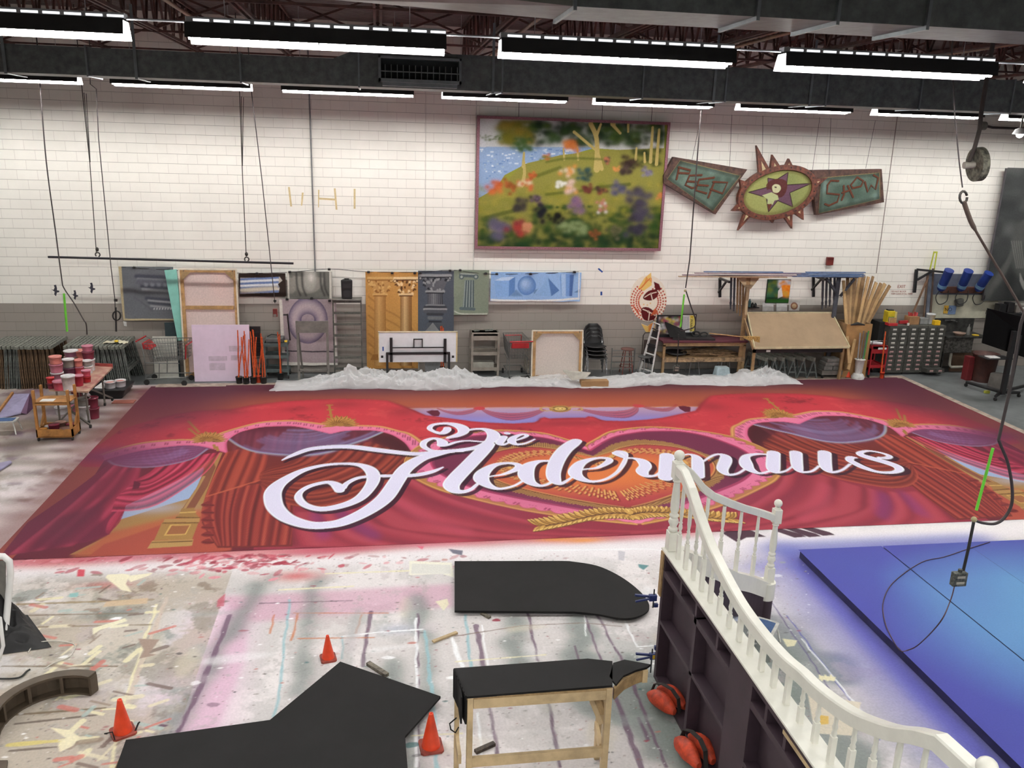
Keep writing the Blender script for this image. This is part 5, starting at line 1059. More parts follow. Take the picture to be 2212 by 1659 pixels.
# --- koi mural painted on the blocks
Yk = 19.722
D = wcan(Yk, 1355, 585, 1446, 722, (232, 222, 206), .009)
circ = [(1400+40*math.cos(a), 645+50*math.sin(a)) for a in np.arange(0, 6.28, .2)]
def k6(x, y): return (1340+x/3.95, 540+y/3.95)
tail1 = [k6(*p) for p in ((150, 330), (205, 240), (262, 192), (268, 300), (200, 350))]; tail2 = [k6(*p) for p in ((175, 628), (230, 650), (300, 600), (290, 700), (250, 705), (215, 700))]
D.poly(tail1, (226, 190, 112)); D.poly(tail2, (222, 186, 108)); RK, RD, OK_ = (178, 72, 52), (92, 30, 32), (212, 122, 62)
for k in range(6): D.stroke([k6(160, 340), k6(200+k*11, 300-k*12), k6(225+k*8, 230+k*10)], OK_, w=.02, a=.9)
for k in range(5): D.stroke([k6(300, 620), k6(240, 640+k*14)], OK_, w=.02)
for cx_, cy_, r0, a0, a1 in ((240, 440, 150, -1.2, 1.35), (240, 440, 150, 1.9, 4.1)):
    for rr_ in (148, 126, 104, 84):
        for k in range(15):
            a = a0+(a1-a0)*(k+.5*(rr_ > 110))/14; 
            if a > a1: continue
            x, y = cx_+rr_*math.cos(a), cy_+rr_*1.1*math.sin(a); D.poly([k6(x+8*math.cos(q), y+9*math.sin(q)) for q in np.arange(0, 6.3, .9)], RK if a0 < 0 else (190, 78, 56), .95)
D.poly([k6(*p) for p in ((285, 270), (330, 290), (350, 340), (300, 345))], RD); D.poly([k6(*p) for p in ((195, 400), (240, 350), (310, 340), (320, 390), (270, 430), (210, 425))], RD, k=3); D.poly([k6(*p) for p in ((180, 500), (240, 490), (300, 540), (290, 590), (230, 605), (190, 580))], RD, k=3)
for P_ in ([(205, 405), (255, 375), (310, 360)], [(262, 375), (275, 430)], [(190, 505), (238, 525), (300, 560)], [(250, 530), (240, 600)]): D.stroke([k6(*p) for p in P_], (236, 220, 200), w=.022)
for x, y in ((262, 374), (240, 527)): D.poly([k6(x+9*math.cos(q), y+9*math.sin(q)) for q in np.arange(0, 6.3, .7)], (236, 220, 200)); D.poly([k6(x+5*math.cos(q), y+5*math.sin(q)) for q in np.arange(0, 6.3, .7)], RD)
for x, y in ((175, 380), (200, 465), (230, 470), (256, 455), (160, 430)): D.poly([k6(x+7*math.cos(q), y+7*math.sin(q)) for q in np.arange(0, 6.3, .8)], (226, 186, 130))
for k in range(6): D.stroke([k6(300, 500), k6(262+k*12, 560-k*3)], (200, 96, 62), w=.025); D.stroke([k6(150, 520), k6(100+k*12, 470+k*18)], (196, 84, 58), w=.025)
tag(put(D, 'koi_mural', Yk, None, keep=[circ, tail1, tail2], m=vcmat('wall_paint', .6, .04, 40)), 'two red and orange koi painted in a circle on the block wall', 'mural')
# --- bird silhouettes, tape, stencils
BD = mat('navy_stencil_paint', (52, 50, 62), .7)
for x, y, s_, w_ in ((120, 627, 1, 'leftmost'), (162, 637, .85, 'lowest, middle'), (198, 622, .95, 'rightmost')):
    P_ = [(x-9*s_, y-2), (x-4*s_, y-1), (x-2*s_, y-6*s_), (x-4*s_, y-11*s_), (x+1*s_, y-12*s_), (x+3*s_, y-5*s_), (x+3*s_, y), (x+8*s_, y+1), (x+8*s_, y+4*s_), (x+3*s_, y+5*s_), (x+1*s_, y+13*s_), (x-3*s_, y+9*s_), (x-2*s_, y+3*s_)]
    tag(MB().slab([at(*p, 19.7245) for p in P_], (0, .002, 0)).build('bird_silhouette', BD, None, origin=tuple(at(x, y, 19.72))), f'dark flying goose stencilled on the wall, {w_} of three', 'stencil', 'goose stencils on the left wall')
def wallbit(name, label, cat, P_, m_, Y=19.7, th=.02, grp=None):
    c_ = at(sum(p[0] for p in P_)/len(P_), sum(p[1] for p in P_)/len(P_), Y)
    return tag(MB().slab([at(*p, Y) for p in P_], (0, th, 0)).build(name, m_, None, origin=tuple(c_)), label, cat, grp)
TP = mat('cream_masking_tape', (216, 196, 148), .7); BT = mat('blue_tape', (46, 84, 160), .6); PAP = mat('white_paper', (232, 232, 230), .7)
for P_, w_ in (([(622, 404), (626, 404), (631, 446), (627, 446)], 'leftmost slanted'), ([(652, 416), (656, 416), (653, 444), (650, 444)], 'short second'), ([(687, 410), (690, 410), (689, 448), (687, 448)], 'third, by the conduit'), ([(689, 427), (724, 429), (724, 433), (689, 431)], 'horizontal'), ([(721, 407), (725, 407), (729, 453), (725, 453)], 'tall fifth'), ([(764, 408), (768, 408), (768, 451), (764, 451)], 'rightmost')):
    wallbit('masking_tape', w_+' cream strip of masking tape on the high white wall', 'tape', P_, TP, 19.722, .003, 'masking tape strips on the wall')
for P_, w_ in (([(1291, 581), (1294, 579), (1303, 587), (1300, 589)], 'tilted upper'), ([(1297, 630), (1301, 630), (1301, 638), (1297, 638)], 'upright lower')):
    wallbit('blue_tape', w_+' blue tape scrap on the wall right of the blue banner', 'tape', P_, BT, 19.722, .003)
t = thing('fire_alarm', 'small dark red fire alarm box high on the wall over the planks', 'alarm', tuple(at(1794, 565, 19.65)))
x0, x1, z0, z1 = rect(1787, 556, 1801, 573, 19.65); MB().box(x0, x1, 19.65, 19.72, z0, z1).build('alarm_box', mat('dark_red_plastic', (112, 40, 34), .5), t, .005); MB().box(x0+.02, x1-.02, 19.64, 19.65, z1-.05, z1-.02).build('strobe', mat('dark_red_lens', (84, 26, 24), .3), t)
t = thing('stencilled_notice', 'small red stencilled text on the wall right of the fan of timber', 'notice', tuple(at(1944, 625, 19.722)))
for txt, px, py, sz in (('EXIT', 1938, 622, .11), ('DO NOT BLOCK', 1925, 631, .055), ('KEEP CLEAR AT ALL TIMES', 1925, 636, .05)):
    cu = bpy.data.curves.new('text', 'FONT'); cu.body = txt; cu.size = sz; cu.extrude = .001; to = bpy.data.objects.new('text', cu); scn.collection.objects.link(to); me = bpy.data.meshes.new_from_object(to); bpy.data.objects.remove(to); o = bpy.data.objects.new('stencil_text', me); scn.collection.objects.link(o); p = at(px, py, 19.72)
    o.parent = t; o.location = Vector(p)-Vector(t.location); o.rotation_euler = (PI/2, 0, 0); me.materials.append(mat('faded_red_ink', (168, 92, 76), .7))
for i, (x, y0_, y1_, Y) in enumerate(((681, 222, 590, 19.70), (1022.5, 255, 592, 19.70), (919, 210, 585, 19.715))):
    a = at(x, y1_, Y); top = Vector((a.x, Y, 7.3))
    tag(MB().cyl(a, top, (.016, .012, .006)[i], 8).build('wall_conduit', (mat('grey_conduit', (128, 128, 130), .5, .3), mat('white_conduit', (222, 220, 214), .5), mat('wall_joint_sealant', (206, 202, 196)))[i], None, origin=tuple(a)), ('grey steel conduit running up the wall right of the hanging pole', 'white painted conduit at the left edge of the park painting', 'thin vertical joint bead on the white wall left of the park painting')[i], 'conduit')
cordln('slanting thin cord running down the wall right of the SHOW panel', 'string', [(1952, 150, 19.6), (1938, 255, 19.6), (1893, 590, 19.6)], .012, mat('dusty_cord', (150, 140, 132)), 'cord', 0)
# --- clothesline and hung practice paintings
LN = []
cordln('thin clothesline with clips stretched along the wall above the practice paintings', 'clothesline', [(262, 577, 19.6), (380, 584, 19.6), (520, 590, 19.6), (625, 588, 19.6), (711, 581, 19.6), (790, 587, 19.6), (900, 588, 19.6), (975, 584, 19.6), (1060, 592, 19.6), (1180, 590, 19.6), (1250, 587, 19.6)], .006, mat('black_wire', (34, 34, 36)), 'line', 4)
def clips(par, pts, Y):
    for x, y in pts: p = at(x, y, Y-.02); m = MB(); m.box(p.x-.03, p.x+.03, Y-.04, Y+.02, p.z-.02, p.z+.02); m.cyl(p+V(-.012, 0, 0), p+V(-.012, 0, .035), .005, 5); m.cyl(p+V(.012, 0, 0), p+V(.012, 0, .035), .005, 5); m.build('binder_clip', CLIP, par)
def hung(name, label, x0, y0, x1, y1, base, fn, cl, Y=19.6, wave=.02, step=.011):
    D = wcan(Y, x0, y0, x1, y1, base, step); fn(D); o = at((x0+x1)/2, y1, Y); t = thing(name, label, 'painting', tuple(o), None); put(D, 'painted_cloth', Y, t, wave=wave); clips(t, cl, Y); return t
def cornice(D):
    D.lay((al, np.clip(D.noise(al, .4, 1, 1), 0, 1)), (122, 124, 128), .5)
    for y, h, c in ((600, .10, (70, 72, 84)), (606, .05, (150, 152, 156)), (612, .14, (96, 98, 108)), (622, .06, (62, 64, 76)), (628, .05, (146, 148, 152)), (648, .09, (66, 68, 80)), (652, .03, (176, 178, 180)), (657, .05, (60, 62, 74)), (664, .02, (186, 188, 190)), (668, .03, (90, 92, 104))): D.stroke([(295+(y-600)*.45, y-3), (378, y+2)], c, w=h, soft=1, a=.85, k=0)
    for k in range(5): D.poly([(310+k*14, 611), (320+k*14, 612), (318+k*14, 619), (312+k*14, 619)], (140, 142, 150), .7, 1)
    for k in range(8): D.poly([(332+k*6, 665), (335+k*6, 665), (334+k*6, 669), (331+k*6, 669)], (190, 190, 192), .8)
    D.stroke([(260, 575), (268, 690), (378, 692)], (186, 172, 138), w=.06, k=0); D.stroke([(290, 642), (330, 672)], (92, 94, 100), w=.03, soft=1)
hung('cornice_study', 'unstretched grey canvas with a dark moulding study, leftmost of the practice paintings', 261, 577, 378, 692, (104, 107, 112), cornice, ((290, 578), (365, 583)))
t = wallbit('mint_board', 'tall narrow mint green board leaning against the wall', 'board', [(355, 584), (381, 582), (396, 735), (384, 736)], mat('mint_paint', (140, 206, 192), .6, var=.06), 19.45, .03)
def stripes(D):
    for k in range(7): D.stroke([(519, 604+k*4.6), (600, 600+k*4.9)], (222, 226, 230) if k % 2 else (112, 132, 176), w=.055, k=0)
    D.poly([(516, 590), (617, 590), (617, 606), (608, 598), (560, 600), (516, 600)], (52, 42, 38)); D.poly([(617, 590), (604, 598), (610, 606), (600, 614), (604, 622), (602, 632), (540, 634), (516, 636), (516, 641), (617, 641)], (56, 46, 42)); D.stroke([(517, 592), (517, 638)], (56, 46, 42), w=.04)
    D.poly([(520, 623), (600, 617), (602, 626), (545, 632), (519, 633)], (206, 196, 170), .8, 1)
hung('stripe_study', 'brown canvas with blue and white painted stripes right of the tall stretcher', 516, 590, 617, 641, (190, 186, 176), stripes, ((555, 591),))
def egg(D):
    for k, x in enumerate((632, 650, 668)):
        D.poly([(x+(34 if k == 2 else 14)*math.cos(a)-2, 600+(34)*math.sin(a)) for a in np.arange(0, 3.3, .25)], (130, 128, 122) if k % 2 else (150, 148, 140), .8, 1)
    D.poly([(660+14*math.cos(a)+10, 603+26*math.sin(a)) for a in np.arange(0, 6.3, .3)], (170, 168, 160), .9, 2); D.spray(672, 600, .07, .1, (222, 220, 214), .9)
    for x in (640, 652, 692, 700): D.stroke([(x, 588), (x+2, 620), (x+10, 640)], (70, 70, 68), w=.04, soft=1)
    D.stroke([(623, 586), (623, 644)], (214, 210, 200), w=.05, k=0); D.stroke([(714, 580), (714, 650)], (214, 210, 200), w=.05, k=0)
hung('egg_moulding_study', 'grey hanging canvas with a painted egg moulding', 621, 587, 717, 645, (112, 112, 106), egg, ((626, 588), (711, 582)))
def torus(D):
    D.lay((al, np.clip(D.noise(al, .4, 1, 1), 0, 1)), (160, 142, 148), .4)
    n_ = 26; cx_, cy_ = 665, 692
    for k in range(n_):
        u = k/(n_-1); c = mixc((98, 88, 112), (186, 170, 176), math.sin(PI*u)**.8); D.poly([(cx_+(43-27*u)*math.cos(a), cy_+(50-36*u)*math.sin(a)) for a in np.arange(0, 6.3, .2)], c, 1)
    D.poly([(cx_+14*math.cos(a), cy_-2+12*math.sin(a)) for a in np.arange(0, 6.3, .3)], (164, 148, 154)); D.poly([(cx_-18, cy_), (cx_+16, cy_), (cx_+14, cy_+13), (cx_-16, cy_+13)], (104, 94, 116), .5, 3)
    D.stroke([(600, 757), (725, 760)], (60, 54, 62), w=.03, k=0); D.stroke([(600, 784), (728, 788)], (222, 218, 210), w=.08, k=0); D.stroke([(606, 650), (612, 760)], (216, 210, 202), w=.07, k=0); D.stroke([(719, 650), (726, 770)], (216, 210, 202), w=.05, k=0)
hung('torus_study', 'large mauve canvas with a painted ring moulding hanging low', 606, 647, 727, 789, (168, 152, 156), torus, ((620, 647), (673, 645), (712, 650)), Y=19.55, wave=.03)
def column(D, x, w, y0, y1, cols, cap, base=None):
    lo, mi, hi = cols
    D.poly([(x-w, y0), (x+w, y0), (x+w*1.06, y1), (x-w*1.06, y1)], mi)
    for k in range(9):
        u = -1+2*k/8; c = mixc(hi, lo, abs(u+.2)); D.stroke([(x+u*w*.92, y0), (x+u*w*.98, y1)], c, w=.022, k=0, a=.8)
    if cap == 'leaf':
        D.poly([(x-w*1.0, y0), (x-w*1.9, y0-32), (x+w*1.9, y0-32), (x+w*1.0, y0)], mi)
        for k in range(34):
            a = random.uniform(-1, 1); h = random.uniform(0, 32); X = x+a*w*(1+.9*h/32)
            D.stroke([(X, y0-h+4), (X+a*3, y0-h-1), (X+a*6, y0-h+2)], random.choice([lo, hi, hi, lo]), w=.035, k=3)
        D.stroke([(x-w*2.1, y0-35), (x+w*2.1, y0-35)], hi, w=.06, k=0); D.stroke([(x-w*2, y0-31), (x+w*2, y0-31)], lo, w=.03, k=0)
        for s_ in (-1, 1): D.poly([(x+s_*w*2+4*math.cos(a), y0-29+4*math.sin(a)) for a in np.arange(0, 6.3, .5)], lo); D.poly([(x+s_*w*2+2.4*math.cos(a), y0-29+2.4*math.sin(a)) for a in np.arange(0, 6.3, .5)], hi)
        D.stroke([(x-w*1.2, y0), (x+w*1.2, y0)], hi, w=.05, k=0); D.stroke([(x-w*1.2, y0+3), (x+w*1.2, y0+3)], lo, w=.03, k=0)
def gold(D):
    D.lay((al, np.clip(D.noise(al, .5, 1, 1), 0, 1)), (176, 128, 72), .6)
    for k in range(7): y = 640+k*20; D.stroke([(795, y), (830, y+28), (860, y+44), (900, y+80)], (136, 92, 54), w=.03, a=.6, soft=1)
    column(D, 821, 12, 636, 790, ((150, 104, 58), (196, 150, 92), (214, 172, 112)), 'leaf'); column(D, 877, 12, 636, 790, ((96, 64, 40), (188, 140, 84), (232, 204, 156)), 'leaf')
    D.poly([(806, 765), (836, 765), (842, 778), (800, 778)], (160, 112, 62))
hung('golden_columns_study', 'tall ochre canvas with two leafy-topped columns', 791, 588, 903, 796, (198, 148, 84), gold, ((796, 588), (847, 590), (896, 590)), wave=.015)
def darkcap(D):
    column(D, 940, 16, 630, 660, ((44, 46, 52), (96, 98, 104), (150, 152, 154)), 'leaf')
    for y, w, h, c in ((660, 19, .05, (130, 132, 136)), (664, 22, .07, (60, 62, 68)), (668, 24, .05, (150, 152, 154)), (673, 22, .08, (84, 86, 92)), (679, 16, .06, (60, 62, 68)), (687, 13, .08, (110, 112, 116)), (695, 14, .04, (50, 52, 58)), (703, 14, .12, (84, 88, 94))): D.stroke([(940-w, y), (940+w, y)], c, w=h, k=0)
hung('dark_capital_study', 'slate grey canvas with a dark leafy capital on a pedestal', 903, 585, 980, 716, (80, 86, 96), darkcap, ((908, 590), (972, 585)))
def ionic(D):
    D.lay((al, np.clip(D.noise(al, .3, 1, 1), 0, 1)), (116, 126, 112), .5)
    D.poly([(1004, 605), (1024, 605), (1024, 664), (999, 664)], (108, 122, 122)); 
    for k in range(8): D.stroke([(1005+k*2.5, 606), (1001+k*3.1, 664)], (66, 78, 84) if k % 2 else (146, 156, 152), w=.02, k=0)
    D.stroke([(996, 594), (1028, 596)], (88, 100, 104), w=.09, k=0); D.stroke([(994, 591), (1030, 593)], (160, 168, 160), w=.03, k=0)
    for x, s_ in ((997, 1), (1028, 1)): D.poly([(x+5.5*math.cos(a), 598+5.5*math.sin(a)) for a in np.arange(0, 6.3, .5)], (84, 98, 102)); D.poly([(x+3*math.cos(a), 598+3*math.sin(a)) for a in np.arange(0, 6.3, .5)], (158, 166, 160))
    D.stroke([(995, 666), (1024, 668)], (92, 106, 110), w=.07, k=0); D.stroke([(981, 672), (1000, 678), (1053, 678)], (186, 190, 176), w=.03)
hung('scroll_capital_study', 'sage green canvas with a fluted scroll-topped column', 980, 584, 1055, 680, (130, 140, 124), ionic, ((994, 584), (1049, 591)))
def solids(D):
    D.lay((al, np.clip(D.noise(al, .6, 1, 1), 0, 1)), (130, 168, 218), .5); g = (100, 132, 176)
    D.poly([(1100, 640), (1115, 625), (1130, 640)], g, .8, 1); D.poly([(1155, 636), (1162, 624), (1150, 628)], g, .8); D.poly([(1068, 606), (1100, 606), (1099, 641), (1071, 641)], (138, 176, 226)); D.poly([(1068, 606), (1083, 599), (1113, 598), (1100, 606)], (186, 208, 236)); D.poly([(1100, 606), (1113, 598), (1112, 630), (1099, 641)], (96, 134, 192))
    for k in range(8): u = k/8; D.poly([(1138-5*u+(20-17*u)*math.cos(a), 617-5*u+(21-18*u)*math.sin(a)) for a in np.arange(0, 6.3, .3)], mixc((96, 134, 194), (178, 204, 236), u))
    D.poly([(1156, 638), (1184, 600), (1191, 640)], (142, 178, 224)); D.poly([(1184, 600), (1191, 640), (1208, 627)], (88, 122, 178))
    D.poly([(1209, 598), (1211, 592), (1236, 592), (1238, 598), (1236, 640), (1212, 640)], (118, 156, 212)); D.poly([(1212, 592), (1222, 592), (1222, 641), (1213, 640)], (166, 194, 230)); D.poly([(1231, 594), (1240, 594), (1236, 640), (1230, 640)], (78, 108, 164)); D.poly([(1240, 632), (1253, 624), (1253, 632)], g)
    D.stroke([(1062, 648), (1160, 650), (1250, 645)], (232, 232, 230), w=.05); D.stroke([(1251, 590), (1250, 648)], (222, 226, 232), w=.03)
hung('blue_solids_banner', 'long light blue banner painted with cube, ball, cone and cylinder', 1060, 589, 1254, 651, (150, 184, 228), solids, ((1073, 592), (1146, 592), (1241, 588)), wave=.03)
# --- stretched canvases seen from behind
def stretcher(name, label, x0, y0, x1, y1, Y, tilt, cols, bars=(), leg=0.):
    a, b, c, d = rect(x0, y0, x1, y1, Y); c = max(c, .0); H = d-c; t = thing(name, label, 'canvas', ((a+b)/2, Y, c)); wd, th = .09, .035
    for nm_, bx in (('stretcher_bar', (a, a+wd, c, d)), ('stretcher_bar', (b-wd, b, c, d)), ('stretcher_bar', (a+wd, b-wd, d-wd, d)), ('stretcher_bar', (a+wd, b-wd, c, c+wd))): MB().box(bx[0]+.02, bx[1]-.02 if bx[1] > b-.01 else bx[1], Y-th, Y, bx[2]+.02*(bx[2] > c+.01), bx[3]-.02*(bx[3] > d-.01)).build(nm_, STR, t)
    for z in bars: MB().box(a+wd, b-wd, Y-th+.005, Y, z-.04, z+.04).build('cross_bar', STR, t)
    s_ = .16
    for sx_, sz in ((1, 1), (-1, 1)):
        X = a if sx_ > 0 else b; Z_ = d; MB().slab([(X+sx_*wd*.6, Y-th-.006, Z_-wd*.6), (X+sx_*(wd+s_), Y-th-.006, Z_-wd*.7), (X+sx_*wd*.7, Y-th-.006, Z_-wd-s_)], (0, .005, 0)).build('corner_gusset', PLY, t)
    D = Canvas(np.arange(a, b+.02, .02), np.arange(c, d+.02, .02), cols[0]); D.lay((al, np.clip(D.noise(al, .5, 1, 5)+.1, 0, 1)), cols[1], .6)
    put(D, 'canvas_back', Y+.003, t)
    m = MB(); m.box(a-.012, a+.02, Y-th-.005, Y+.012, c, d).box(b-.02, b+.012, Y-th-.005, Y+.012, c, d).box(a, b, Y-th-.005, Y+.012, d-.02, d+.01); m.build('folded_canvas_edge', mat('canvas_selvage', (222, 214, 196), .8, var=.1), t)
    if tilt: 
        t.rotation_euler = (-tilt, 0, 0)
    return t
t = stretcher('stretched_canvas', 'tall stretched canvas seen from behind with a brown frame and cut corners', 392, 583, 515, 812, 19.35, .06, ((216, 196, 190), (226, 196, 188)), bars=(1.6,))
stretcher('stretched_canvas', 'square stretched canvas seen from behind, standing on the floor in the plastic', 1149, 715, 1258, 818, 18.95, .08, ((206, 196, 188), (196, 188, 182)))
# --- papers, poster and small pictures by the drawing board
def autumn(D):
    for i in range(120): D.spray(random.uniform(1657, 1682), random.uniform(604, 650), .06, .05, random.choice([(44, 84, 60), (96, 106, 40), (36, 66, 60), (60, 104, 70)]), .8)
    for i in range(60): D.spray(random.uniform(1684, 1706), random.uniform(604, 622), .05, .04, random.choice([(206, 206, 214), (170, 176, 190), (214, 140, 60)]), .8)
    for i in range(60): D.spray(random.uniform(1690, 1706), random.uniform(618, 640), .05, .04, random.choice([(224, 140, 40), (210, 110, 30), (196, 150, 60)]), .9)
    D.poly([(1681, 628), (1688, 620), (1691, 640), (1680, 645)], (216, 214, 212)); D.stroke([(1656, 650), (1704, 650)], (60, 112, 50), w=.08, k=0)
t = hung('autumn_painting', 'small bright picture of autumn trees over the drawing board', 1657, 605, 1705, 654, (84, 112, 90), autumn, (), wave=0, Y=19.69)
a, b, c, d = rect(1657, 605, 1705, 654, 19.69); MB().box(a-.015, b+.015, 19.695, 19.72, c-.015, d+.015).build('thin_black_frame', CLIP, t)
for i, (x0, y0, x1, y1, l) in enumerate(((1647, 653, 1671, 672, 'white paper with small print pinned left under the autumn picture'), (1677, 654, 1700, 672, 'plain white paper pinned under the autumn picture, right of the printed sheet'))):
    wallbit('pinned_paper', l, 'paper', [(x0, y0), (x1, y0), (x1, y1), (x0, y1)], PAP, 19.7, .004)
def seal(D):
    D.poly([(1715.5+8*math.cos(a), 661+8*math.sin(a)) for a in np.arange(0, 6.3, .3)], (150, 104, 84)); D.poly([(1715.5+5*math.cos(a), 661+5*math.sin(a)) for a in np.arange(0, 6.3, .3)], (206, 176, 140))
hung('round_design_print', 'small white print with a round brown design beside the pinned papers', 1705, 652, 1727, 671, (230, 226, 222), seal, (), wave=0, Y=19.7)
# --- dark portrait at the far right, behind the screen
def ghost(D):
    n_ = D.noise(al, .9, 1, 3)+D.noise(al, .3, .6, 5); D.lay((al, np.clip(n_+.1, 0, 1)), (40, 42, 42), .9); D.lay((al, np.clip(-n_-.25, 0, 1)), (104, 106, 104), .8)
    for k in range(9): D.stroke([(2212, 480), (2190-k*3, 540+k*7), (2150-k*2, 600+k*6), (2136, 640)], (120, 120, 116) if k % 2 else (56, 58, 58), w=.06, a=.5, soft=2)
    D.poly([(2196, 480), (2180, 560), (2200, 600), (2240, 590), (2240, 480)], (84, 86, 84), .8, 3)
    for k in range(6): D.stroke([(2203, 590+k*3), (2212, 610+k*3), (2225, 616+k*3)], (150, 150, 146), w=.03, a=.6)
    for k in range(5): D.stroke([(2185+k*5, 520), (2196+k*4, 580)], (130, 130, 126), w=.03, a=.5)
t = hung('dark_figure_painting', 'huge dark grey painting of a seated draped figure at the right edge', 2150, 364, 2330, 650, (66, 68, 68), ghost, (), Y=19.5, wave=0, step=.016)
MB().box(at(2150, 500, 19.5).x, at(2330, 500, 19.5).x, 19.505, 19.56, at(2200, 650, 19.5).z, at(2200, 364, 19.5).z).build('stretcher_frame', mat('dark_canvas_edge', (80, 76, 82)), t)
# ------------------------------------------------------------------ furniture and gear along the back wall
BRN = mat('stained_trestle_wood', (104, 80, 56), .75, var=.35, scale=14); GRW = mat('grey_trestle_wood', (104, 108, 104), .75, var=.35, scale=14); SPK = mat('paint_spattered_wood', (146, 148, 138), .7, var=.4, scale=40, rgb2=(64, 66, 60))
RDP = mat('red_plastic', (176, 44, 48), .45); GYS = mat('grey_painted_steel', (118, 116, 110), .55, var=.15); WIRE = mat('dull_zinc_wire', (120, 122, 120), .4, .5); RUB = mat('black_rubber', (34, 34, 34), .7); DKM = mat('black_steel', (30, 30, 32), .45, var=.1)
GRN = mat('slate_green_steel', (84, 98, 98), .5, var=.15)
def trestle(m_, lab, grp):
    t = thing('sawhorse', lab, 'sawhorse', (0, 0, 0), grp)
    MB().bar((0, 0, .88), (0, .98, .88), .062, .07).build('top_beam', SPK, t, .003)
    for y0_, y1_ in ((.1, -.02), (.88, 1.0)):
        for sx_ in (-1, 1): MB().bar((sx_*.012, y0_, .86), (sx_*.022, y1_, 0), .02, .075, (0, 1, 0)).build('leg', m_, t)
    MB().bar((0, .06, .35), (0, .92, .35), .02, .07).build('brace', m_, t); return t
ORD = ['first', 'second', 'third', 'fourth', 'fifth', 'sixth', 'seventh', 'eighth', 'ninth', 'tenth', 'eleventh', 'twelfth']
for gi, (px, py, n, m_, lean, where) in enumerate(((-12, 838, 5, BRN, 0, 'brown stack cut by the left edge'), (29, 832, 4, GRW, .03, 'grey stack between the two brown stacks'), (53, 840, 9, BRN, -.05, 'long brown stack under the green strap'), (153, 838, 5, BRN, -.03, 'stack behind the pails'), (192, 838, 5, GRW, .0, 'stack under the yellow cloth'), (240, 838, 6, GRW, -.14, 'leaning grey stack beside the cart'))):
    p = fl(px, py); p.y = min(p.y, 18.63); g0 = trestle(m_, f'spattered sawhorse, {ORD[0]} from left in the {where}', 'sawhorses in the '+where)
    g0.location = (p.x, p.y, .004); g0.rotation_euler = (0, lean, 0)
    for k in range(1, n): 
        c = dup(g0, (p.x+.078*k, p.y+.02*(k % 3), .004), None, f'spattered sawhorse, {ORD[k]} from left in the {where}'); c.rotation_euler = (0, lean, 0)
p = at(250, 728, 18.95); t = thing('rag', 'cream rag with a yellow patch draped over the sawhorses', 'rag', (p.x, 18.95, .925))
m = MB(); N = 10; vs = [(p.x-.25+.5*i/N+random.uniform(-.015, .015), 18.83+.22*j/4+random.uniform(-.02, .02), .935+random.uniform(0, .03)-.05*abs(i/N-.5)) for j in range(5) for i in range(N+1)]
m.add(vs, [(j*(N+1)+i, j*(N+1)+i+1, (j+1)*(N+1)+i+1, (j+1)*(N+1)+i) for j in range(4) for i in range(N)], True).build('cloth', mat('cream_rag', (222, 216, 190), .9), t); MB().ball((p.x+.02, 18.9, .965), .045, 10, .5).build('yellow_sponge', mat('yellow_sponge', (232, 196, 60), .8), t)
def cart(label, loc, rot, grp=None):
    t = thing('shopping_cart', label, 'shopping cart', (0, 0, 0), grp); r = .0045
    L0, L1, W, zb_, zt_ = -.40, .46, .27, .52, .93
    def pt(u, v, w_): # u along, v across, w height
        return ((L0+.1*(1-w_)+(L1-L0-.14*(1-w_))*u), (v-.5)*2*W*(.86+.14*w_-.12*u), zb_+.06*u+(zt_-zb_-.02*u)*w_)
    m = MB()
    for k in range(6):
        w_ = k/5; m.tube([pt(0, 0, w_), pt(1, 0, w_), pt(1, 1, w_), pt(0, 1, w_), pt(0, 0, w_)], r*(1.8 if k == 5 else 1), 5)
    for k in range(15): u = k/14; m.tube([pt(u, 0, 1), pt(u, 0, 0), pt(u, 1, 0), pt(u, 1, 1)], r, 4)
    for k in range(1, 7): v = k/7; m.tube([pt(0, v, 1), pt(0, v, 0), pt(1, v, 0), pt(1, v, 1)], r, 4)
    m.build('wire_basket', WIRE, t); m = MB()
    for sy in (-1, 1):
        m.tube([(-.56, sy*.25, .98), (-.46, sy*.25, .93), (-.42, sy*.24, .5), (-.44, sy*.24, .14), (.4, sy*.2, .18), (.42, sy*.2, .16)], .012, 6); m.tube([(-.42, sy*.24, .5), (.3, sy*.22, .5)], .01, 6); m.tube([(-.15, sy*.24, .16), (-.12, sy*.24, .5)], .01, 6)
    m.tube([(-.44, -.24, .16), (-.44, .24, .16)], .01, 6); m.tube([(.4, -.2, .18), (.4, .2, .18)], .01, 6); m.build('chassis', WIRE, t)
    MB().cyl((-.56, -.27, .98), (-.56, .27, .98), .017, 10).build('push_handle', RDP, t); m = MB(); m.hexa([(-.46, -.2, .8), (-.3, -.2, .78), (-.3, .2, .78), (-.46, .2, .8), (-.48, -.2, .93), (-.44, -.2, .93), (-.44, .2, .93), (-.48, .2, .93)]); m.build('child_seat_flap', RDP, t, .01)
    m = MB(); m.cyl((.47, -.22, .9), (.47, .22, .9), .016, 8); m.cyl((.47, -.22, .9), (.44, -.2, .6), .014, 8); m.build('nose_bumper', RDP, t)
    for x in (-.43, .38):
        for sy in (-1, 1): MB().cyl((x, sy*.23-.015, .06), (x, sy*.23+.015, .06), .06, 14).build('caster', RUB, t)
    t.location = loc; t.rotation_euler = (0, 0, rot); return t
cart('shopping cart with a red handle standing sideways by the pink board', (-4.62, 18.98, .0), -.12); cart('shopping cart seen from its red-handled end beside the grey shelf cart', (3.12, 19.15, 0), 1.62)
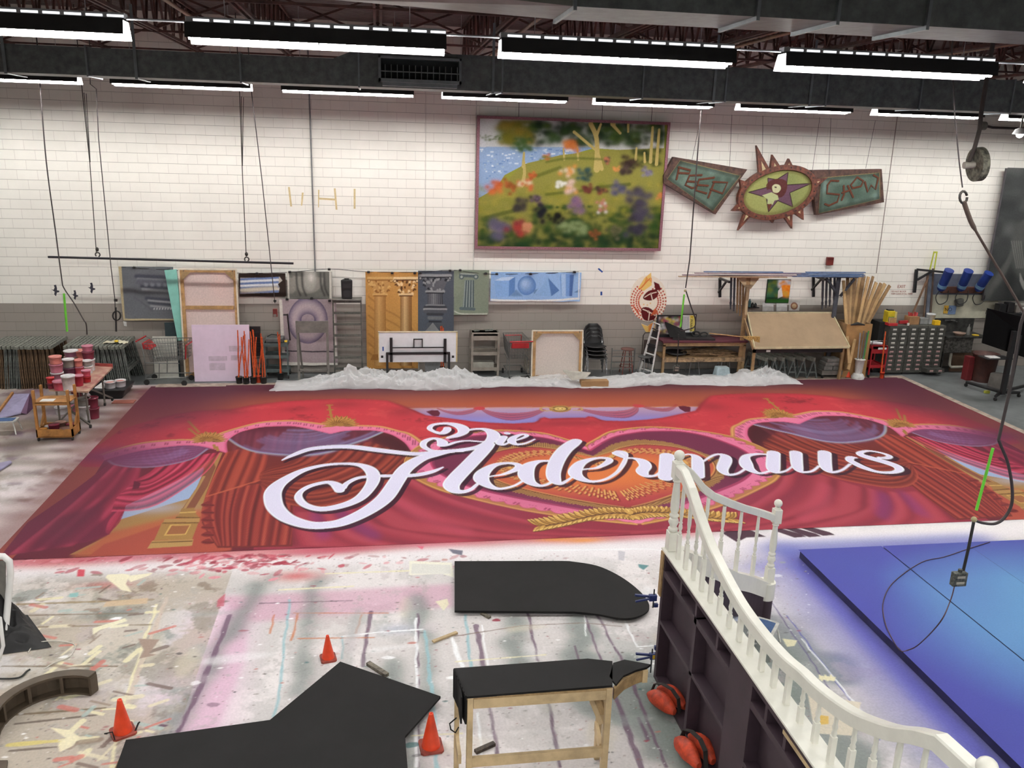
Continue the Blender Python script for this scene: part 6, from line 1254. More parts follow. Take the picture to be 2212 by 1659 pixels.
# boards leaning on the wall
def lean_board(name, label, x0, y0, x1, y1, Y, m_, th=.02, tilt=.06, cat='board'):
    a, b, c, d = rect(x0, y0, x1, y1, Y); c = .004; t = thing(name, label, cat, ((a+b)/2, Y, c)); MB().box(a, b, Y, Y+th, c, d).build('sheet', m_, t, .003); t.rotation_euler = (-tilt, 0, 0); return t
PNK = mat('lilac_primer', (226, 206, 226), .7, var=.03)
t = lean_board('lilac_board', 'pale lilac square board leaning on the tall canvas, on the floor', 416, 703, 540, 822, 19.02, PNK)
for x0, y0, x1, y1 in ((450, 770, 490, 780), (494, 748, 528, 760), (498, 768, 524, 779), (452, 785, 486, 800)):
    a, b, c, d = rect(x0, y0, x1, y1, 19.02); MB().box(a, b, 19.018, 19.02, c, d).build('test_patch', mat('grey_lilac_patch', (206, 188, 206), .7), t)
lean_board('white_board', 'off-white board behind the shopping cart', 331, 728, 383, 812, 19.35, mat('off_white_board', (200, 200, 190), .7, var=.1))
lean_board('teal_board', 'small dark teal panel beside the mint board', 359, 697, 386, 812, 19.5, mat('dark_teal', (40, 56, 60), .6), tilt=.02)
# painted sticks standing in pots
ORG = mat('orange_painted_stick', (222, 92, 40), .6, var=.2, scale=30); POT = mat('black_pot_plastic', (30, 30, 31), .5)
def pot(px, py, tops, label, grp='pots of orange sticks by the lilac board', m_=POT, r=.075):
    p = fl(px, py); t = thing('stick_pot', label, 'pot', tuple(p), grp)
    MB().lathe([(r*.78, 0), (r, .15), (r*1.05, .15), (r*1.05, .165), (r*.9, .165), (r*.88, .14), (.001, .13)], p, 16).build('pot', m_, t)
    for tx, ty in tops:
        q = at(tx, ty, p.y+random.uniform(-.03, .03)); n = 6; b0 = p+V(random.uniform(-.04, .04), random.uniform(-.03, .03), .1)
        MB().tube([b0+(q-b0)*(i/n)+V(random.uniform(-.006, .006), 0, 0) for i in range(n+1)], [.012*(1+.25*(i % 2)) for i in range(n+1)], 7).build('stick', ORG, t)
pot(517, 829, ((513, 713), (526, 725)), 'black pot with two orange sticks, leftmost before the lilac board')
pot(532, 830, ((527, 715), (529, 722), (538, 733), (521, 728)), 'black pot with crooked orange sticks, second from left')
pot(548, 829, ((541, 716), (547, 713), (553, 728)), 'dark pot with orange sticks, third from left')
pot(559, 827, ((545, 712), (566, 740)), 'orange pot with red-orange sticks, fourth from left', m_=mat('orange_pot', (216, 76, 44), .5), r=.06)
pot(570, 829, ((563, 720), (566, 728)), 'dark pot with two leaning orange sticks, fifth from left')
pot(606, 820, ((599, 717), (604, 722)), 'pot with two orange sticks in front of the slate utility cart')
# utility carts and racks
def utility(name, label, px, py, w_, d_, hs, m_, top=None, wheels=True, legw=.03):
    p = fl(px, py); t = thing(name, label, 'cart', (0, 0, 0)); H = hs[-1]
    for sx_ in (-1, 1):
        for sy in (-1, 1): MB().box(sx_*w_/2-legw/2, sx_*w_/2+legw/2, sy*d_/2-legw/2, sy*d_/2+legw/2, .08 if wheels else 0, H).build('post', m_, t)
    for z in hs: m = MB(); m.box(-w_/2, w_/2, -d_/2, d_/2, z-.015, z); [m.box(*q, z-.05, z+.03) for q in ((-w_/2, w_/2, -d_/2-.01, -d_/2), (-w_/2, w_/2, d_/2, d_/2+.01), (-w_/2-.01, -w_/2, -d_/2, d_/2), (w_/2, w_/2+.01, -d_/2, d_/2))]; m.build('shelf', m_, t, .002)
    if wheels:
        for sx_ in (-1, 1):
            for sy in (-1, 1): MB().cyl((sx_*w_/2-.012, sy*d_/2, .04), (sx_*w_/2+.012, sy*d_/2, .04), .04, 12).build('caster', RUB, t)
    t.location = (p.x, p.y+d_/2, 0); return t
u = utility('utility_cart', 'slate metal utility cart holding a grey box, behind the orange sticks', 599, 818, .5, .4, (.2, .52, .8), GRN)
p = u.location; t = thing('projector', 'flat grey projector-like box on the slate utility cart', 'machine', (p.x-.02, p.y, .83)); MB().box(p.x-.22, p.x+.16, p.y-.15, p.y+.15, .832, .93).build('body', mat('mid_grey_plastic', (92, 94, 94), .5), t, .01); MB().tube([(p.x-.2, p.y, .94), (p.x-.1, p.y-.05, 1.0), (p.x+.05, p.y, .97), (p.x+.1, p.y-.1, .95)], .01, 6).build('coiled_cable', RUB, t)
tag(MB().box(p.x+.19, p.x+.25, p.y-.18, p.y-.1, .84, .88).build('yellow_sponge', mat('yellow_sponge', (232, 196, 60)), None, .01, origin=(p.x+.2, p.y-.15, .83)), 'small yellow sponge on the edge of the slate utility cart', 'sponge')
t = thing('wire_rack', 'narrow dark rack standing behind the orange sticks', 'rack', tuple(at(552, 800, 19.35))); a, b, c, d = rect(541, 705, 565, 805, 19.35)
m = MB(); m.box(a, a+.02, 19.3, 19.34, 0, d).box(b-.02, b, 19.3, 19.34, 0, d); m.box(a, b, 19.34, 19.36, .5, d).build('rack_frame', DKM, t)
m = MB(); [m.box(a, b, 19.29, 19.31, z, z+.012) for z in np.arange(.1, d, .12)]; m.build('rung', DKM, t)
def rails(name, label, x0, y0, x1, ybot, Y, n, m_, cat, w_=.045, rung=.035, skip=0):
    a, b, c, d = rect(x0, y0, x1, ybot, Y); t = thing(name, label, cat, ((a+b)/2, Y, 0)); 
    for X in (a, b): MB().box(X-w_/2, X+w_/2, Y-.02, Y+.02, 0, d).build('upright', m_, t)
    for k in range(n): z = d-.06-k*(d-.12)/max(1, n-.4); MB().box(a, b, Y-.03, Y+.03, z-rung/2, z+rung/2).build('rung', m_, t)
    return t, a, b, d
t, a, b, d = rails('ladder_rack', 'tall grey ladder-like rack under the black loudspeaker', 721, 646, 781, 800, 19.25, 7, mat('grey_rack_paint', (92, 92, 86), .6, var=.25, scale=20), 'rack', .03, .045)
MB().box(a-.02, b+.02, 19.1, 19.45, d, d+.02).build('top_plate', GYS, t)
q = at(750, 648, 19.25); t = thing('loudspeaker', 'black loudspeaker standing on top of the grey ladder rack', 'speaker', (q.x, 19.25, d+.02)); x = q.x
MB().hexa([(x-.12, 19.14, d+.022), (x+.12, 19.14, d+.022), (x+.09, 19.36, d+.022), (x-.09, 19.36, d+.022), (x-.13, 19.14, d+.45), (x+.13, 19.14, d+.45), (x+.09, 19.36, d+.44), (x-.09, 19.36, d+.44)]).build('cabinet', mat('black_speaker_plastic', (22, 22, 23), .5), t, .02)
MB().cyl((x, 19.132, d+.14), (x, 19.14, d+.14), .085, 20).build('woofer', mat('dark_grille', (36, 36, 38), .6), t); MB().box(x-.08, x+.08, 19.13, 19.14, d+.27, d+.36).build('horn', mat('dark_grille', (36, 36, 38)), t); MB().box(x-.05, x+.05, 19.2, 19.25, d+.45, d+.47).build('carry_handle', mat('black_speaker_plastic', (22, 22, 23)), t)
t, a, b, d = rails('display_easel', 'grey wooden easel frame standing before the mauve ring painting', 644, 693, 708, 818, 18.85, 1, GYS, 'easel', .05, .03)
MB().box(a-.03, b+.03, 18.8, 18.83, d-.26, d).build('header_panel', GYS, t); MB().box(a, b, 18.83, 18.86, .28, .31).build('cross_bar', GYS, t); MB().bar((a, 18.86, d-.1), (a+.05, 19.3, 0), .035, .03).build('back_leg', GYS, t); MB().bar((b, 18.86, d-.1), (b-.05, 19.3, 0), .035, .03).build('back_leg', GYS, t)
# wall arm holding the torus painting's red box
q = at(612, 680, 19.4); tag(MB().bar(q, q+V(.09, 0, 0), .03, .03).bar(q+V(.09, 0, .02), q+V(.12, .05, -.6), .03, .03).build('swing_bracket', DKM, None, origin=tuple(q)), 'black angled steel arm in front of the mauve ring painting', 'bracket')
# white headboard-like board with black mount
t = thing('mounting_board', 'white framed board carrying a black metal mounting frame, behind the plastic', 'board', tuple(at(902, 783, 18.9))); Y = 18.9; a, b, c, d = rect(817, 716, 988, 782, Y)
MB().box(a, b, Y, Y+.03, c, d).build('white_sheet', mat('white_laminate', (228, 230, 234), .5, var=.03), t); m = MB(); [m.box(*q) for q in ((a, b, Y-.01, Y, d-.02, d), (a, a+.02, Y-.01, Y, c, d), (b-.03, b, Y-.01, Y, c, d))]; m.build('cream_edging', TP, t)
def bx(x0, y0, x1, y1, y_, nm, m_=DKM, th=.03): q = rect(x0, y0, x1, y1, Y); return MB().box(q[0], q[1], Y-y_-th, Y-y_, q[2], q[3]).build(nm, m_, t)
for q, nm in (((842, 729, 848, 781), 'vertical_bracket'), ((958, 731, 964, 783), 'vertical_bracket'), ((834, 760, 972, 765), 'cross_beam'), ((847, 749, 960, 751), 'thin_rod'), ((893, 731, 895, 750), 'loop_wire'), ((911, 731, 913, 750), 'loop_wire'), ((893, 731, 913, 733), 'loop_wire')): bx(*q, .02, nm)
q = rect(834, 762, 839, 806, Y); MB().box(q[0], q[1], Y-.06, Y-.02, 0, q[3]).build('foot', DKM, t); q = rect(967, 762, 972, 806, Y); MB().box(q[0], q[1], Y-.06, Y-.02, 0, q[3]).build('foot', DKM, t)
bx(826, 749, 829, 758, .002, 'blue_tape_mark', BT, .003); [bx(x, 768, x+5, 773, .0, 'round_hole', DKM, .004) for x in (823, 976)]
q = rect(903, 785, 904, 812, Y+.1); MB().box(q[0], q[1]+.02, Y+.05, Y+.08, 0, c+.05).build('rear_leg', GYS, t)
wallbit('grey_triangle_card', 'grey triangular card standing behind the white board', 'card', [(918, 716), (935, 697), (950, 716), (950, 814), (918, 814)], mat('grey_card', (128, 130, 132), .6), 19.2, .01); pot(955, 806, ((952, 705), (955, 704), (958, 708)), 'red stick tips showing above the white mounting board', 'pots', r=.06)
s_ = utility('shelf_cart', 'tall grey shelf cart with a deep top tray, left of the second shopping cart', 1047, 812, .62, .4, (.18, .55, 1.02), mat('warm_grey_paint', (146, 138, 128), .6, var=.12), wheels=False, legw=.05)
MB().box(-.3, .3, -.21, .2, .86, 1.02).build('top_box', mat('warm_grey_paint', (146, 138, 128)), s_, .004, local=True); m = MB(); m.box(-.28, .22, -.16, .1, .19, .32); m.build('grey_tray', mat('pale_grey_tray', (158, 156, 146), .6), s_, .01, local=True)
m = MB(); m.bar((-.25, 0, 1.05), (-.12, 0, 1.06), .04, .03); m.bar((.02, .05, 1.05), (.2, .02, 1.07), .05, .04); m.build('small_tool', mat('paint_spattered_wood', (146, 148, 138)), s_, local=True)
p = fl(1141, 806); p.y = 19.1; t = thing('fabric_bin', 'stained off-white upright bin right of the second shopping cart', 'bin', (p.x, p.y+.2, 0)); MB().box(p.x-.1, p.x+.14, p.y, p.y+.45, .1, .82).build('bin_body', mat('stained_canvas', (168, 160, 146), .8, var=.3, scale=8), t, .01); [MB().cyl((p.x+dx, p.y+.05, .05), (p.x+dx+.03, p.y+.05, .05), .05, 12).build('caster', RUB, t) for dx in (-.1, .1)]
# stacked black chairs
BC = mat('black_chair_shell', (26, 26, 27), .5, var=.05); CRO = mat('chromed_tube', (150, 150, 152), .25, .85)
ch = thing('stacking_chair', 'black shell chair, topmost of the stack by the square canvas', 'chair', (0, 0, 0), 'stacked black chairs')
m = MB(); vs = []; N = 12; prof = [(-.22, .45), (-.05, .43), (.12, .42), (.2, .46)]
for y, z in prof: vs += [(-.23+.46*i/N, y, z+.03*((i/N-.5)**2)*4) for i in range(N+1)]
m.add(vs, [(j*(N+1)+i, j*(N+1)+i+1, (j+1)*(N+1)+i+1, (j+1)*(N+1)+i) for j in range(3) for i in range(N)], True).build('seat', BC, ch).modifiers.new('s', 'SOLIDIFY').thickness = .02
m = MB(); vs = []
for k in range(7): z = .58+.34*k/6; wv = .23*math.sqrt(max(.1, 1-((k-2.2)/4.2)**2)); vs += [(-wv+2*wv*i/N, .2+.05*k/6-.05*(1-((i/N-.5)*2)**2)*-1, z) for i in range(N+1)]
m.add(vs, [(j*(N+1)+i, j*(N+1)+i+1, (j+1)*(N+1)+i+1, (j+1)*(N+1)+i) for j in range(6) for i in range(N)], True).build('backrest', BC, ch).modifiers.new('s', 'SOLIDIFY').thickness = .02
for sx_ in (-1, 1):
    MB().tube([(sx_*.24, -.2, 0), (sx_*.22, -.17, .41), (sx_*.22, .15, .42), (sx_*.23, .21, .62)], .011, 8).build('leg', CRO, ch); MB().tube([(sx_*.24, .24, 0), (sx_*.22, .12, .41)], .011, 8).build('leg', CRO, ch)
p = fl(1282, 810); p.y = 19.08; ch.location = (p.x, p.y+.22, .003+.27)
for k, l in enumerate(('second from the top', 'third from the top', 'lowest')): dup(ch, (p.x+.012*(k+1), p.y+.22-.02*(k+1), .273-.09*(k+1)), None, f'black shell chair, {l} of the stack by the square canvas')
def stool(name, label, px, py, h, r, ms, ml, n=4):
    p = fl(px, py); t = thing(name, label, 'stool', tuple(p)); MB().lathe([(r*.95, h-.03), (r, h-.02), (r, h-.005), (r*.92, h), (.001, h)], p, 20).build('seat', ms, t)
    for k in range(n):
        a = 2*PI*(k+.5)/n; MB().cyl(p+V(r*.6*math.cos(a), r*.6*math.sin(a), h-.03), p+V(r*1.15*math.cos(a), r*1.15*math.sin(a), 0), .012, 8).build('leg', ml, t)
    m = MB(); zz = h*.3; m.tube([p+V(r*1.02*math.cos(a), r*1.02*math.sin(a), zz) for a in np.arange(0, 6.4, .4)], .007, 6); m.build('foot_ring', ml, t); return t
stool('bar_stool', 'worn red round stool near the folding ladder', 1352, 806, .62, .16, mat('worn_red_brown', (112, 76, 68), .6, var=.3), mat('worn_red_paint', (136, 70, 62), .6, var=.4, scale=20))
stool('drafting_stool', 'small dark grey round stool left of the white ladder', 1390, 812, .5, .17, mat('dark_grey_seat', (74, 74, 74), .6), STEEL, 5)
t, a, b, d = rails('wire_stand', 'low wire stand behind the red stool', 1321, 752, 1370, 806, 19.3, 4, WIRE, 'stand', .018, .01)
# folding ladder
t = thing('step_ladder', 'narrow white folding ladder with black treads leaning by the work table', 'ladder', tuple(fl(1398, 814))); p0, p1, p2, p3 = fl(1380, 808), fl(1406, 815), at(1412, 700, 18.95), at(1425, 706, 18.85); WH_ = mat('white_ladder_metal', (222, 222, 220), .4, .1)
for a_, b_ in ((p0, p2), (p1, p3)): MB().bar(a_, b_, .03, .045).build('side_rail', WH_, t)
for k in range(6): u = .12+.16*k; MB().bar(p0.lerp(p2, u), p1.lerp(p3, u), .05, .02).build('tread', DKM if k % 2 else WH_, t)
MB().tube([p2, p2+V(-.02, 0, .05), p3+V(0, 0, .05), p3], .014, 8).build('top_loop', WH_, t)
for u in (.25, .5, .75): m = MB(); a_, b_ = p0.lerp(p2, u), p1.lerp(p3, u); c_, d_ = p0.lerp(p2, u+.14), p1.lerp(p3, u+.14); m.slab([a_, b_, d_, c_], (0, .02, 0)); m.build('folded_step', DKM, t)
a, b, c, d = rect(1387, 718, 1402, 800, 19.3); t = thing('folded_chair', 'dark brown folding chair behind the white ladder', 'chair', (a, 19.3, 0)); m = MB(); m.tube([(a, 19.3, .0), (a, 19.3, d-.08), (a+.04, 19.3, d-.01), (a+.28, 19.3, d), (a+.32, 19.3, d-.08), (a+.32, 19.3, 0)], .014, 8); m.build('tube_frame', mat('brown_steel', (52, 42, 38), .5), t); MB().box(a+.03, a+.3, 19.29, 19.31, .45, .85).build('back_panel', mat('brown_steel', (52, 42, 38)), t)
# work table
p = fl(1428, 812); Xa, Ya = p.x, p.y; Xb = at(1606, 800, Ya).x; Yw = Ya+.75; zt = at(1500, 741, Ya).z; t = thing('work_table', 'pine work table with a shelf and a maroon cloth top', 'table', (Xa, Ya, 0))
MARN = mat('maroon_cloth', (84, 32, 44), .85, var=.1); OLDP = mat('aged_pine', (158, 128, 90), .65, var=.2, scale=6)
for x in (Xa+.03, Xb-.03):
    for y in (Ya+.03, Yw-.03): MB().box(x-.03, x+.03, y-.03, y+.03, 0, zt-.05).build('leg', OLDP, t)
MB().box(Xa-.03, Xb+.04, Ya-.02, Yw, zt, zt+.05).build('cloth_top', MARN, t, .015); MB().box(Xa, Xb, Ya, Ya+.04, zt-.08, zt-.001).build('apron', OLDP, t); MB().box(Xa, Xb, Ya, Yw, .42, .45).build('shelf', OLDP, t); MB().box(Xa, Xb, Ya-.004, Ya+.02, .34, .45).build('shelf_apron', mat('drippy_pine', (170, 142, 108), .65, var=.35, scale=10), t)
lt = thing('lath_pile', 'pile of rough wooden laths lying on the shelf of the work table', 'wood pile', ((Xa+Xb)/2, Ya+.3, .45)); lt['kind'] = 'stuff'; m = MB()
for i in range(120): x = random.uniform(Xa+.75, Xb-.35); y = random.uniform(Ya+.1, Ya+.5); z = .46+random.random()*.14*(1-abs(x-(Xa+1.3))/1.3); m.bar((x-.2, y-.03, z), (x+random.uniform(.15, .3), y+random.uniform(-.08, .05), max(.457, z+random.uniform(-.04, .03))), .03, .006)
m.build('lath', mat('rough_lath', (164, 134, 100), .8, var=.3, scale=12), lt)['kind'] = 'stuff'
tag(MB().lathe([(.12, .452), (.26, .5), (.28, .54), (.25, .54), (.1, .47), (.001, .465)], (Xa+.42, Ya+.28, 0), 20).build('black_dish', DKM, None, origin=(Xa+.42, Ya+.28, .452)), 'wide black dish on the left of the work table shelf', 'dish')
zt += .05
t = thing('folding_case', 'open flat black case lying on the maroon table with its lid up', 'case', (Xa+.6, Ya+.3, zt)); MB().hexa([(Xa+.25, Ya+.1, zt+.002), (Xa+1.3, Ya+.02, zt+.002), (Xa+1.3, Ya+.5, zt+.002), (Xa+.45, Ya+.55, zt+.002), (Xa+.25, Ya+.1, zt+.05), (Xa+1.3, Ya+.02, zt+.05), (Xa+1.3, Ya+.5, zt+.05), (Xa+.45, Ya+.55, zt+.05)]).build('base', DKM, t)
MB().slab([(Xa+.22, Ya+.2, zt+.05), (Xa+.58, Ya+.06, zt+.05), (Xa+.58, Ya+.2, zt+.22), (Xa+.12, Ya+.42, zt+.4)], (.0, .02, .0)).build('raised_lid', mat('matte_black_paint', (27, 26, 26)), t)
t = thing('headset', 'tangle of black headset gear on the black case', 'headset', (Xa+.95, Ya+.3, zt+.05)); m = MB(); m.tube([(Xa+.9+.1*math.cos(a), Ya+.3, zt+.11+.06*math.sin(a)) for a in np.arange(0, 6.4, .5)], .02, 6); m.tube([(Xa+1.1+.1*math.cos(a), Ya+.28, zt+.1+.05*math.sin(a)) for a in np.arange(0, 6.4, .5)], .018, 6); m.build('headset_loop', RUB, t)
def abstract(D):
    for i in range(90): D.spray(random.uniform(1420, 1472), random.uniform(682, 722), .05, .04, random.choice([(220, 196, 70), (120, 80, 120), (60, 60, 64), (200, 200, 204), (90, 130, 90), (160, 60, 90), (30, 30, 34)]), .85)
t = hung('abstract_poster', 'framed dark poster with yellow and purple abstract patches behind the ladder', 1421, 683, 1471, 722, (90, 80, 70), abstract, (), Y=19.5, wave=0); a, b, c, d = rect(1421, 683, 1471, 722, 19.5); m = MB(); [m.box(*q) for q in ((a-.03, b+.02, 19.48, 19.53, d, d+.03), (a-.03, a, 19.48, 19.53, .75, d), (b, b+.02, 19.48, 19.53, .75, d), (a, b, 19.505, 19.53, .78, d))]; m.build('black_frame', DKM, t)
def warn(D):
    D.poly([(1490, 681), (1500, 681), (1500, 716), (1490, 716)], (236, 222, 120)); 
    D.poly([(1492, 683), (1498, 683), (1495, 688)], (220, 180, 40))
    for k in range(5): D.stroke([(1475.5+k*2.9, 684), (1475.5+k*2.9, 713)], (70, 70, 72), w=.011, k=0, a=.8)
t = hung('warning_sign', 'sideways white and yellow warning sign with black lettering beside the poster', 1473, 680, 1501, 718, (226, 228, 228), warn, (), Y=19.5, wave=0, step=.006); a, b, c, d = rect(1473, 680, 1501, 718, 19.5); m = MB(); [m.box(*q) for q in ((a-.01, b+.02, 19.48, 19.53, d, d+.02), (b, b+.02, 19.48, 19.53, .8, d), (a, b, 19.505, 19.53, .8, d))]; m.build('black_frame', DKM, t)
def text(s_, size, loc, rot, m_, par, name='lettering'):
    cu = bpy.data.curves.new('text', 'FONT'); cu.body = s_; cu.size = size; cu.extrude = .0008; to = bpy.data.objects.new('text', cu); scn.collection.objects.link(to); me = bpy.data.meshes.new_from_object(to); bpy.data.objects.remove(to)
    o = bpy.data.objects.new(name, me); scn.collection.objects.link(o); o.parent = par; o.location = Vector(loc)-Vector(par.location); o.rotation_euler = rot; me.materials.append(m_); return o
p = at(1492, 689, 19.49); text('WARNING', .085, p, (PI/2, PI/2, 0), DKM, t)
t = thing('broom', 'straw broom lying across from the table to the drawing board', 'broom', tuple(at(1530, 720, 18.95))); a_, b_ = at(1532, 720, 19.0), at(1606, 728, 18.7); MB().cyl(a_, b_, .012, 8).build('handle', STR, t)
m = MB(); c_ = at(1640, 735, 18.6); d_ = (c_-b_).normalized(); u_ = Vector((0, 0, 1))
m.hexa([b_-u_*.02-V(0, .02, 0), b_-u_*.02+V(0, .02, 0), c_-u_*.12+V(0, .03, 0), c_-u_*.12-V(0, .03, 0), b_+u_*.02-V(0, .02, 0), b_+u_*.02+V(0, .02, 0), c_+u_*.09+V(0, .03, 0), c_+u_*.09-V(0, .03, 0)]); m.build('bristles', mat('broom_straw', (190, 152, 88), .85, var=.3, scale=40), t)
for px, lab in ((1503, 'white-legged stool under the left part of the work table'), (1570, 'white-legged stool under the right part of the work table')):
    p = fl(px, 812); t = thing('low_stool', lab, 'stool', (p.x, p.y+.25, 0)); MB().lathe([(.15, .34), (.17, .35), (.17, .365), (.001, .365)], (p.x, p.y+.25, 0), 20).build('seat', mat('white_seat', (206, 206, 200), .5), t)
    for k in range(4): a = PI*(k+.5)/2; MB().cyl((p.x+.13*math.cos(a), p.y+.25+.13*math.sin(a), .34), (p.x+.19*math.cos(a), p.y+.25+.19*math.sin(a), 0), .011, 8).build('leg', CRO, t)
p = fl(1562, 818); t = thing('upturned_tub', 'upside-down pale blue plastic tub in front of the work table', 'tub', (p.x, p.y+.1, 0)); MB().hexa([(p.x-.19, p.y, .003), (p.x+.19, p.y, .003), (p.x+.19, p.y+.25, .003), (p.x-.19, p.y+.25, .003), (p.x-.15, p.y+.03, .27), (p.x+.15, p.y+.03, .27), (p.x+.15, p.y+.22, .27), (p.x-.15, p.y+.22, .27)]).build('tub_body', mat('milky_blue_plastic', (170, 188, 194), .5, var=.15), t, .015)
# drawing board
t = thing('drawing_board', 'large tilted tan drawing board on a dark table frame', 'table', tuple(fl(1630, 815))); A1, A2 = at(1630, 752, 18.45), at(1835, 750, 18.45); B1, B2 = at(1614, 676, 19.25), at(1797, 676, 19.25)
MB().slab([A1, A2, B2, B1], (0, .01, -.035)).build('board', mat('tan_homasote', (160, 136, 108), .8, var=.08, scale=1.5), t); m = MB()
for p_, q_ in ((A1, A2), (A2, B2), (A1, B1), (B1, B2)): m.bar(p_, q_, .02, .05)
m.build('cream_edge', mat('cream_edge_strip', (206, 196, 160), .6), t); MB().box(A1.x+.03, A2.x-.1, 18.55, 18.6, A1.z-.14, A1.z-.04).build('front_apron', DKM, t)
for x, y in ((A1.x+.03, 18.55), (A2.x-.12, 18.55), (A1.x+.03, 19.3), (A2.x-.12, 19.3)): MB().box(x, x+.06, y, y+.06, 0, A1.z-.06 if y < 19 else B1.z-.1).build('leg', OLDP, t)
MB().box(A1.x+.35, A1.x+.45, 18.543, 18.55, A1.z-.12, A1.z-.07).build('label_card', PAP, t); MB().bar(B1+V(-.1, -.05, -.1), A1+V(-.02, .03, -.02), .03, .08).build('side_arm', OLDP, t)
def minihorse(label, px, py):
    p = fl(px, py); t = thing('folding_sawhorse', label, 'sawhorse', (0, 0, 0), 'folding sawhorses under the drawing board'); m_ = mat('grey_green_plastic', (104, 112, 110), .6, var=.25, scale=20)
    MB().bar((0, 0, .48), (-.2, .62, .48), .07, .09).build('top_beam', SPK, t)
    for y_, x_ in ((.03, 0), (.6, -.19)):
        for sx_ in (-1, 1): MB().bar((x_, y_, .46), (x_+sx_*.13, y_, 0), .03, .05, (0, 1, 0)).build('leg', m_, t)
        MB().bar((x_-.09, y_, .16), (x_+.09, y_, .16), .03, .04).build('spreader', m_, t)
    t.location = p; return t
for k, px in enumerate((1670, 1688, 1706, 1728, 1750, 1772)): minihorse(f'grey folding sawhorse, {ORD[k]} from left under the drawing board', px-18, 818)
p = fl(1797, 818); t = thing('dolly', 'low grey wheeled dolly at the right end under the drawing board', 'dolly', (p.x, p.y+.2, 0)); MB().box(p.x-.28, p.x+.26, p.y, p.y+.4, .09, .2).build('deck', GYS, t, .004); [MB().cyl((p.x+dx, p.y+.03, .045), (p.x+dx+.03, p.y+.03, .045), .045, 12).build('caster', RUB, t) for dx in (-.26, .2)]
for k, (dx, z, w_) in enumerate(((-.22, .205, .22), (.02, .205, .22), (-.2, .31, .44), (-.16, .405, .34))): tag(MB().box(p.x+dx, p.x+dx+w_, p.y+.03, p.y+.33, z, z+(.1 if z < .3 else .09)).build('stage_weight', mat('concrete_grey', (124, 124, 120), .8, var=.15, scale=8), None, .012, origin=(p.x+dx, p.y, z)), ('left grey block on the dolly', 'right grey block on the dolly', 'wide grey slab above the two dolly blocks', 'topmost grey slab on the dolly')[k], 'block', 'grey blocks on the dolly')
# lumber shelf on wall brackets
for i, (x, y0_, y1_, dx) in enumerate(((1555, 601, 642, 22), (1757, 596, 641, 26))):
    q0, q1 = at(x, y0_, 19.66), at(x, y1_, 19.66); t = thing('shelf_bracket', ('black steel shelf bracket left of the pine bracket', 'black steel shelf bracket under the blue planks')[i], 'bracket', tuple(q0)); MB().bar(q0, q1, .06, .05).build('upright', DKM, t); MB().bar(q0+V(0, -.02, 0), q0+V(.0, -.6, 0), .05, .05).build('arm', DKM, t); MB().bar(q0+V(0, -.4, -.02), q0+V(0, 0, -.35), .04, .04).build('strut', DKM, t)
Yb_ = 19.15
for i, (cx_, m_, lab) in enumerate(((1617, mat('cream_gusset_ply', (188, 166, 132), .65, var=.1), 'pine post with a big triangular gusset holding up the lumber shelf'), (1812, mat('slate_painted_wood', (74, 78, 88), .65, var=.2), 'slate grey post with angled braces holding up the lumber shelf'))):
    q = at(cx_, 600, Yb_); t = thing('shelf_post', lab, 'post', (q.x, Yb_, 0)); s1, s2 = at(cx_-24, 600, Yb_), at(cx_+24, 600, Yb_); 
    zb_ = at(cx_, 681, Yb_).z if i == 0 else at(cx_, 690, Yb_).z
    MB().box(q.x-.05, q.x+.05, Yb_-.02, Yb_+.02, 0, q.z).build('post', m_ if i else OLDP, t)
    if i == 0: MB().slab([s1, s2, at(cx_+5, 624, Yb_-.03), at(cx_-5, 624, Yb_-.03)], (0, .02, 0)).build('gusset', m_, t); MB().bar(at(cx_-2, 620, Yb_-.05), at(cx_-6, 680, Yb_-.05), .06, .03).build('hanging_slat', m_, t)
    else: MB().bar(at(cx_-2, 640, Yb_), at(cx_-25, 602, Yb_), .05, .05).build('brace', m_, t); MB().bar(at(cx_+3, 640, Yb_), at(cx_+34, 602, Yb_), .05, .05).build('brace', m_, t)
    MB().box(q.x-.45, q.x+.5, Yb_-.03, Yb_+.03, q.z, q.z+.04).build('cross_arm', m_, t)
zs = at(1700, 600, 19.2).z+.045; PLK = [mat('plank_natural', (176, 146, 118), .7, var=.2), mat('plank_mauve', (136, 112, 122), .7, var=.2), mat('plank_blue', (84, 108, 148), .7, var=.25)]
for k, (xa, xb, dz, c_) in enumerate(((1466, 1700, .02, 0), (1474, 1720, .045, 1), (1482, 1650, .0, 0), (1500, 1745, .07, 1), (1520, 1690, .095, 2), (1552, 1760, .0, 0), (1580, 1770, .045, 2), (1530, 1640, .1, 1), (1712, 1866, .03, 2), (1722, 1868, .055, 2), (1730, 1864, .08, 2), (1740, 1868, .105, 2), (1750, 1860, .0, 2))):
    y_ = 18.85+.07*(k % 7); a_, b_ = at(xa, 595, y_), at(xb, 595, y_); w_ = ('natural', 'mauve-grey', 'blue')[c_]
    o = MB().bar((a_.x, y_, zs+dz), (b_.x, y_, zs+dz+random.uniform(0, .02)*(c_ == 2)), .06, .02).build('plank', PLK[c_], None, origin=(a_.x, y_, zs+dz)); tag(o, f'thin {w_} plank on the wall shelf, {ORD[k] if k < 12 else "shortest"} laid from the wall side' if k < 8 else f'thin blue-grey plank at the right end of the wall shelf, layer {ORD[k-8]}', 'plank', 'planks on the wall shelf')
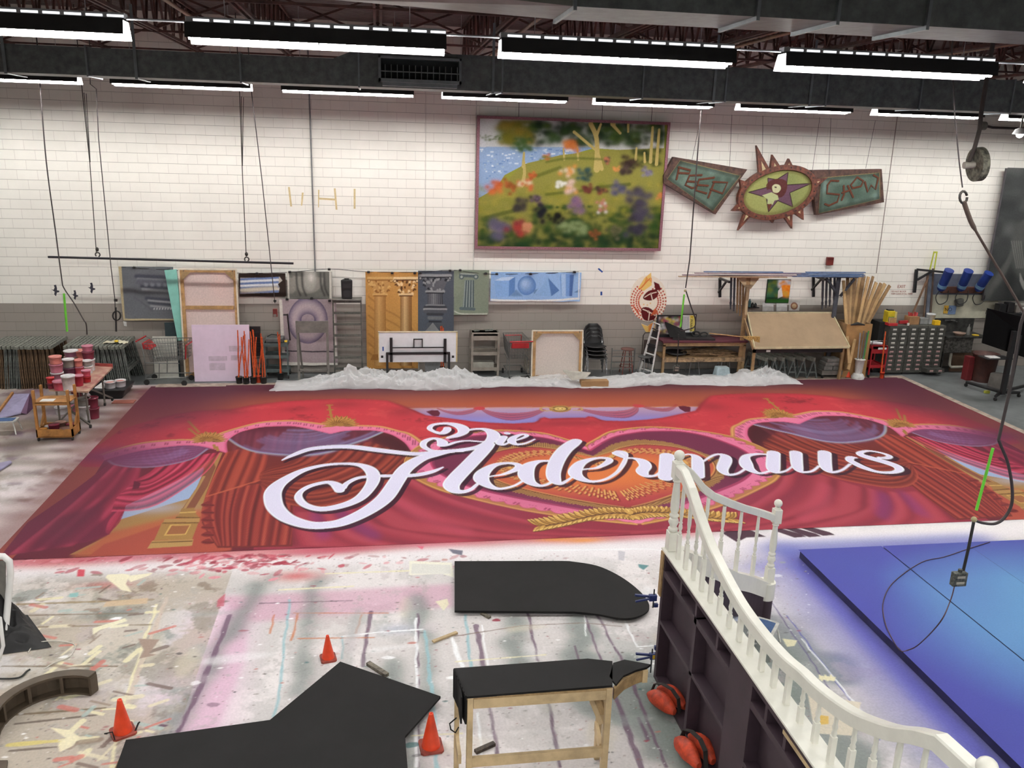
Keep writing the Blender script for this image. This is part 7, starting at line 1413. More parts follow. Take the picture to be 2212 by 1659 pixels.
for k, (x, y1_) in enumerate(((1580, 668), (1587, 672), (1594, 676), (1600, 682), (1606, 680), (1778, 668), (1786, 665), (1794, 662), (1803, 672))):
    m_ = mat('slate_painted_wood', (74, 78, 88)) if x < 1590 or x > 1700 else OLDP; a_, b_ = at(x, 598, Yb_+.14), at(x-2, y1_, Yb_+.14); m = MB(); m.tube([a_, a_.lerp(b_, .6), a_.lerp(b_, .75), a_.lerp(b_, .8), a_.lerp(b_, .97), b_], [.03, .03, .02, .03, .016, .02], 8)
    tag(m.build('hanging_table_leg', m_, None, origin=tuple(a_)), f'{"dark" if m_ is not OLDP else "brown"} wooden leg hanging under the lumber shelf, {ORD[k]} from the left', 'table leg', 'wooden legs hanging under the lumber shelf')
# little wall ledge with bottles
q = at(1627, 665, 19.6); t = thing('wall_ledge', 'tiny dark shelf between pine bracket and autumn picture', 'shelf', tuple(q)); MB().box(q.x-.13, q.x+.14, 19.55, 19.72, q.z, q.z+.02).build('ledge', DKM, t)
for k, (dx, h, c_) in enumerate(((-.1, .2, (70, 110, 116)), (-.02, .11, (30, 30, 30)), (.06, .1, (36, 34, 36)))): tag(MB().lathe([(.035, .02), (.035, .02+h*.7), (.015, .02+h*.85), (.015, .02+h)], (q.x+dx, 19.62, q.z), 10).build('bottle', mat(f'bottle_tint_{k}', c_, .4), None, origin=(q.x+dx, 19.62, q.z+.02)), ('teal bottle at the left end of the tiny wall ledge', 'black jar in the middle of the tiny wall ledge', 'black jar at the right end of the tiny wall ledge')[k], 'bottle')
# fan of timber in a plywood bin
t = thing('timber_bin', 'plywood bin that holds the fan of timber right of the drawing board', 'bin', tuple(fl(1850, 815))); a, b, c, d = rect(1822, 700, 1876, 814, 18.75); MB().box(a, b, 18.73, 18.75, 0, d).build('front_panel', mat('golden_plywood', (172, 132, 84), .65, var=.15, scale=3), t); MB().box(a, a+.02, 18.75, 19.3, 0, d).build('side_panel', OLDP, t); MB().box(b-.02, b, 18.75, 19.3, 0, d).build('side_panel', OLDP, t); MB().box(a, b, 19.28, 19.3, 0, d).build('rear_panel', OLDP, t)
TIM = [mat('timber_light', (190, 156, 108), .65, var=.15, scale=4), mat('timber_dark', (150, 118, 80), .65, var=.2, scale=4)]
for k, (xt, yt_, xb, yb_, w_) in enumerate(((1822, 606, 1820, 700, .07), (1831, 598, 1826, 700, .08), (1840, 596, 1832, 702, .06), (1848, 595, 1836, 702, .09), (1857, 597, 1841, 702, .07), (1866, 596, 1846, 702, .1), (1876, 598, 1848, 703, .07), (1886, 597, 1852, 703, .06), (1893, 610, 1854, 703, .08), (1903, 612, 1858, 704, .08), (1912, 613, 1861, 704, .09), (1922, 617, 1866, 705, .08))):
    y_ = 18.85+.045*(k % 6); a_, b_ = at(xt, yt_, y_+.38), at(xb, yb_, y_); g_ = b_+(b_-a_)*.75; g_ = a_+(g_-a_)*((a_.z-.02)/(a_.z-g_.z)) if g_.z != a_.z else g_; g_ = a_+(b_-a_)*min((a_.z-.02)/(a_.z-b_.z), 1.9)
    g_.x = min(max(g_.x, a+.05), b-.05); o = MB().bar(a_, g_, w_, .03, (0, 1, 0)).build('timber_board', TIM[k % 2], None, origin=(g_.x, g_.y, max(0, g_.z))); tag(o, f'{"pale" if k % 2 == 0 else "darker"} timber board in the fan, {ORD[k]} from the left', 'board', 'timber boards fanned out of the plywood bin')
p = fl(1851, 818); t = thing('fluted_pail', 'white fluted waste pail holding tubes beside the timber bin', 'pail', (p.x, p.y-.02, 0)); m = MB(); m.lathe([(.085, .15), (.11, .48), (.13, .49), (.13, .5)], (p.x, p.y-.02, 0), 20); m.build('pail', mat('white_pail', (226, 226, 222), .6), t); m = MB(); m.lathe([(.15, 0), (.16, .06), (.12, .13), (.085, .15)], (p.x, p.y-.02, 0), 14); m.build('wrapped_base', mat('white_wrap', (210, 210, 206), .8, bump=.5), t)
for k, (dx, h, c_) in enumerate(((-.05, 1.15, (150, 150, 150)), (.0, 1.2, (120, 110, 100)), (.05, 1.16, (96, 100, 98)), (.075, 1.2, (70, 150, 70)))): tag(MB().cyl((p.x+dx, p.y-.02, .17), (p.x+dx*1.7, p.y, h), .018, 8).build('tube', mat(f'tube_tint_{k}', c_, .5), None, origin=(p.x+dx, p.y-.02, .17)), f'{("pale grey", "brown", "dark grey", "green")[k]} tube standing in the white fluted pail', 'tube', 'tubes standing in the white fluted pail')
tag(MB().tube([at(1838, 702, 18.6), at(1852, 699, 18.6), at(1868, 702, 18.6)], [.015, .04, .015], 8).build('rubber_boot', RUB, None, origin=tuple(at(1852, 702, 18.6))), 'black rubber piece on the front of the timber fan', 'rubber piece')
c = cone('small faded orange cone on the floor left of the white fluted pail', (1830, 815), .3); c.location.z = .0
# red service cart with an orange stick
p = fl(1895, 815); rc = utility('red_cart', 'red two-tier service cart beside the card drawer cabinets', 1891, 816, .4, .5, (.3, .78), mat('red_cart_paint', (158, 32, 40), .45, var=.1)); MB().box(-.2, .2, -.26, -.24, .62, .8).build('drawer_front', mat('red_cart_paint', (158, 32, 40)), rc, local=True); MB().box(-.05, .17, -.262, -.26, .72, .77).build('paper_label', PAP, rc, local=True); MB().tube([(-.2, -.2, .78), (-.18, -.2, .93), (.18, -.2, .93), (.2, -.2, .78)], .01, 6).build('push_handle', CRO, rc, local=True)
tag(MB().tube([rc.location+V(-.16, 0, .84), rc.location+V(.14, -.1, .83)], [.05, .035], 8).build('plastic_roll', mat('white_film_roll', (214, 216, 222), .4), None, origin=tuple(rc.location+V(0, 0, .8))), 'roll of white film lying on the red cart', 'roll')
pot(1904, 818, ((1913, 716), (1912, 722)), 'orange pot with one tall orange stick beside the red cart', 'pots', m_=mat('orange_pot', (216, 76, 44)), r=.055)
# card drawer cabinets
CAB = mat('olive_grey_steel', (86, 86, 80), .5, var=.12); LBW = mat('white_label_card', (206, 204, 196), .7); LBP = mat('pink_label_card', (190, 152, 150), .7); DRW = mat('dark_drawer_front', (70, 70, 66), .5, var=.12); PUL = mat('nickel_pull', (160, 160, 156), .3, .8)
xs3 = [fl(1916, 806).x]; Yc = 18.98; 
def cab(i, x0, x1, Yq, lab):
    H = 1.25; t = thing('drawer_cabinet', lab, 'cabinet', ((x0+x1)/2, Yq, 0), 'card drawer cabinets'); MB().box(x0, x1, Yq, Yq+.45, .05, H).build('body', CAB, t); MB().box(x0+.02, x1-.02, Yq+.03, Yq+.42, 0, .05).build('plinth', DKM, t)
    w_ = (x1-x0-.03)/2; h = (H-.12)/10
    for r in range(10):
        for c in range(2):
            X = x0+.01+c*(w_+.01); z = .09+r*h; out = .22 if (i == 2 and r == 0) else .012
            d_ = MB().box(X, X+w_, Yq-out, Yq-.001, z, z+h-.014).build('drawer', DRW, t)
            MB().box(X+w_*.3, X+w_*.72, Yq-out-.004, Yq-out, z+h*.3, z+h*.66).build('label_card', LBW if r > 4 else LBP, d_); MB().tube([(X+w_*.3, Yq-out-.002, z+h*.25), (X+w_*.32, Yq-out-.02, z+h*.14), (X+w_*.7, Yq-out-.02, z+h*.14), (X+w_*.72, Yq-out-.002, z+h*.25)], .004, 4).build('pull', PUL, d_)
    return t
e = [at(x, 750, Yc).x for x in (1916, 1957, 1998, 2037)]
for i, l in enumerate(('grey cabinet of small card drawers, leftmost of three', 'grey cabinet of small card drawers, middle of three', 'grey cabinet of small card drawers, rightmost, with a bottom drawer open')): cab(i, e[i]+.004, e[i+1]-.004, Yc, l)
zc_ = 1.25
def onCab(px, dy=.2): q = at(px, 700, Yc+dy); return q.x, Yc+dy
def simple(name, label, cat, m, m_, org, bev=0): return tag(m.build(name, m_, None, bev, origin=org), label, cat)
x, y = onCab(1910, .25); t = thing('yellow_jug', 'tall yellow jug with black top on the left cabinet', 'jug', (x, y, zc_)); MB().box(x-.0, x+.2, y-.1, y+.1, zc_+.003, zc_+.34).build('jug_body', mat('yellow_jug_plastic', (214, 192, 40), .5), t, .02); MB().box(x+.03, x+.17, y-.06, y+.06, zc_+.34, zc_+.37).build('cap', DKM, t); MB().box(x+.02, x+.18, y-.103, y-.1, zc_+.08, zc_+.2).build('label', mat('green_label', (90, 130, 70), .6), t)
x, y = onCab(1925, .05); t = thing('brush_tray', 'red tray full of upright wooden brushes on the left cabinet', 'tray', (x, y, zc_)); MB().box(x-.11, x+.13, y-.08, y+.1, zc_+.003, zc_+.07).build('tray', RDP, t, .006); [MB().box(x-.09+k*.035, x-.065+k*.035, y-.03, y-.0, zc_+.07, zc_+.2).build('brush_handle', TIM[0], t) for k in range(6)]; MB().box(x+.0, x+.2, y+.12, y+.14, zc_+.05, zc_+.32).build('yellow_card', mat('yellow_card', (222, 206, 130), .7), t)
x, y = onCab(1949, .2); simple('red_gun', 'red plastic caulking gun lying on the middle cabinet', 'tool', MB().bar((x-.1, y, zc_+.05), (x+.14, y, zc_+.06), .06, .08), RDP, (x, y, zc_), .01)
x, y = onCab(1968, .25); t = thing('cardboard_box', 'open cardboard box heaped with red tools on the middle cabinet', 'box', (x, y, zc_)); MB().box(x-.13, x+.13, y-.12, y+.12, zc_+.003, zc_+.2).build('box', mat('brown_cardboard', (156, 118, 80), .8), t); m = MB(); [m.bar((x-.08+.05*k, y, zc_+.18), (x-.1+.06*k, y+.02, zc_+.3-.02*(k % 3)), .03, .03) for k in range(5)]; m.build('tool_handles', RDP, t)
x, y = onCab(1991, .25); simple('clear_bin', 'translucent grey bin between box and white tub on the cabinets', 'bin', MB().box(x-.12, x+.1, y-.1, y+.1, zc_+.003, zc_+.16), mat('translucent_grey', (140, 142, 140), .4), (x, y, zc_), .01)
x, y = onCab(2008, .28); t = thing('white_tub', 'round white plastic tub on the right cabinet', 'tub', (x, y, zc_)); MB().lathe([(.09, .003), (.105, .22), (.11, .22), (.11, .24)], (x, y, zc_), 18).build('tub', mat('white_tub', (214, 216, 216), .5), t); MB().lathe([(.112, .24), (.112, .26), (.001, .262)], (x, y, zc_), 18).build('lid', mat('white_tub', (214, 216, 216)), t)
x, y = onCab(2022, .1); simple('yellow_box', 'bright yellow small plastic box at the right end of the cabinets', 'box', MB().box(x-.08, x+.08, y-.06, y+.06, zc_+.003, zc_+.12), mat('bright_yellow', (238, 190, 30), .5), (x, y, zc_), .008)
for px, c_, l in ((1936, (226, 226, 222), 'white'), (1962, (220, 220, 216), 'cream')): x, y = onCab(px, .04); simple('small_cup', f'small {l} cup near the front edge of the middle cabinet', 'cup', MB().lathe([(.025, .003), (.03, .06)], (x, y, zc_), 10), mat('cup_'+l, c_, .5), (x, y, zc_))
# dark crate behind the red cart
q = rect(1886, 690, 1917, 800, 19.35); simple('dark_crate', 'black box between the timber fan and the card cabinets', 'crate', MB().box(q[0], q[1], 19.2, 19.6, 0, 1.3), mat('dark_grey_felt', (30, 30, 30), .9), (q[0], 19.3, 0))
# ------------------------------------------------------------------ crumpled plastic along the back edge of the backdrop
def plastic_mat():
    m = bpy.data.materials.new('clear_plastic_film'); m.use_nodes = True; n = m.node_tree; L = n.links.new; b = n.nodes['Principled BSDF']; o = n.nodes['Material Output']
    b.inputs['Base Color'].default_value = (.96, .97, .98, 1); b.inputs['Roughness'].default_value = .22; tr = n.nodes.new('ShaderNodeBsdfTransparent'); tl = n.nodes.new('ShaderNodeBsdfTranslucent'); tl.inputs[0].default_value = (.95, .97, .98, 1)
    a = n.nodes.new('ShaderNodeMixShader'); a.inputs[0].default_value = .35; L(b.outputs[0], a.inputs[1]); L(tl.outputs[0], a.inputs[2])
    lw = n.nodes.new('ShaderNodeLayerWeight'); lw.inputs[0].default_value = .45; mr = n.nodes.new('ShaderNodeMapRange'); mr.inputs[3].default_value = .42; mr.inputs[4].default_value = .98; L(lw.outputs['Facing'], mr.inputs[0])
    x = n.nodes.new('ShaderNodeMixShader'); L(mr.outputs[0], x.inputs[0]); L(tr.outputs[0], x.inputs[1]); L(a.outputs[0], x.inputs[2]); L(x.outputs[0], o.inputs[0]); return m
PLM = plastic_mat()
xt_ = [588, 640, 700, 735, 755, 772, 800, 850, 900, 960, 1000, 1040, 1100, 1150, 1200, 1250, 1300, 1380, 1430, 1500, 1560, 1600, 1640, 1680, 1715]
yt2 = [840, 826, 808, 793, 783, 800, 788, 797, 800, 785, 794, 814, 818, 814, 808, 814, 818, 804, 806, 813, 811, 800, 788, 794, 812]
XX = [at(x, 820, 18.55).x for x in xt_]; ZZ = [max(.03, at(x, y, 18.6).z) for x, y in zip(xt_, yt2)]
pt_ = thing('plastic_sheeting', 'long crumpled heap of clear plastic sheeting along the backdrop\'s far edge', 'plastic sheeting', (3.7, 18.5, .01)); 
def ridged(gu, gv, st_, seed):
    C_ = Canvas([0, 1], [0, 1], (0, 0, 0)); C_.gu, C_.gv = gu, gv; v = C_.noise((slice(None), slice(None)), st_, 1, seed); return 1-np.abs(v)*2
for li, (y0_, y1_, hs, sd) in enumerate(((18.2, 19.0, 1.0, 3), (18.16, 18.75, .62, 9))):
    U_ = np.linspace(XX[0]+.1*li, XX[-1], 760); V_ = np.linspace(y0_, y1_, 46); gu, gv = np.meshgrid(U_, V_); H_ = np.interp(gu, XX, ZZ)*hs; s_ = (gv-y0_)/(y1_-y0_)
    en = np.clip((gu-XX[0])/.9, 0, 1)*np.clip((XX[-1]-gu)/.5, 0, 1); pr = np.sin(np.clip(s_, 0, 1)*PI)**.6
    r_ = .45*ridged(gu+.3*gv, gv*1.6, .5, sd)+.3*ridged(gu-.4*gv, gv*1.3, .21, sd+1)+.16*ridged(gu+.2*gv, gv, .1, sd+2)+.09*ridged(gu, gv, .05, sd+3)
    Z_ = .012+H_*pr*(.55+.55*r_)*(.35+.65*en); Y_ = gv+.06*ridged(gu, gv, .3, sd+5)-.35*np.clip(-(s_-.05), 0, 1)+.12*np.sin(gu*1.7+sd)*(1-s_)*en; X_ = gu+.05*ridged(gu, gv, .25, sd+7)
    cv = Canvas(U_, V_, (0, 0, 0)); o = cv.mesh('film_layer', lambda u, v: (X_, np.clip(Y_, 18.05, 19.3), np.maximum(.012, Z_)), PLM, pt_)
    o.data.polygons.foreach_set('use_smooth', [True]*len(o.data.polygons))
KR = mat('kraft_cardboard', (168, 132, 92), .8, var=.06); q = fl(1284, 838); tag(MB().box(q.x-.31, q.x+.33, q.y, q.y+.2, .03, .16).build('flat_carton', KR, None, .004, origin=(q.x, q.y, .03)), 'long brown cardboard carton in front of the plastic heap', 'carton')
q = at(1245, 812, 18.25); tag(MB().slab([q+V(-.3, .1, .1), q+V(.0, .12, .06), q+V(.33, 0, .06), q+V(.2, -.08, -.04), q+V(-.12, -.1, -.08)], (0, .01, .02)).build('folded_card', mat('grey_chipboard', (172, 168, 158), .8), None, origin=tuple(q)), 'folded grey card sheet lying on the plastic heap', 'card')
# ------------------------------------------------------------------ paint table and pails at the left
TT = .75; P_ = [fl(105, 842, TT), fl(190, 845, TT), fl(244, 792, TT), fl(150, 789, TT)]
t = thing('paint_table', 'paint-splashed wheeled table at the left crowded with pink and red pails', 'table', (-5.7, 16.7, 0)); MB().prism([(p.x, p.y) for p in P_], TT-.03, TT).build('table_top', mat('blotched_tan_top', (190, 164, 140), .65, var=.35, scale=5, rgb2=(150, 84, 84)), t, .004)
m = MB(); m.slab([P_[3]+V(.25, -.02, .0), P_[2]+V(0, -.02, .0), P_[2]+V(0, -.02, .06), P_[3]+V(.25, -.02, .06)], (0, .02, 0)); m.build('red_backboard', mat('dull_red', (164, 74, 70), .6, var=.2), t)
LEG = mat('worn_grey_leg', (120, 116, 108), .5, .3)
for a_, b_ in (((-5.9, 16.0), (-5.45, 16.15)), ((-6.0, 17.4), (-5.5, 17.3))):
    A_, B_ = V(*a_, 0), V(*b_, 0); 
    for p_ in (A_, B_): MB().cyl(p_+V(0, 0, .05), p_+V(0, 0, TT-.03), .018, 8).build('leg', LEG, t); MB().cyl(p_+V(-.015, 0, .035), p_+V(.015, 0, .035), .035, 10).build('caster', RUB, t)
for a_, b_ in (((-5.9, 16.0), (-5.45, 17.3)), ((-5.45, 16.15), (-6.0, 17.4))): MB().bar((*a_, .12), (*b_, TT-.1), .025, .02).build('diagonal_strut', LEG, t)
g1, g2 = fl(196, 925), fl(243, 866); MB().bar(g1+V(0, 0, .06), at(150, 885, 16.2), .03, .03).build('outrigger', LEG, t); MB().bar(g2+V(0, 0, .06), at(195, 840, 17.0), .03, .03).build('outrigger', LEG, t); [MB().cyl(g+V(-.015, 0, .035), g+V(.015, 0, .035), .035, 10).build('caster', RUB, t) for g in (g1, g2)]
PC = {'mauve': (156, 104, 126), 'pink': (196, 120, 140), 'rose': (206, 86, 106), 'crimson': (168, 40, 62), 'salmon': (214, 132, 122), 'white': (220, 216, 218), 'tan': (150, 116, 104), 'plum': (98, 58, 84), 'grey': (150, 148, 142), 'maroon': (128, 44, 64), 'ochre': (206, 140, 60), 'red': (190, 44, 52)}
def pail(px, py, z, r, h, c, lab, lid='white', grp=None, dz=0.):
    p = fl(px, py, z); z = z+dz+.002; t = thing('paint_pail', lab, 'pail', (p.x, p.y, z), grp); MB().lathe([(r*.86, 0), (r*.97, h*.94), (r*1.03, h*.94), (r*1.03, h)], (p.x, p.y, z), 18).build('pail', mat('pail_'+c, PC[c], .5, var=.15), t)
    if lid: MB().lathe([(r*1.05, h*.97), (r*1.05, h+.012), (r*.9, h+.012), (r*.88, h+.004), (.001, h+.004)], (p.x, p.y, z), 18).build('lid', mat('pail_'+lid, PC[lid], .5, var=.15), t)
    return z+h
G_ = 'pails on the paint table'
for row in ((125, 822, ((.11, .15, 'mauve'), (.115, .15, 'pink'), (.11, .13, 'salmon')), 'left stack'), (111, 839, ((.065, .09, 'maroon'), (.065, .09, 'red')), 'small front-left stack'), (131, 841, ((.12, .15, 'rose'),), 'front'), (150, 842, ((.115, .26, 'white'),), 'tall front'), (171, 833, ((.085, .19, 'crimson'),), 'right of the tall white one'), (188, 825, ((.075, .1, 'red'), (.08, .1, 'rose')), 'front-right stack'), (151, 812, ((.11, .16, 'plum'), (.105, .15, 'grey')), 'middle stack'), (172, 810, ((.085, .16, 'rose'), (.08, .12, 'salmon')), 'centre-right stack'), (190, 806, ((.1, .14, 'white'), (.09, .09, 'grey')), 'right middle stack'), (145, 798, ((.08, .16, 'red'),), 'behind the left stack'), (157, 796, ((.13, .24, 'tan'), (.13, .1, 'mauve')), 'back-left stack'), (175, 794, ((.115, .13, 'plum'), (.12, .2, 'salmon')), 'back-middle stack'), (194, 800, ((.11, .22, 'white'), (.11, .14, 'maroon'), (.1, .1, 'pink')), 'back-right stack')):
    px, py, L_, w_ = row; z = 0
    for i, (r, h, c) in enumerate(L_):
        pos_ = ('' if len(L_) == 1 else (' at the bottom', ' on top' if len(L_) == 2 else ' in the middle', ' on top')[i]); pail(px, py, TT, r, h, c, f'{c} paint pail{pos_}, {w_} of the paint table', 'white' if c in ('mauve', 'white', 'grey') else ('pink' if c in ('rose', 'pink', 'crimson') else c), G_, z); z += h+.016
G2 = 'pails on the floor under the paint table'
for px, py, L_, w_ in ((203, 903, ((.11, .2, 'maroon'), (.11, .19, 'maroon')), 'right of the white floor pail'), (185, 905, ((.125, .27, 'white'), (.12, .12, 'grey')), 'in front under the table corner'), (168, 872, ((.11, .4, 'maroon'),), 'under the table middle'), (153, 880, ((.09, .12, 'white'), (.09, .1, 'white')), 'behind the wooden cart'), (134, 893, ((.12, .13, 'white'),), 'left behind the wooden cart'), (163, 888, ((.1, .1, 'pink'),), 'beside the maroon pail under the table')):
    z = 0
    for i, (r, h, c) in enumerate(L_): pail(px, py, .004, r, h, c, f'{c} pail {"" if len(L_) == 1 else ("below " if i == 0 else "stacked above ")}{w_}', c, G2, z); z += h+.016
# wooden cart
t = thing('tool_cart', 'ochre wooden caddy cart with two tall end frames and pails in its box', 'cart', (-5.75, 15.5, 0)); OCH = mat('ochre_wood', (176, 122, 62), .6, var=.2, scale=6); xa, xb, y0_, y1_ = -6.02, -5.42, 15.2, 15.62
for q in ((xa, xb, y0_, y0_+.02), (xa, xb, y1_-.02, y1_), (xa, xa+.02, y0_, y1_), (xb-.02, xb, y0_, y1_)): MB().box(*q, .08, .22).build('box_side', OCH, t)
MB().box(xa, xb, y0_, y1_, .07, .09).build('box_floor', OCH, t)
for x in (xa+.02, xb-.02):
    for y in (y0_+.03, y1_-.03): MB().box(x-.02, x+.02, y-.025, y+.025, .08, .93).build('post', OCH, t); MB().cyl((x-.012, y, .035), (x+.012, y, .035), .035, 10).build('caster', RUB, t)
    MB().bar((x, y0_+.2, .22), (x, y1_-.03, .42), .02, .05).build('brace', OCH, t)
MB().box(xa, xb, y0_+.01, y0_+.05, .66, .71).build('cross_rail', OCH, t); MB().box(xa, xb, y0_+.01, y1_, .70, .72).build('top_tray', OCH, t); tag(MB().box(xa+.1, xa+.32, y0_+.05, y0_+.2, .722, .727).build('paper', PAP, None, origin=(xa+.1, y0_+.05, .722)), 'white paper scrap on the top tray of the wooden caddy cart', 'paper')
for k, (dx, dy, r, h, c) in enumerate(((.1, .08, .065, .12, 'ochre'), (.26, .13, .09, .18, 'maroon'), (.46, .1, .1, .12, 'tan'), (.3, .32, .09, .16, 'tan'), (.47, .32, .08, .12, 'maroon'), (.12, .28, .08, .1, 'white'))):
    z = .09; tt = thing('paint_pail', f'{c} pail in the box of the wooden caddy cart, {("front-left", "front-middle", "front-right", "back-middle", "back-right", "back-left")[k]}', 'pail', (xa+dx, y0_+dy, z), 'pails in the wooden caddy cart'); MB().lathe([(r*.88, .002), (r, h), (r*1.03, h), (r*1.03, h+.01), (.001, h+.01)], (xa+dx, y0_+dy, z), 16).build('pail', mat('pail_'+c, PC[c]), tt)
p = fl(236, 862); t = thing('mixing_tray', 'large black plastic mixing tray on the floor by the paint table', 'tray', (p.x, p.y, 0)); x, y = p.x, p.y
MB().hexa([(x-.3, y, .004), (x+.25, y, .004), (x+.25, y+.6, .004), (x-.3, y+.6, .004), (x-.4, y-.06, .2), (x+.34, y-.06, .2), (x+.34, y+.7, .2), (x-.4, y+.7, .2)]).build('tray_body', mat('black_tray_plastic', (26, 26, 28), .4), t, .02)
G3 = 'white pails in the black tray'
for k, (dx, dy) in enumerate(((.0, .15), (.17, .25))): tt = thing('paint_pail', ('white pail with pink paint lying nearer in the black tray', 'white pail at the right in the black tray')[k], 'pail', (x+dx, y+dy, .2), G3); MB().lathe([(.1, .003), (.115, .12), (.12, .12), (.12, .135), (.1, .135), (.095, .1), (.001, .1)], (x+dx, y+dy, .2), 18).build('pail', mat('pail_white', PC['white']), tt); MB().lathe([(.095, .11), (.001, .112)], (x+dx, y+dy, .2), 16).build('paint', mat('pail_salmon', PC['salmon']), tt)
tag(MB().slab([(x-.3, y+.1, .205), (x-.1, y+.05, .21), (x-.15, y+.3, .3)], (.01, .02, .02)).build('crumpled_paper', PAP, None, origin=(x-.2, y+.1, .205)), 'crumpled white paper at the left in the black tray', 'paper')
q = fl(268, 870); tag(MB().box(q.x-.22, q.x+.2, q.y-.08, q.y+.14, .006, .02).build('paint_board', mat('brown_red_board', (150, 84, 70), .7), None, origin=(q.x, q.y, .006)), 'small reddish brown board on the floor right of the black tray', 'board')
p = fl(14, 938); step_stool('white and blue step stool on the floor at the left edge', (p.x-.05, p.y+.1, .004), .05)
t = thing('lilac_flat', 'lilac painted flat panels with an ochre edge leaning at the left', 'panel', tuple(fl(25, 900))); a_, b_, c_, d_ = fl(-10, 905, .04), fl(45, 892, .04), at(64, 850, 17.4), at(30, 851, 17.6)
MB().slab([a_, b_, c_, d_], (0, 0, -.02)).build('panel_face', mat('lilac_paint', (150, 144, 176), .6, var=.1), t); MB().bar(a_+V(-.02, 0, .02), d_+V(-.02, 0, .02), .04, .05).build('ochre_edge', OCH, t); MB().slab([b_, c_, c_+V(.12, -.1, -.28), b_+V(.1, 0, -.03)], (0, .01, 0)).build('plum_side', mat('plum_stain', (92, 60, 90), .7), t)
q = fl(10, 1010); tag(MB().slab([fl(-10, 1022, .03), fl(8, 1012, .03), fl(26, 1000, .03), fl(22, 997, .03), fl(-10, 1004, .03)], (0, 0, .02)).build('lilac_offcut', mat('lilac_paint', (150, 144, 176)), None, origin=tuple(q)), 'lilac board offcut with ochre edge on the floor at the left edge', 'board')
# left foreground: white chair and black tarp, cords
t = thing('mesh_chair', 'white plastic chair with grey mesh at the left edge', 'chair', tuple(fl(-10, 1420))); WPL = mat('white_glossy_plastic', (232, 232, 230), .35, var=.02); MSH = mat('grey_mesh', (120, 118, 112), .8)
Yq = 8.9; m = MB(); m.tube([at(-40, 1200, Yq), at(8, 1202, Yq), at(20, 1212, Yq), at(23, 1240, Yq), at(18, 1292, Yq), at(10, 1380, Yq-.2)], .035, 10); m.build('back_frame', WPL, t); MB().slab([at(-40, 1208, Yq), at(12, 1212, Yq), at(12, 1300, Yq), at(-40, 1300, Yq)], (0, .01, 0)).build('mesh_panel', MSH, t)
Yq = 8.1; m = MB(); m.tube([at(-30, 1325, Yq), at(0, 1335, Yq), at(7, 1395, Yq), at(-2, 1425, Yq), at(-30, 1435, Yq)], .018, 10); m.build('seat_rim', WPL, t); MB().slab([at(-40, 1330, Yq), at(0, 1340, Yq), at(5, 1395, Yq), at(-40, 1430, Yq)], (0, .01, 0)).build('seat_mesh', MSH, t)
t = thing('black_tarp', 'crumpled black plastic tarp on the floor below the white chair', 'tarp', tuple(fl(40, 1400))); U_ = np.linspace(0, 1, 60); V_ = np.linspace(0, 1, 60); gu, gv = np.meshgrid(U_, V_); c0, c1, c2, c3 = fl(-60, 1425), fl(112, 1400), fl(60, 1330), fl(-60, 1330)
Xt = (c0.x*(1-gu)+c1.x*gu)*(1-gv)+(c3.x*(1-gu)+c2.x*gu)*gv; Yt = (c0.y*(1-gu)+c1.y*gu)*(1-gv)+(c3.y*(1-gu)+c2.y*gu)*gv
Zt = .012+.95*np.clip(1-gu*1.05, 0, 1)**1.0*np.clip(gv*1.6, 0, 1)*(.7+.4*ridged(Xt, Yt, .22, 5))+.06*np.clip((1-gu)*6, 0, 1)*ridged(Xt, Yt, .1, 6)*np.clip(gv*5, 0, 1)*np.clip((1-gu)*2, 0, 1)
cv = Canvas(U_, V_, (20, 20, 22)); o = cv.mesh('tarp_sheet', lambda u, v: (Xt, Yt, np.maximum(.01, Zt)), mat('black_poly_film', (14, 14, 16), .7, var=.1), t)
def floorcord(label, name, pts, r, m_): P2 = [Vector(q) for q in spl([fl(x, y, .012+r) for x, y in pts], 6)]; tag(MB().tube(P2, r, 6).build(name, m_, None, origin=tuple(P2[0])), label, 'cord')
floorcord('thin white cord curling over the floor from the black tarp', 'white_string', [(60, 1410), (75, 1392), (100, 1385), (140, 1386), (162, 1395), (150, 1418), (120, 1430), (95, 1445)], .006, mat('white_string', (214, 210, 200), .7))
floorcord('black cable lying across the floor at the left edge', 'black_cable', [(-10, 1466), (25, 1466), (45, 1462), (58, 1450), (65, 1446)], .01, RUB)
# ------------------------------------------------------------------ things hanging from the ceiling
CHN = mat('dark_chain', (66, 62, 58), .5, .5); PTM = mat('black_pipe', (34, 32, 38), .4, .4)
a_, b_ = at(104, 555, 19.15), at(634, 569, 19.15); tag(MB().cyl(a_, b_, .024, 12).build('hanging_pipe', PTM, None, origin=tuple((a_+b_)/2)), 'long black pipe hanging level on two chain hooks in front of the wall', 'pipe')
for i, (pts, hk) in enumerate((([(178, 200), (194, 352), (208, 545)], (211, 550)), ([(518, 208), (523, 360), (532, 556)], (533, 560)))):
    P2 = [at(x, y, 19.15) for x, y in pts]; P2 = [V(P2[0].x, 19.15, 7.68)]+P2; w_ = ('left', 'right')[i]; t = thing('chain_hook', f'{w_} chain with a round hook carrying the long black pipe', 'chain', tuple(P2[-1]), None); MB().tube(P2, .009, 6).build('chain', CHN, t); MB().tube([P2[1]+V(.03, 0, 0), at(pts[1][0]+1, pts[1][1]-2, 19.1), at(pts[0][0]+8, pts[0][1]+2, 19.1)], .007, 6).build('loose_chain_loop', CHN, t)
    h_ = at(*hk, 19.15); m = MB(); m.tube([h_+V(.045*math.cos(q), 0, .045*math.sin(q)) for q in np.arange(-1.2, 4.4, .4)], .014, 8); m.ball(h_+V(0, 0, .11), .035, 10, 1.3); m.build('hook', CHN, t)
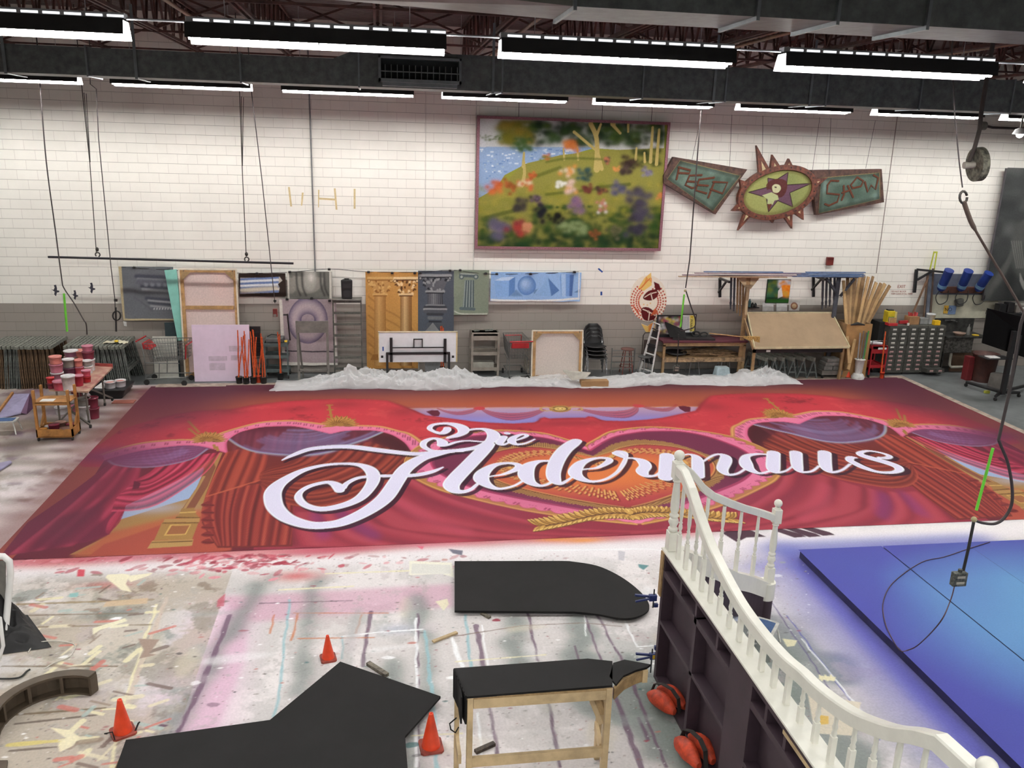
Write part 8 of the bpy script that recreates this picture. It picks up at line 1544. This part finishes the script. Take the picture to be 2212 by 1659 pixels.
CBL = mat('dusty_black_cable', (58, 50, 50), .6); GRS = mat('neon_green_strap', (112, 214, 60), .6)
cordln('dark power cable hanging at the left, kinked above the sawhorses', 'power_cable', [(82, 110, 17.6), (87, 188, 17.6), (100, 350, 17.6), (120, 500, 17.6), (133, 600, 17.6), (138, 622, 17.6), (160, 655, 17.6), (180, 690, 17.6), (186, 700, 17.6), (188, 722, 17.9)], .012, CBL)
cordln('bright green strap hanging over the left sawhorses', 'green_strap', [(138, 634, 17.6), (142, 680, 17.6), (145, 716, 17.6)], .022, GRS, 'strap', 0)
t = thing('extension_cable', 'long extension cable with a coiled loop and a black end by the grey canvas', 'cable', tuple(at(250, 715, 17.8))); m = MB(); m.tube([V(at(194, 100, 17.8).x, 17.8, 7.68)]+[at(x, y, 17.8) for x, y in ((194, 100), (195, 182), (208, 192), (213, 300), (240, 580), (248, 645), (250, 700), (251, 716))], .009, 6); m.build('cord', CBL, t); m = MB(); [m.tube([at(252+9*math.cos(q)*s__, 682+10*math.sin(q), 17.78) for q in np.arange(0, 6.5, .4)], .011, 6) for s__ in (1, .85)]; m.cyl(at(250, 646, 17.8), at(250, 651, 17.8), .035, 8); m.cyl(at(250, 664, 17.8), at(251, 716, 17.8), .018, 8); m.build('coil', RUB, t)
t = thing('pendant_switch', 'red and black hoist switch on a long thin cord by the mauve painting', 'switch', tuple(at(595, 680, 18.0))); MB().tube([V(at(536, 100, 18).x, 18.0, 7.68)]+[at(x, y, 18.0) for x, y in ((536, 100), (544, 205), (566, 390), (585, 570), (594, 655))], .009, 6).build('cord', CBL, t); q = at(594, 675, 18.0); MB().box(q.x-.04, q.x+.05, 17.97, 18.03, q.z-.09, q.z+.08).build('housing', mat('dark_red_plastic', (112, 40, 34)), t, .008); MB().box(q.x-.03, q.x+.03, 17.96, 17.97, q.z-.08, q.z-.03).build('keypad', GYS, t); MB().cyl(at(594, 648, 18), at(594, 652, 18), .03, 8).build('ferrule', RUB, t)
def outlet(label, Y, top, mid, knot, box, bw, strap, loop, lower):
    t = thing('pendant_outlet', label, 'outlet', tuple(at(*box, Y))); MB().tube([V(at(*top[0], Y).x, Y, 7.68)]+[at(*q, Y) for q in top], .014 if Y > 12 else .014, 8).build('support_cable', CBL, t)
    if loop: MB().tube([Vector(q) for q in spl([at(*q, Y) for q in loop], 5)], .014, 8).build('looped_cable', CBL, t)
    MB().cyl(at(*strap[0], Y-.02), at(*strap[1], Y-.02), .013 if Y < 12 else .02, 8).build('green_strap', GRS, t); MB().tube([at(*q, Y) for q in lower], .014, 8).build('lower_cable', RUB, t); MB().ball(at(*knot, Y), .028, 10).build('tape_knot', mat('yellowed_tape', (170, 160, 120), .8), t)
    q = at(*box, Y); MB().box(q.x-bw/2, q.x+bw/2, Y-.03, Y+.03, q.z-bw/2, q.z+bw/2).build('outlet_box', mat('weathered_steel_box', (92, 96, 90), .6, .3, var=.4, scale=30), t, .006); MB().cyl(q+V(0, 0, bw/2), q+V(0, 0, bw/2+.03), .02, 10).build('gland', mat('weathered_steel_box', (92, 96, 90)), t)
    for dz in (-.03, .03): MB().box(q.x-bw*.3, q.x+bw*.3, Y-.034, Y-.03, q.z+dz-.012, q.z+dz+.012).build('socket', mat('ivory_socket', (150, 148, 136), .5), t)
    return q
Yo = 6.6
q = outlet('large pendant outlet box over the blue deck, its looped cable tied with green strap', Yo, ((2330, 330), (2205, 700), (2180, 850), (2157, 950)), None, (2104, 1122), (2071, 1250), .14, ((2145, 968), (2109, 1102)), ((2157, 950), (2163, 965), (2177, 1000), (2186, 1050), (2185, 1090), (2170, 1118), (2150, 1131), (2125, 1130), (2106, 1124)), ((2104, 1124), (2093, 1180), (2081, 1232)))
q2 = outlet('small distant pendant outlet on a long cord in front of the work table', 17.4, ((1522, 120), (1516, 215), (1507, 330), (1490, 560), (1481, 622)), None, (1480, 628), (1461, 796), .13, ((1478, 636), (1470, 706)), ((1481, 626), (1492, 660), (1502, 690), (1500, 706), (1485, 712), (1470, 715)), ((1466, 722), (1465, 750), (1462, 786)))
P2 = [Vector(v) for v in spl([at(2062, 1266, Yo), at(2052, 1300, Yo-.1), at(2030, 1345, Yo-.3), fl(1985, 1392, .3), fl(1962, 1404, DZ+.012), fl(1946, 1406, DZ+.008)]+[fl(x, y, DZ+.008) for x, y in ((1930, 1385), (1912, 1345), (1908, 1300), (1930, 1258), (1990, 1215), (2040, 1203), (2090, 1186), (2138, 1171))], 6)]
tag(MB().tube(P2, .006, 6).build('thin_cord', mat('maroon_cord', (70, 44, 56), .6), None, origin=tuple(P2[-1])), 'thin dark cord dropping from the outlet box and looping over the blue deck', 'cord')
q = at(2112, 355, 11.5); t = thing('pulley_wheel', 'old round wooden wheel hanging by a rope at the upper right', 'wheel', tuple(q)); ax = Vector((.95, -.12, .1)).normalized(); MB().cyl(q-ax*.05, q+ax*.05, .24, 28).build('wheel', mat('weathered_wheel_wood', (104, 102, 88), .8, var=.4, scale=14), t, .008); MB().cyl(q-ax*.2, q-ax*.05, .05, 10).build('axle', mat('pale_axle', (166, 160, 150), .7), t); MB().tube([q-ax*.14+V(0, 0, .03), at(2105, 320, 11.5), at(2116, 280, 11.5), at(2120, 238, 11.5), V(at(2120, 238, 11.5).x, 11.5, 7.68)], .03, 8).build('rope', mat('grimy_rope', (70, 62, 58), .9, bump=.6), t)
t = thing('rope_and_hook', 'thick rope with a steel eye hanging on a thin cable at the upper right', 'rope', tuple(at(2080, 410, 10.0))); MB().tube([V(at(2056, 100, 10).x, 10, 7.68), at(2056, 100, 10), at(2062, 245, 10), at(2072, 350, 10), at(2079, 405, 10)], .009, 6).build('thin_cable', CBL, t); MB().tube([at(2081+8*math.cos(q), 426+13*math.sin(q), 10) for q in np.arange(0, 6.5, .5)], .016, 8).build('steel_eye', CHN, t); P2 = [Vector(v) for v in spl([at(2082, 436, 10), at(2092, 465, 10), at(2103, 490, 10), at(2135, 545, 10), at(2180, 620, 10), at(2260, 760, 10)], 5)]; MB().tube(P2, [.03]*11+[.017]*(len(P2)-11), 8).build('rope', mat('brown_rope', (84, 70, 62), .9, bump=.6), t)
# ------------------------------------------------------------------ the right corner: sink, lamps, screen
t = thing('shelf_bracket', 'black steel wall bracket above the card cabinets', 'bracket', tuple(at(1979, 600, 19.66))); a_, b_ = at(1980, 582, 19.66), at(1975, 632, 19.66); MB().bar(a_, b_, .07, .05).build('upright', DKM, t); MB().bar(a_, at(2040, 588, 19.4), .05, .05).build('arm', DKM, t); MB().bar(at(1981, 605, 19.66), at(2014, 585, 19.55), .05, .05).build('strut', DKM, t)
for k, (x0, y0_, x1, y1_, w_, c_, l_) in enumerate(((2010, 588, 2003, 676, .09, (92, 98, 110), 'slate upright board behind the card cabinets'), (2016, 580, 2010, 672, .05, (84, 66, 54), 'dark brown upright board behind the card cabinets'), (2008, 592, 1978, 662, .04, (122, 92, 70), 'brown stick leaning left behind the card cabinets'), (2004, 590, 1996, 676, .04, (104, 82, 66), 'thin brown stick leaning behind the cabinets'))): a_, b_ = at(x0, y0_, 19.6), at(x1, y1_, 19.5); b2 = a_+(b_-a_)*(a_.z/(a_.z-b_.z)); tag(MB().bar(a_, b2, w_, .03, (0, 1, 0)).build('leaning_board', mat('lean_tint_%d' % k, c_, .7, var=.2), None, origin=tuple(b2)), l_, 'board')
a_, b_ = at(2020, 545, 19.6), at(2012, 585, 19.6); tag(MB().bar(a_+V(-.03, 0, 0), b_+V(-.05, 0, 0), .025, .02).bar(a_+V(.05, 0, 0), b_+V(.07, 0, -.1), .025, .02).bar(a_+V(-.04, 0, 0), a_+V(.06, 0, 0), .03, .04).build('yellow_tongs', mat('lime_yellow', (196, 204, 70), .6), None, origin=tuple(b_)), 'lime yellow two-pronged pole top above the wall bracket', 'tool')
q = rect(2014, 592, 2136, 637, 19.68); struct(MB().box(q[0], q[1], 19.68, 19.72, q[2], q[3]).build('trim_1', mat('slate_blue_band', (88, 94, 110), .6))); q = rect(2008, 637, 2154, 687, 19.66); tag(MB().box(q[0], q[1], 19.66, 19.715, q[2], q[3]).build('cream_board', mat('cream_wall_board', (190, 188, 168), .7, var=.12, scale=3), None, origin=(q[0], 19.7, q[2])), 'cream splash board on the wall over the dark sink', 'board')
BLU = mat('cobalt_blue_shade', (30, 56, 132), .4, var=.1); GLS = mat('pale_lamp_mouth', (150, 160, 178), .5)
q = rect(2036, 620, 2124, 633, 19.6); tag(MB().box(q[0], q[1], 19.58, 19.68, q[2], q[3]).build('lamp_rail', mat('red_brown_wood', (92, 58, 48), .7), None, origin=(q[0], 19.6, q[2])), 'brown wooden rail on the wall carrying the blue shop lamps', 'rail')
for k, (x0, y0_, x1, y1_) in enumerate(((2050.7, 584, 2032, 625), (2092.5, 585, 2075, 625), (2136.8, 590, 2112, 626))):
    a_, b_ = at(x0, y0_, 19.2), at(x1, y1_, 19.45); t = thing('blue_canister', f'cobalt blue canister on the wall over the sink, {("left", "middle", "right")[k]} of three', 'canister', tuple(b_), 'blue canisters over the sink'); d_ = (a_-b_); L_ = d_.length; MB().lathe([(.07, -.02), (.105, .03), (.11, L_*.9), (.115, L_)], b_, 24, d_.normalized()).build('shell', BLU, t); MB().lathe([(.105, L_-.004), (.001, L_-.002)], b_, 24, d_.normalized()).build('mouth', GLS, t)
    MB().lathe([(.107, L_*.12), (.112, L_*.28)], b_, 24, d_.normalized()).build('pale_label', mat('pale_blue_label', (110, 150, 186), .5), t); MB().tube([Vector(v) for v in spl([b_, b_+V(-.1, 0, -.2), b_+V(.02, 0, -.38), b_+V(.22, 0, -.3), b_+V(.3, .1, -.05)], 5)], .012, 6).build('cable', RUB, t)
q = at(2072, 652, 19.6); tag(MB().hexa([(q.x-.08, 19.52, q.z-.12), (q.x+.1, 19.52, q.z-.1), (q.x+.1, 19.65, q.z-.1), (q.x-.08, 19.65, q.z-.12), (q.x-.12, 19.5, q.z+.06), (q.x+.06, 19.5, q.z+.1), (q.x+.06, 19.65, q.z+.1), (q.x-.12, 19.65, q.z+.06)]).build('hanging_glove', mat('grey_glove_cloth', (88, 88, 84), .8), None, .03, origin=tuple(q)), 'grey rag-like glove pinned on the cream splash board', 'glove')
def nosign(x0, y0_, x1, y1_, Y, lab, lab2):
    q = rect(x0, y0_, x0+(x1-x0)*.36, y1_, Y); t = thing('no_sign', lab, 'sign', (q[0], Y, q[2])); MB().box(q[0], q[1], Y, Y+.006, q[2], q[3]).build('yellow_plate', mat('yellow_sign', (206, 164, 60), .6), t); text('NO', .13, (q[0]+.02, Y-.002, q[2]+.06), (PI/2, 0, 0), DKM, t); q = rect(x0+(x1-x0)*.38, y0_, x1, y1_+2, Y); tag(MB().box(q[0], q[1], Y, Y+.006, q[2], q[3]).build('blue_notice', mat('pale_blue_notice', (118, 142, 180), .6), None, origin=(q[0], Y, q[2])), lab2, 'notice')
nosign(2039, 660, 2065, 677, 19.645, 'yellow sign reading NO on the cream board over the sink', 'pale blue notice right of the yellow sign over the sink'); nosign(2168, 629, 2204, 647, 19.64, 'yellow sign reading NO beside the dark painting\'s lower corner', 'pale blue notice under the dark painting at the right')
for k, (x0, y0_, x1, y1_) in enumerate(((2118, 618, 2146, 633), (2148, 618, 2170, 635))): q = rect(x0, y0_, x1, y1_, 19.645); tag(MB().box(q[0], q[1], 19.645, 19.66, q[2], q[3]).build('pinned_sheet', mat('dull_paper', (170, 170, 162), .7), None, origin=(q[0], 19.64, q[2])), ('long pale sheet pinned right of the blue canisters', 'pale framed sheet pinned under the left corner of the dark painting')[k], 'sheet')
# sink
xa, xb = e[3]+.05, at(2128, 728, 19.1).x; SK = mat('dark_stained_steel', (62, 62, 60), .5, .3, var=.35, scale=8); t = thing('sink_counter', 'dark steel sink counter with a splashback right of the card cabinets', 'sink', (xa, 19.2, 0)); zc2 = at(2070, 728, 18.95).z
MB().box(xa, xb, 18.95, 19.6, zc2-.04, zc2).build('counter_top', SK, t, .005); MB().box(xa, xb, 19.6, 19.65, zc2, at(2070, 688, 19.6).z).build('splashback', SK, t); MB().box(xa, xb-.4, 18.98, 19.55, zc2-.42, zc2-.04).build('basin_front', mat('spattered_steel', (86, 84, 80), .5, .2, var=.4, scale=20), t, .01); MB().box(xa, xa+.03, 19.0, 19.6, 0, zc2-.4).build('leg_panel', SK, t); MB().box(xb-.75, xb-.05, 19.2, 19.25, 0, zc2-.42).build('brown_panel', mat('brown_hardboard', (112, 88, 70), .8), t)
m = MB(); m.tube([(xa+.3, 19.1, zc2-.4), (xa+.3, 19.1, .22), (xa+.36, 19.1, .15), (xa+.85, 19.1, .15)], .035, 8); m.build('drain_pipe', mat('white_pvc', (190, 186, 172), .4), t); m = MB(); m.bar((xa+.3, 19.58, zc2+.3), (xa+.6, 19.58, zc2+.3), .03, .03); m.cyl((xa+.45, 19.58, zc2+.3), (xa+.45, 19.3, zc2+.32), .015, 8); m.build('tap', CRO, t)
q = at(2068, 727, 19.2); tag(MB().lathe([(.1, .003), (.15, .07), (.155, .07), (.09, .01), (.001, .01)], (q.x, 19.15, zc2), 18).build('pan', mat('pinkish_pan', (150, 126, 112), .6), None, origin=(q.x, 19.15, zc2)), 'round pinkish pan on the dark sink counter', 'pan'); q = at(2090, 725, 19.2); tag(MB().lathe([(.045, .003), (.045, .18), (.015, .22), (.015, .28)], (q.x, 19.2, zc2), 12).build('soap_bottle', mat('grey_soap_bottle', (110, 110, 106), .4), None, origin=(q.x, 19.2, zc2)), 'grey pump bottle on the dark sink counter', 'bottle'); q = at(2106, 726, 19.1); tag(MB().box(q.x-.07, q.x+.08, 19.05, 19.14, zc2+.003, zc2+.03).build('yellow_sponge', mat('yellow_sponge', (232, 196, 60)), None, .01, origin=(q.x, 19.1, zc2)), 'yellow sponge at the right end of the sink counter', 'sponge')
p = fl(2137, 829); t = thing('waste_bin', 'large brown round waste bin under the big black screen', 'bin', (p.x, p.y+.28, 0)); MB().lathe([(.24, 0), (.29, .66), (.31, .66), (.31, .7), (.28, .7), (.27, .6), (.001, .58)], (p.x, p.y+.28, 0), 28).build('bin_body', mat('brown_bin_plastic', (78, 44, 38), .6, var=.2), t)
tag(MB().box(p.x-.42, p.x-.26, p.y+.3, p.y+.5, 0, .6).build('red_can', mat('dark_red_can', (116, 36, 40), .5), None, .01, origin=(p.x-.34, p.y+.4, 0)), 'dark red can just left of the brown waste bin', 'can')
# screen on its wheeled stand
t = thing('display_screen', 'big black flat screen on a black wheeled stand at the right edge', 'screen', tuple(fl(2165, 860))); a_, b_ = at(2133, 666, 17.1), at(2121, 741, 17.1); Yr_ = 16.25; c_, d_ = at(2330, 714, Yr_), at(2330, 812, Yr_)
SCR = mat('glossy_black_screen', (6, 6, 7), .3, var=0); SCR.node_tree.nodes['Principled BSDF'].inputs['Specular IOR Level'].default_value = .15; n_ = (c_-a_).cross(b_-a_).normalized(); n_ = n_ if n_.y > 0 else -n_; MB().slab([a_, b_, d_, c_], n_*.05).build('screen_panel', SCR, t, .006)
cx_ = at(2168, 840, 16.75).x; MB().box(cx_-.05, cx_+.05, 16.72, 16.8, .12, 1.6).build('column', DKM, t); MB().box(cx_+.15, cx_+.2, 16.74, 16.8, .12, 1.5).build('column', DKM, t)
for g in ((2086, 835), (2149, 866), (2200, 858), (2230, 838)): f = fl(*g); MB().tube([(cx_+.08, 16.9, .14), (f.x, f.y, .11)], [.05, .035], 8).build('base_leg', DKM, t); MB().cyl((f.x-.02, f.y, .04), (f.x+.02, f.y, .04), .04, 12).build('caster', RUB, t)
q = at(2150, 772, 16.9); MB().box(q.x-.3, q.x+.35, 16.75, 17.1, q.z-.02, q.z).build('laptop_shelf', DKM, t); tag(MB().box(q.x-.2, q.x+.05, 16.8, 17.0, q.z+.003, q.z+.02).build('papers', PAP, None, origin=(q.x-.1, 16.9, q.z)), 'papers lying on the shelf of the screen stand', 'paper')
p = fl(2155, 838); tag(MB().lathe([(.0, .3), (.22, .3), (.24, .04), (.25, .0)][::-1], (p.x+.1, p.y+.1, .005), 18).build('grey_sack', mat('grey_sack', (84, 80, 76), .9, bump=.5), None, origin=(p.x, p.y, 0)), 'slumped grey sack on the floor behind the screen stand legs', 'sack')
p = fl(2131, 850); tag(MB().box(p.x-.06, p.x+.07, p.y-.03, p.y+.04, .003, .07).build('tape_measure', mat('yellow_black_tool', (170, 170, 60), .5), None, .015, origin=tuple(p)), 'small yellow and black tool on the floor before the screen stand', 'tool')
# high equipment ledge seen over the screen
q = rect(2150, 676, 2240, 684, 19.3); t = thing('equipment_ledge', 'dark ledge behind the screen top with black gear on it', 'shelf', (q[0], 19.3, q[2])); MB().box(q[0], q[1], 19.2, 19.66, q[2], q[3]).build('ledge_board', DKM, t)
for k, (x, w_, h, c_, l_) in enumerate(((2160, .22, .22, (30, 30, 32), 'black machine at the left end of the equipment ledge'), (2178, .2, .26, (36, 34, 36), 'second black machine on the equipment ledge'), (2194, .14, .2, (130, 124, 118), 'chrome kettle-like pot on the equipment ledge'), (2208, .2, .12, (206, 206, 204), 'white box on the equipment ledge'))): X = at(x, 670, 19.4).x; tag(MB().box(X-w_/2+.01, X+w_/2-.01, 19.3, 19.5, q[3]+.002, q[3]+h).build('machine' if k < 2 else ('pot', 'box')[k-2], mat('gear_tint_%d' % k, c_, .4), None, .015, origin=(X, 19.4, q[3])), l_, 'machine' if k < 2 else ('pot', 'box')[k-2])
t = thing('wall_pipe_run', 'thin grey pipe run along the wall at the upper right', 'pipe', tuple(at(2190, 275, 19.5))); a_ = at(2128, 272, 19.5); MB().tube([a_, a_+V(.2, 0, -.03), a_+V(3, 0, -.03)], .03, 8).build('pipe', CBL, t); MB().cyl(a_-V(.12, 0, 0), a_, .1, 14).build('junction', GYS, t)
t = thing('bare_bulb', 'bright round lamp at the top right corner', 'light', tuple(at(2203, 288, 16))); q = at(2203, 290, 16); MB().lathe([(.14, 0), (.1, .09), (.04, .12)], q, 18).build('shade', RF, t); MB().ball(q+V(0, 0, .0), .07, 14).build('bulb', mat('lit_bulb', (255, 252, 246), .4, emit=30, var=0), t); MB().cyl(q+V(0, 0, .12), q+V(0, 0, .5), .02, 8).build('stem', GYS, t)
tag(MB().box(at(1125, 698, 19.7).x, at(1130, 698, 19.7).x+.01, 19.71, 19.727, at(1127, 705, 19.7).z, at(1127, 696, 19.7).z).build('wall_outlet', mat('pale_outlet', (150, 146, 138), .5), None, origin=tuple(at(1127, 700, 19.72))), 'small wall outlet on the grey dado above the shopping cart', 'outlet')
tag(MB().slab([at(x, y, 19.715) for x, y in ((266, 694), (273, 695), (274, 705), (268, 704))], (0, .006, 0)).build('hang_tag', PAP, None, origin=tuple(at(270, 700, 19.5))), 'small white tag below the grey moulding canvas', 'tag')
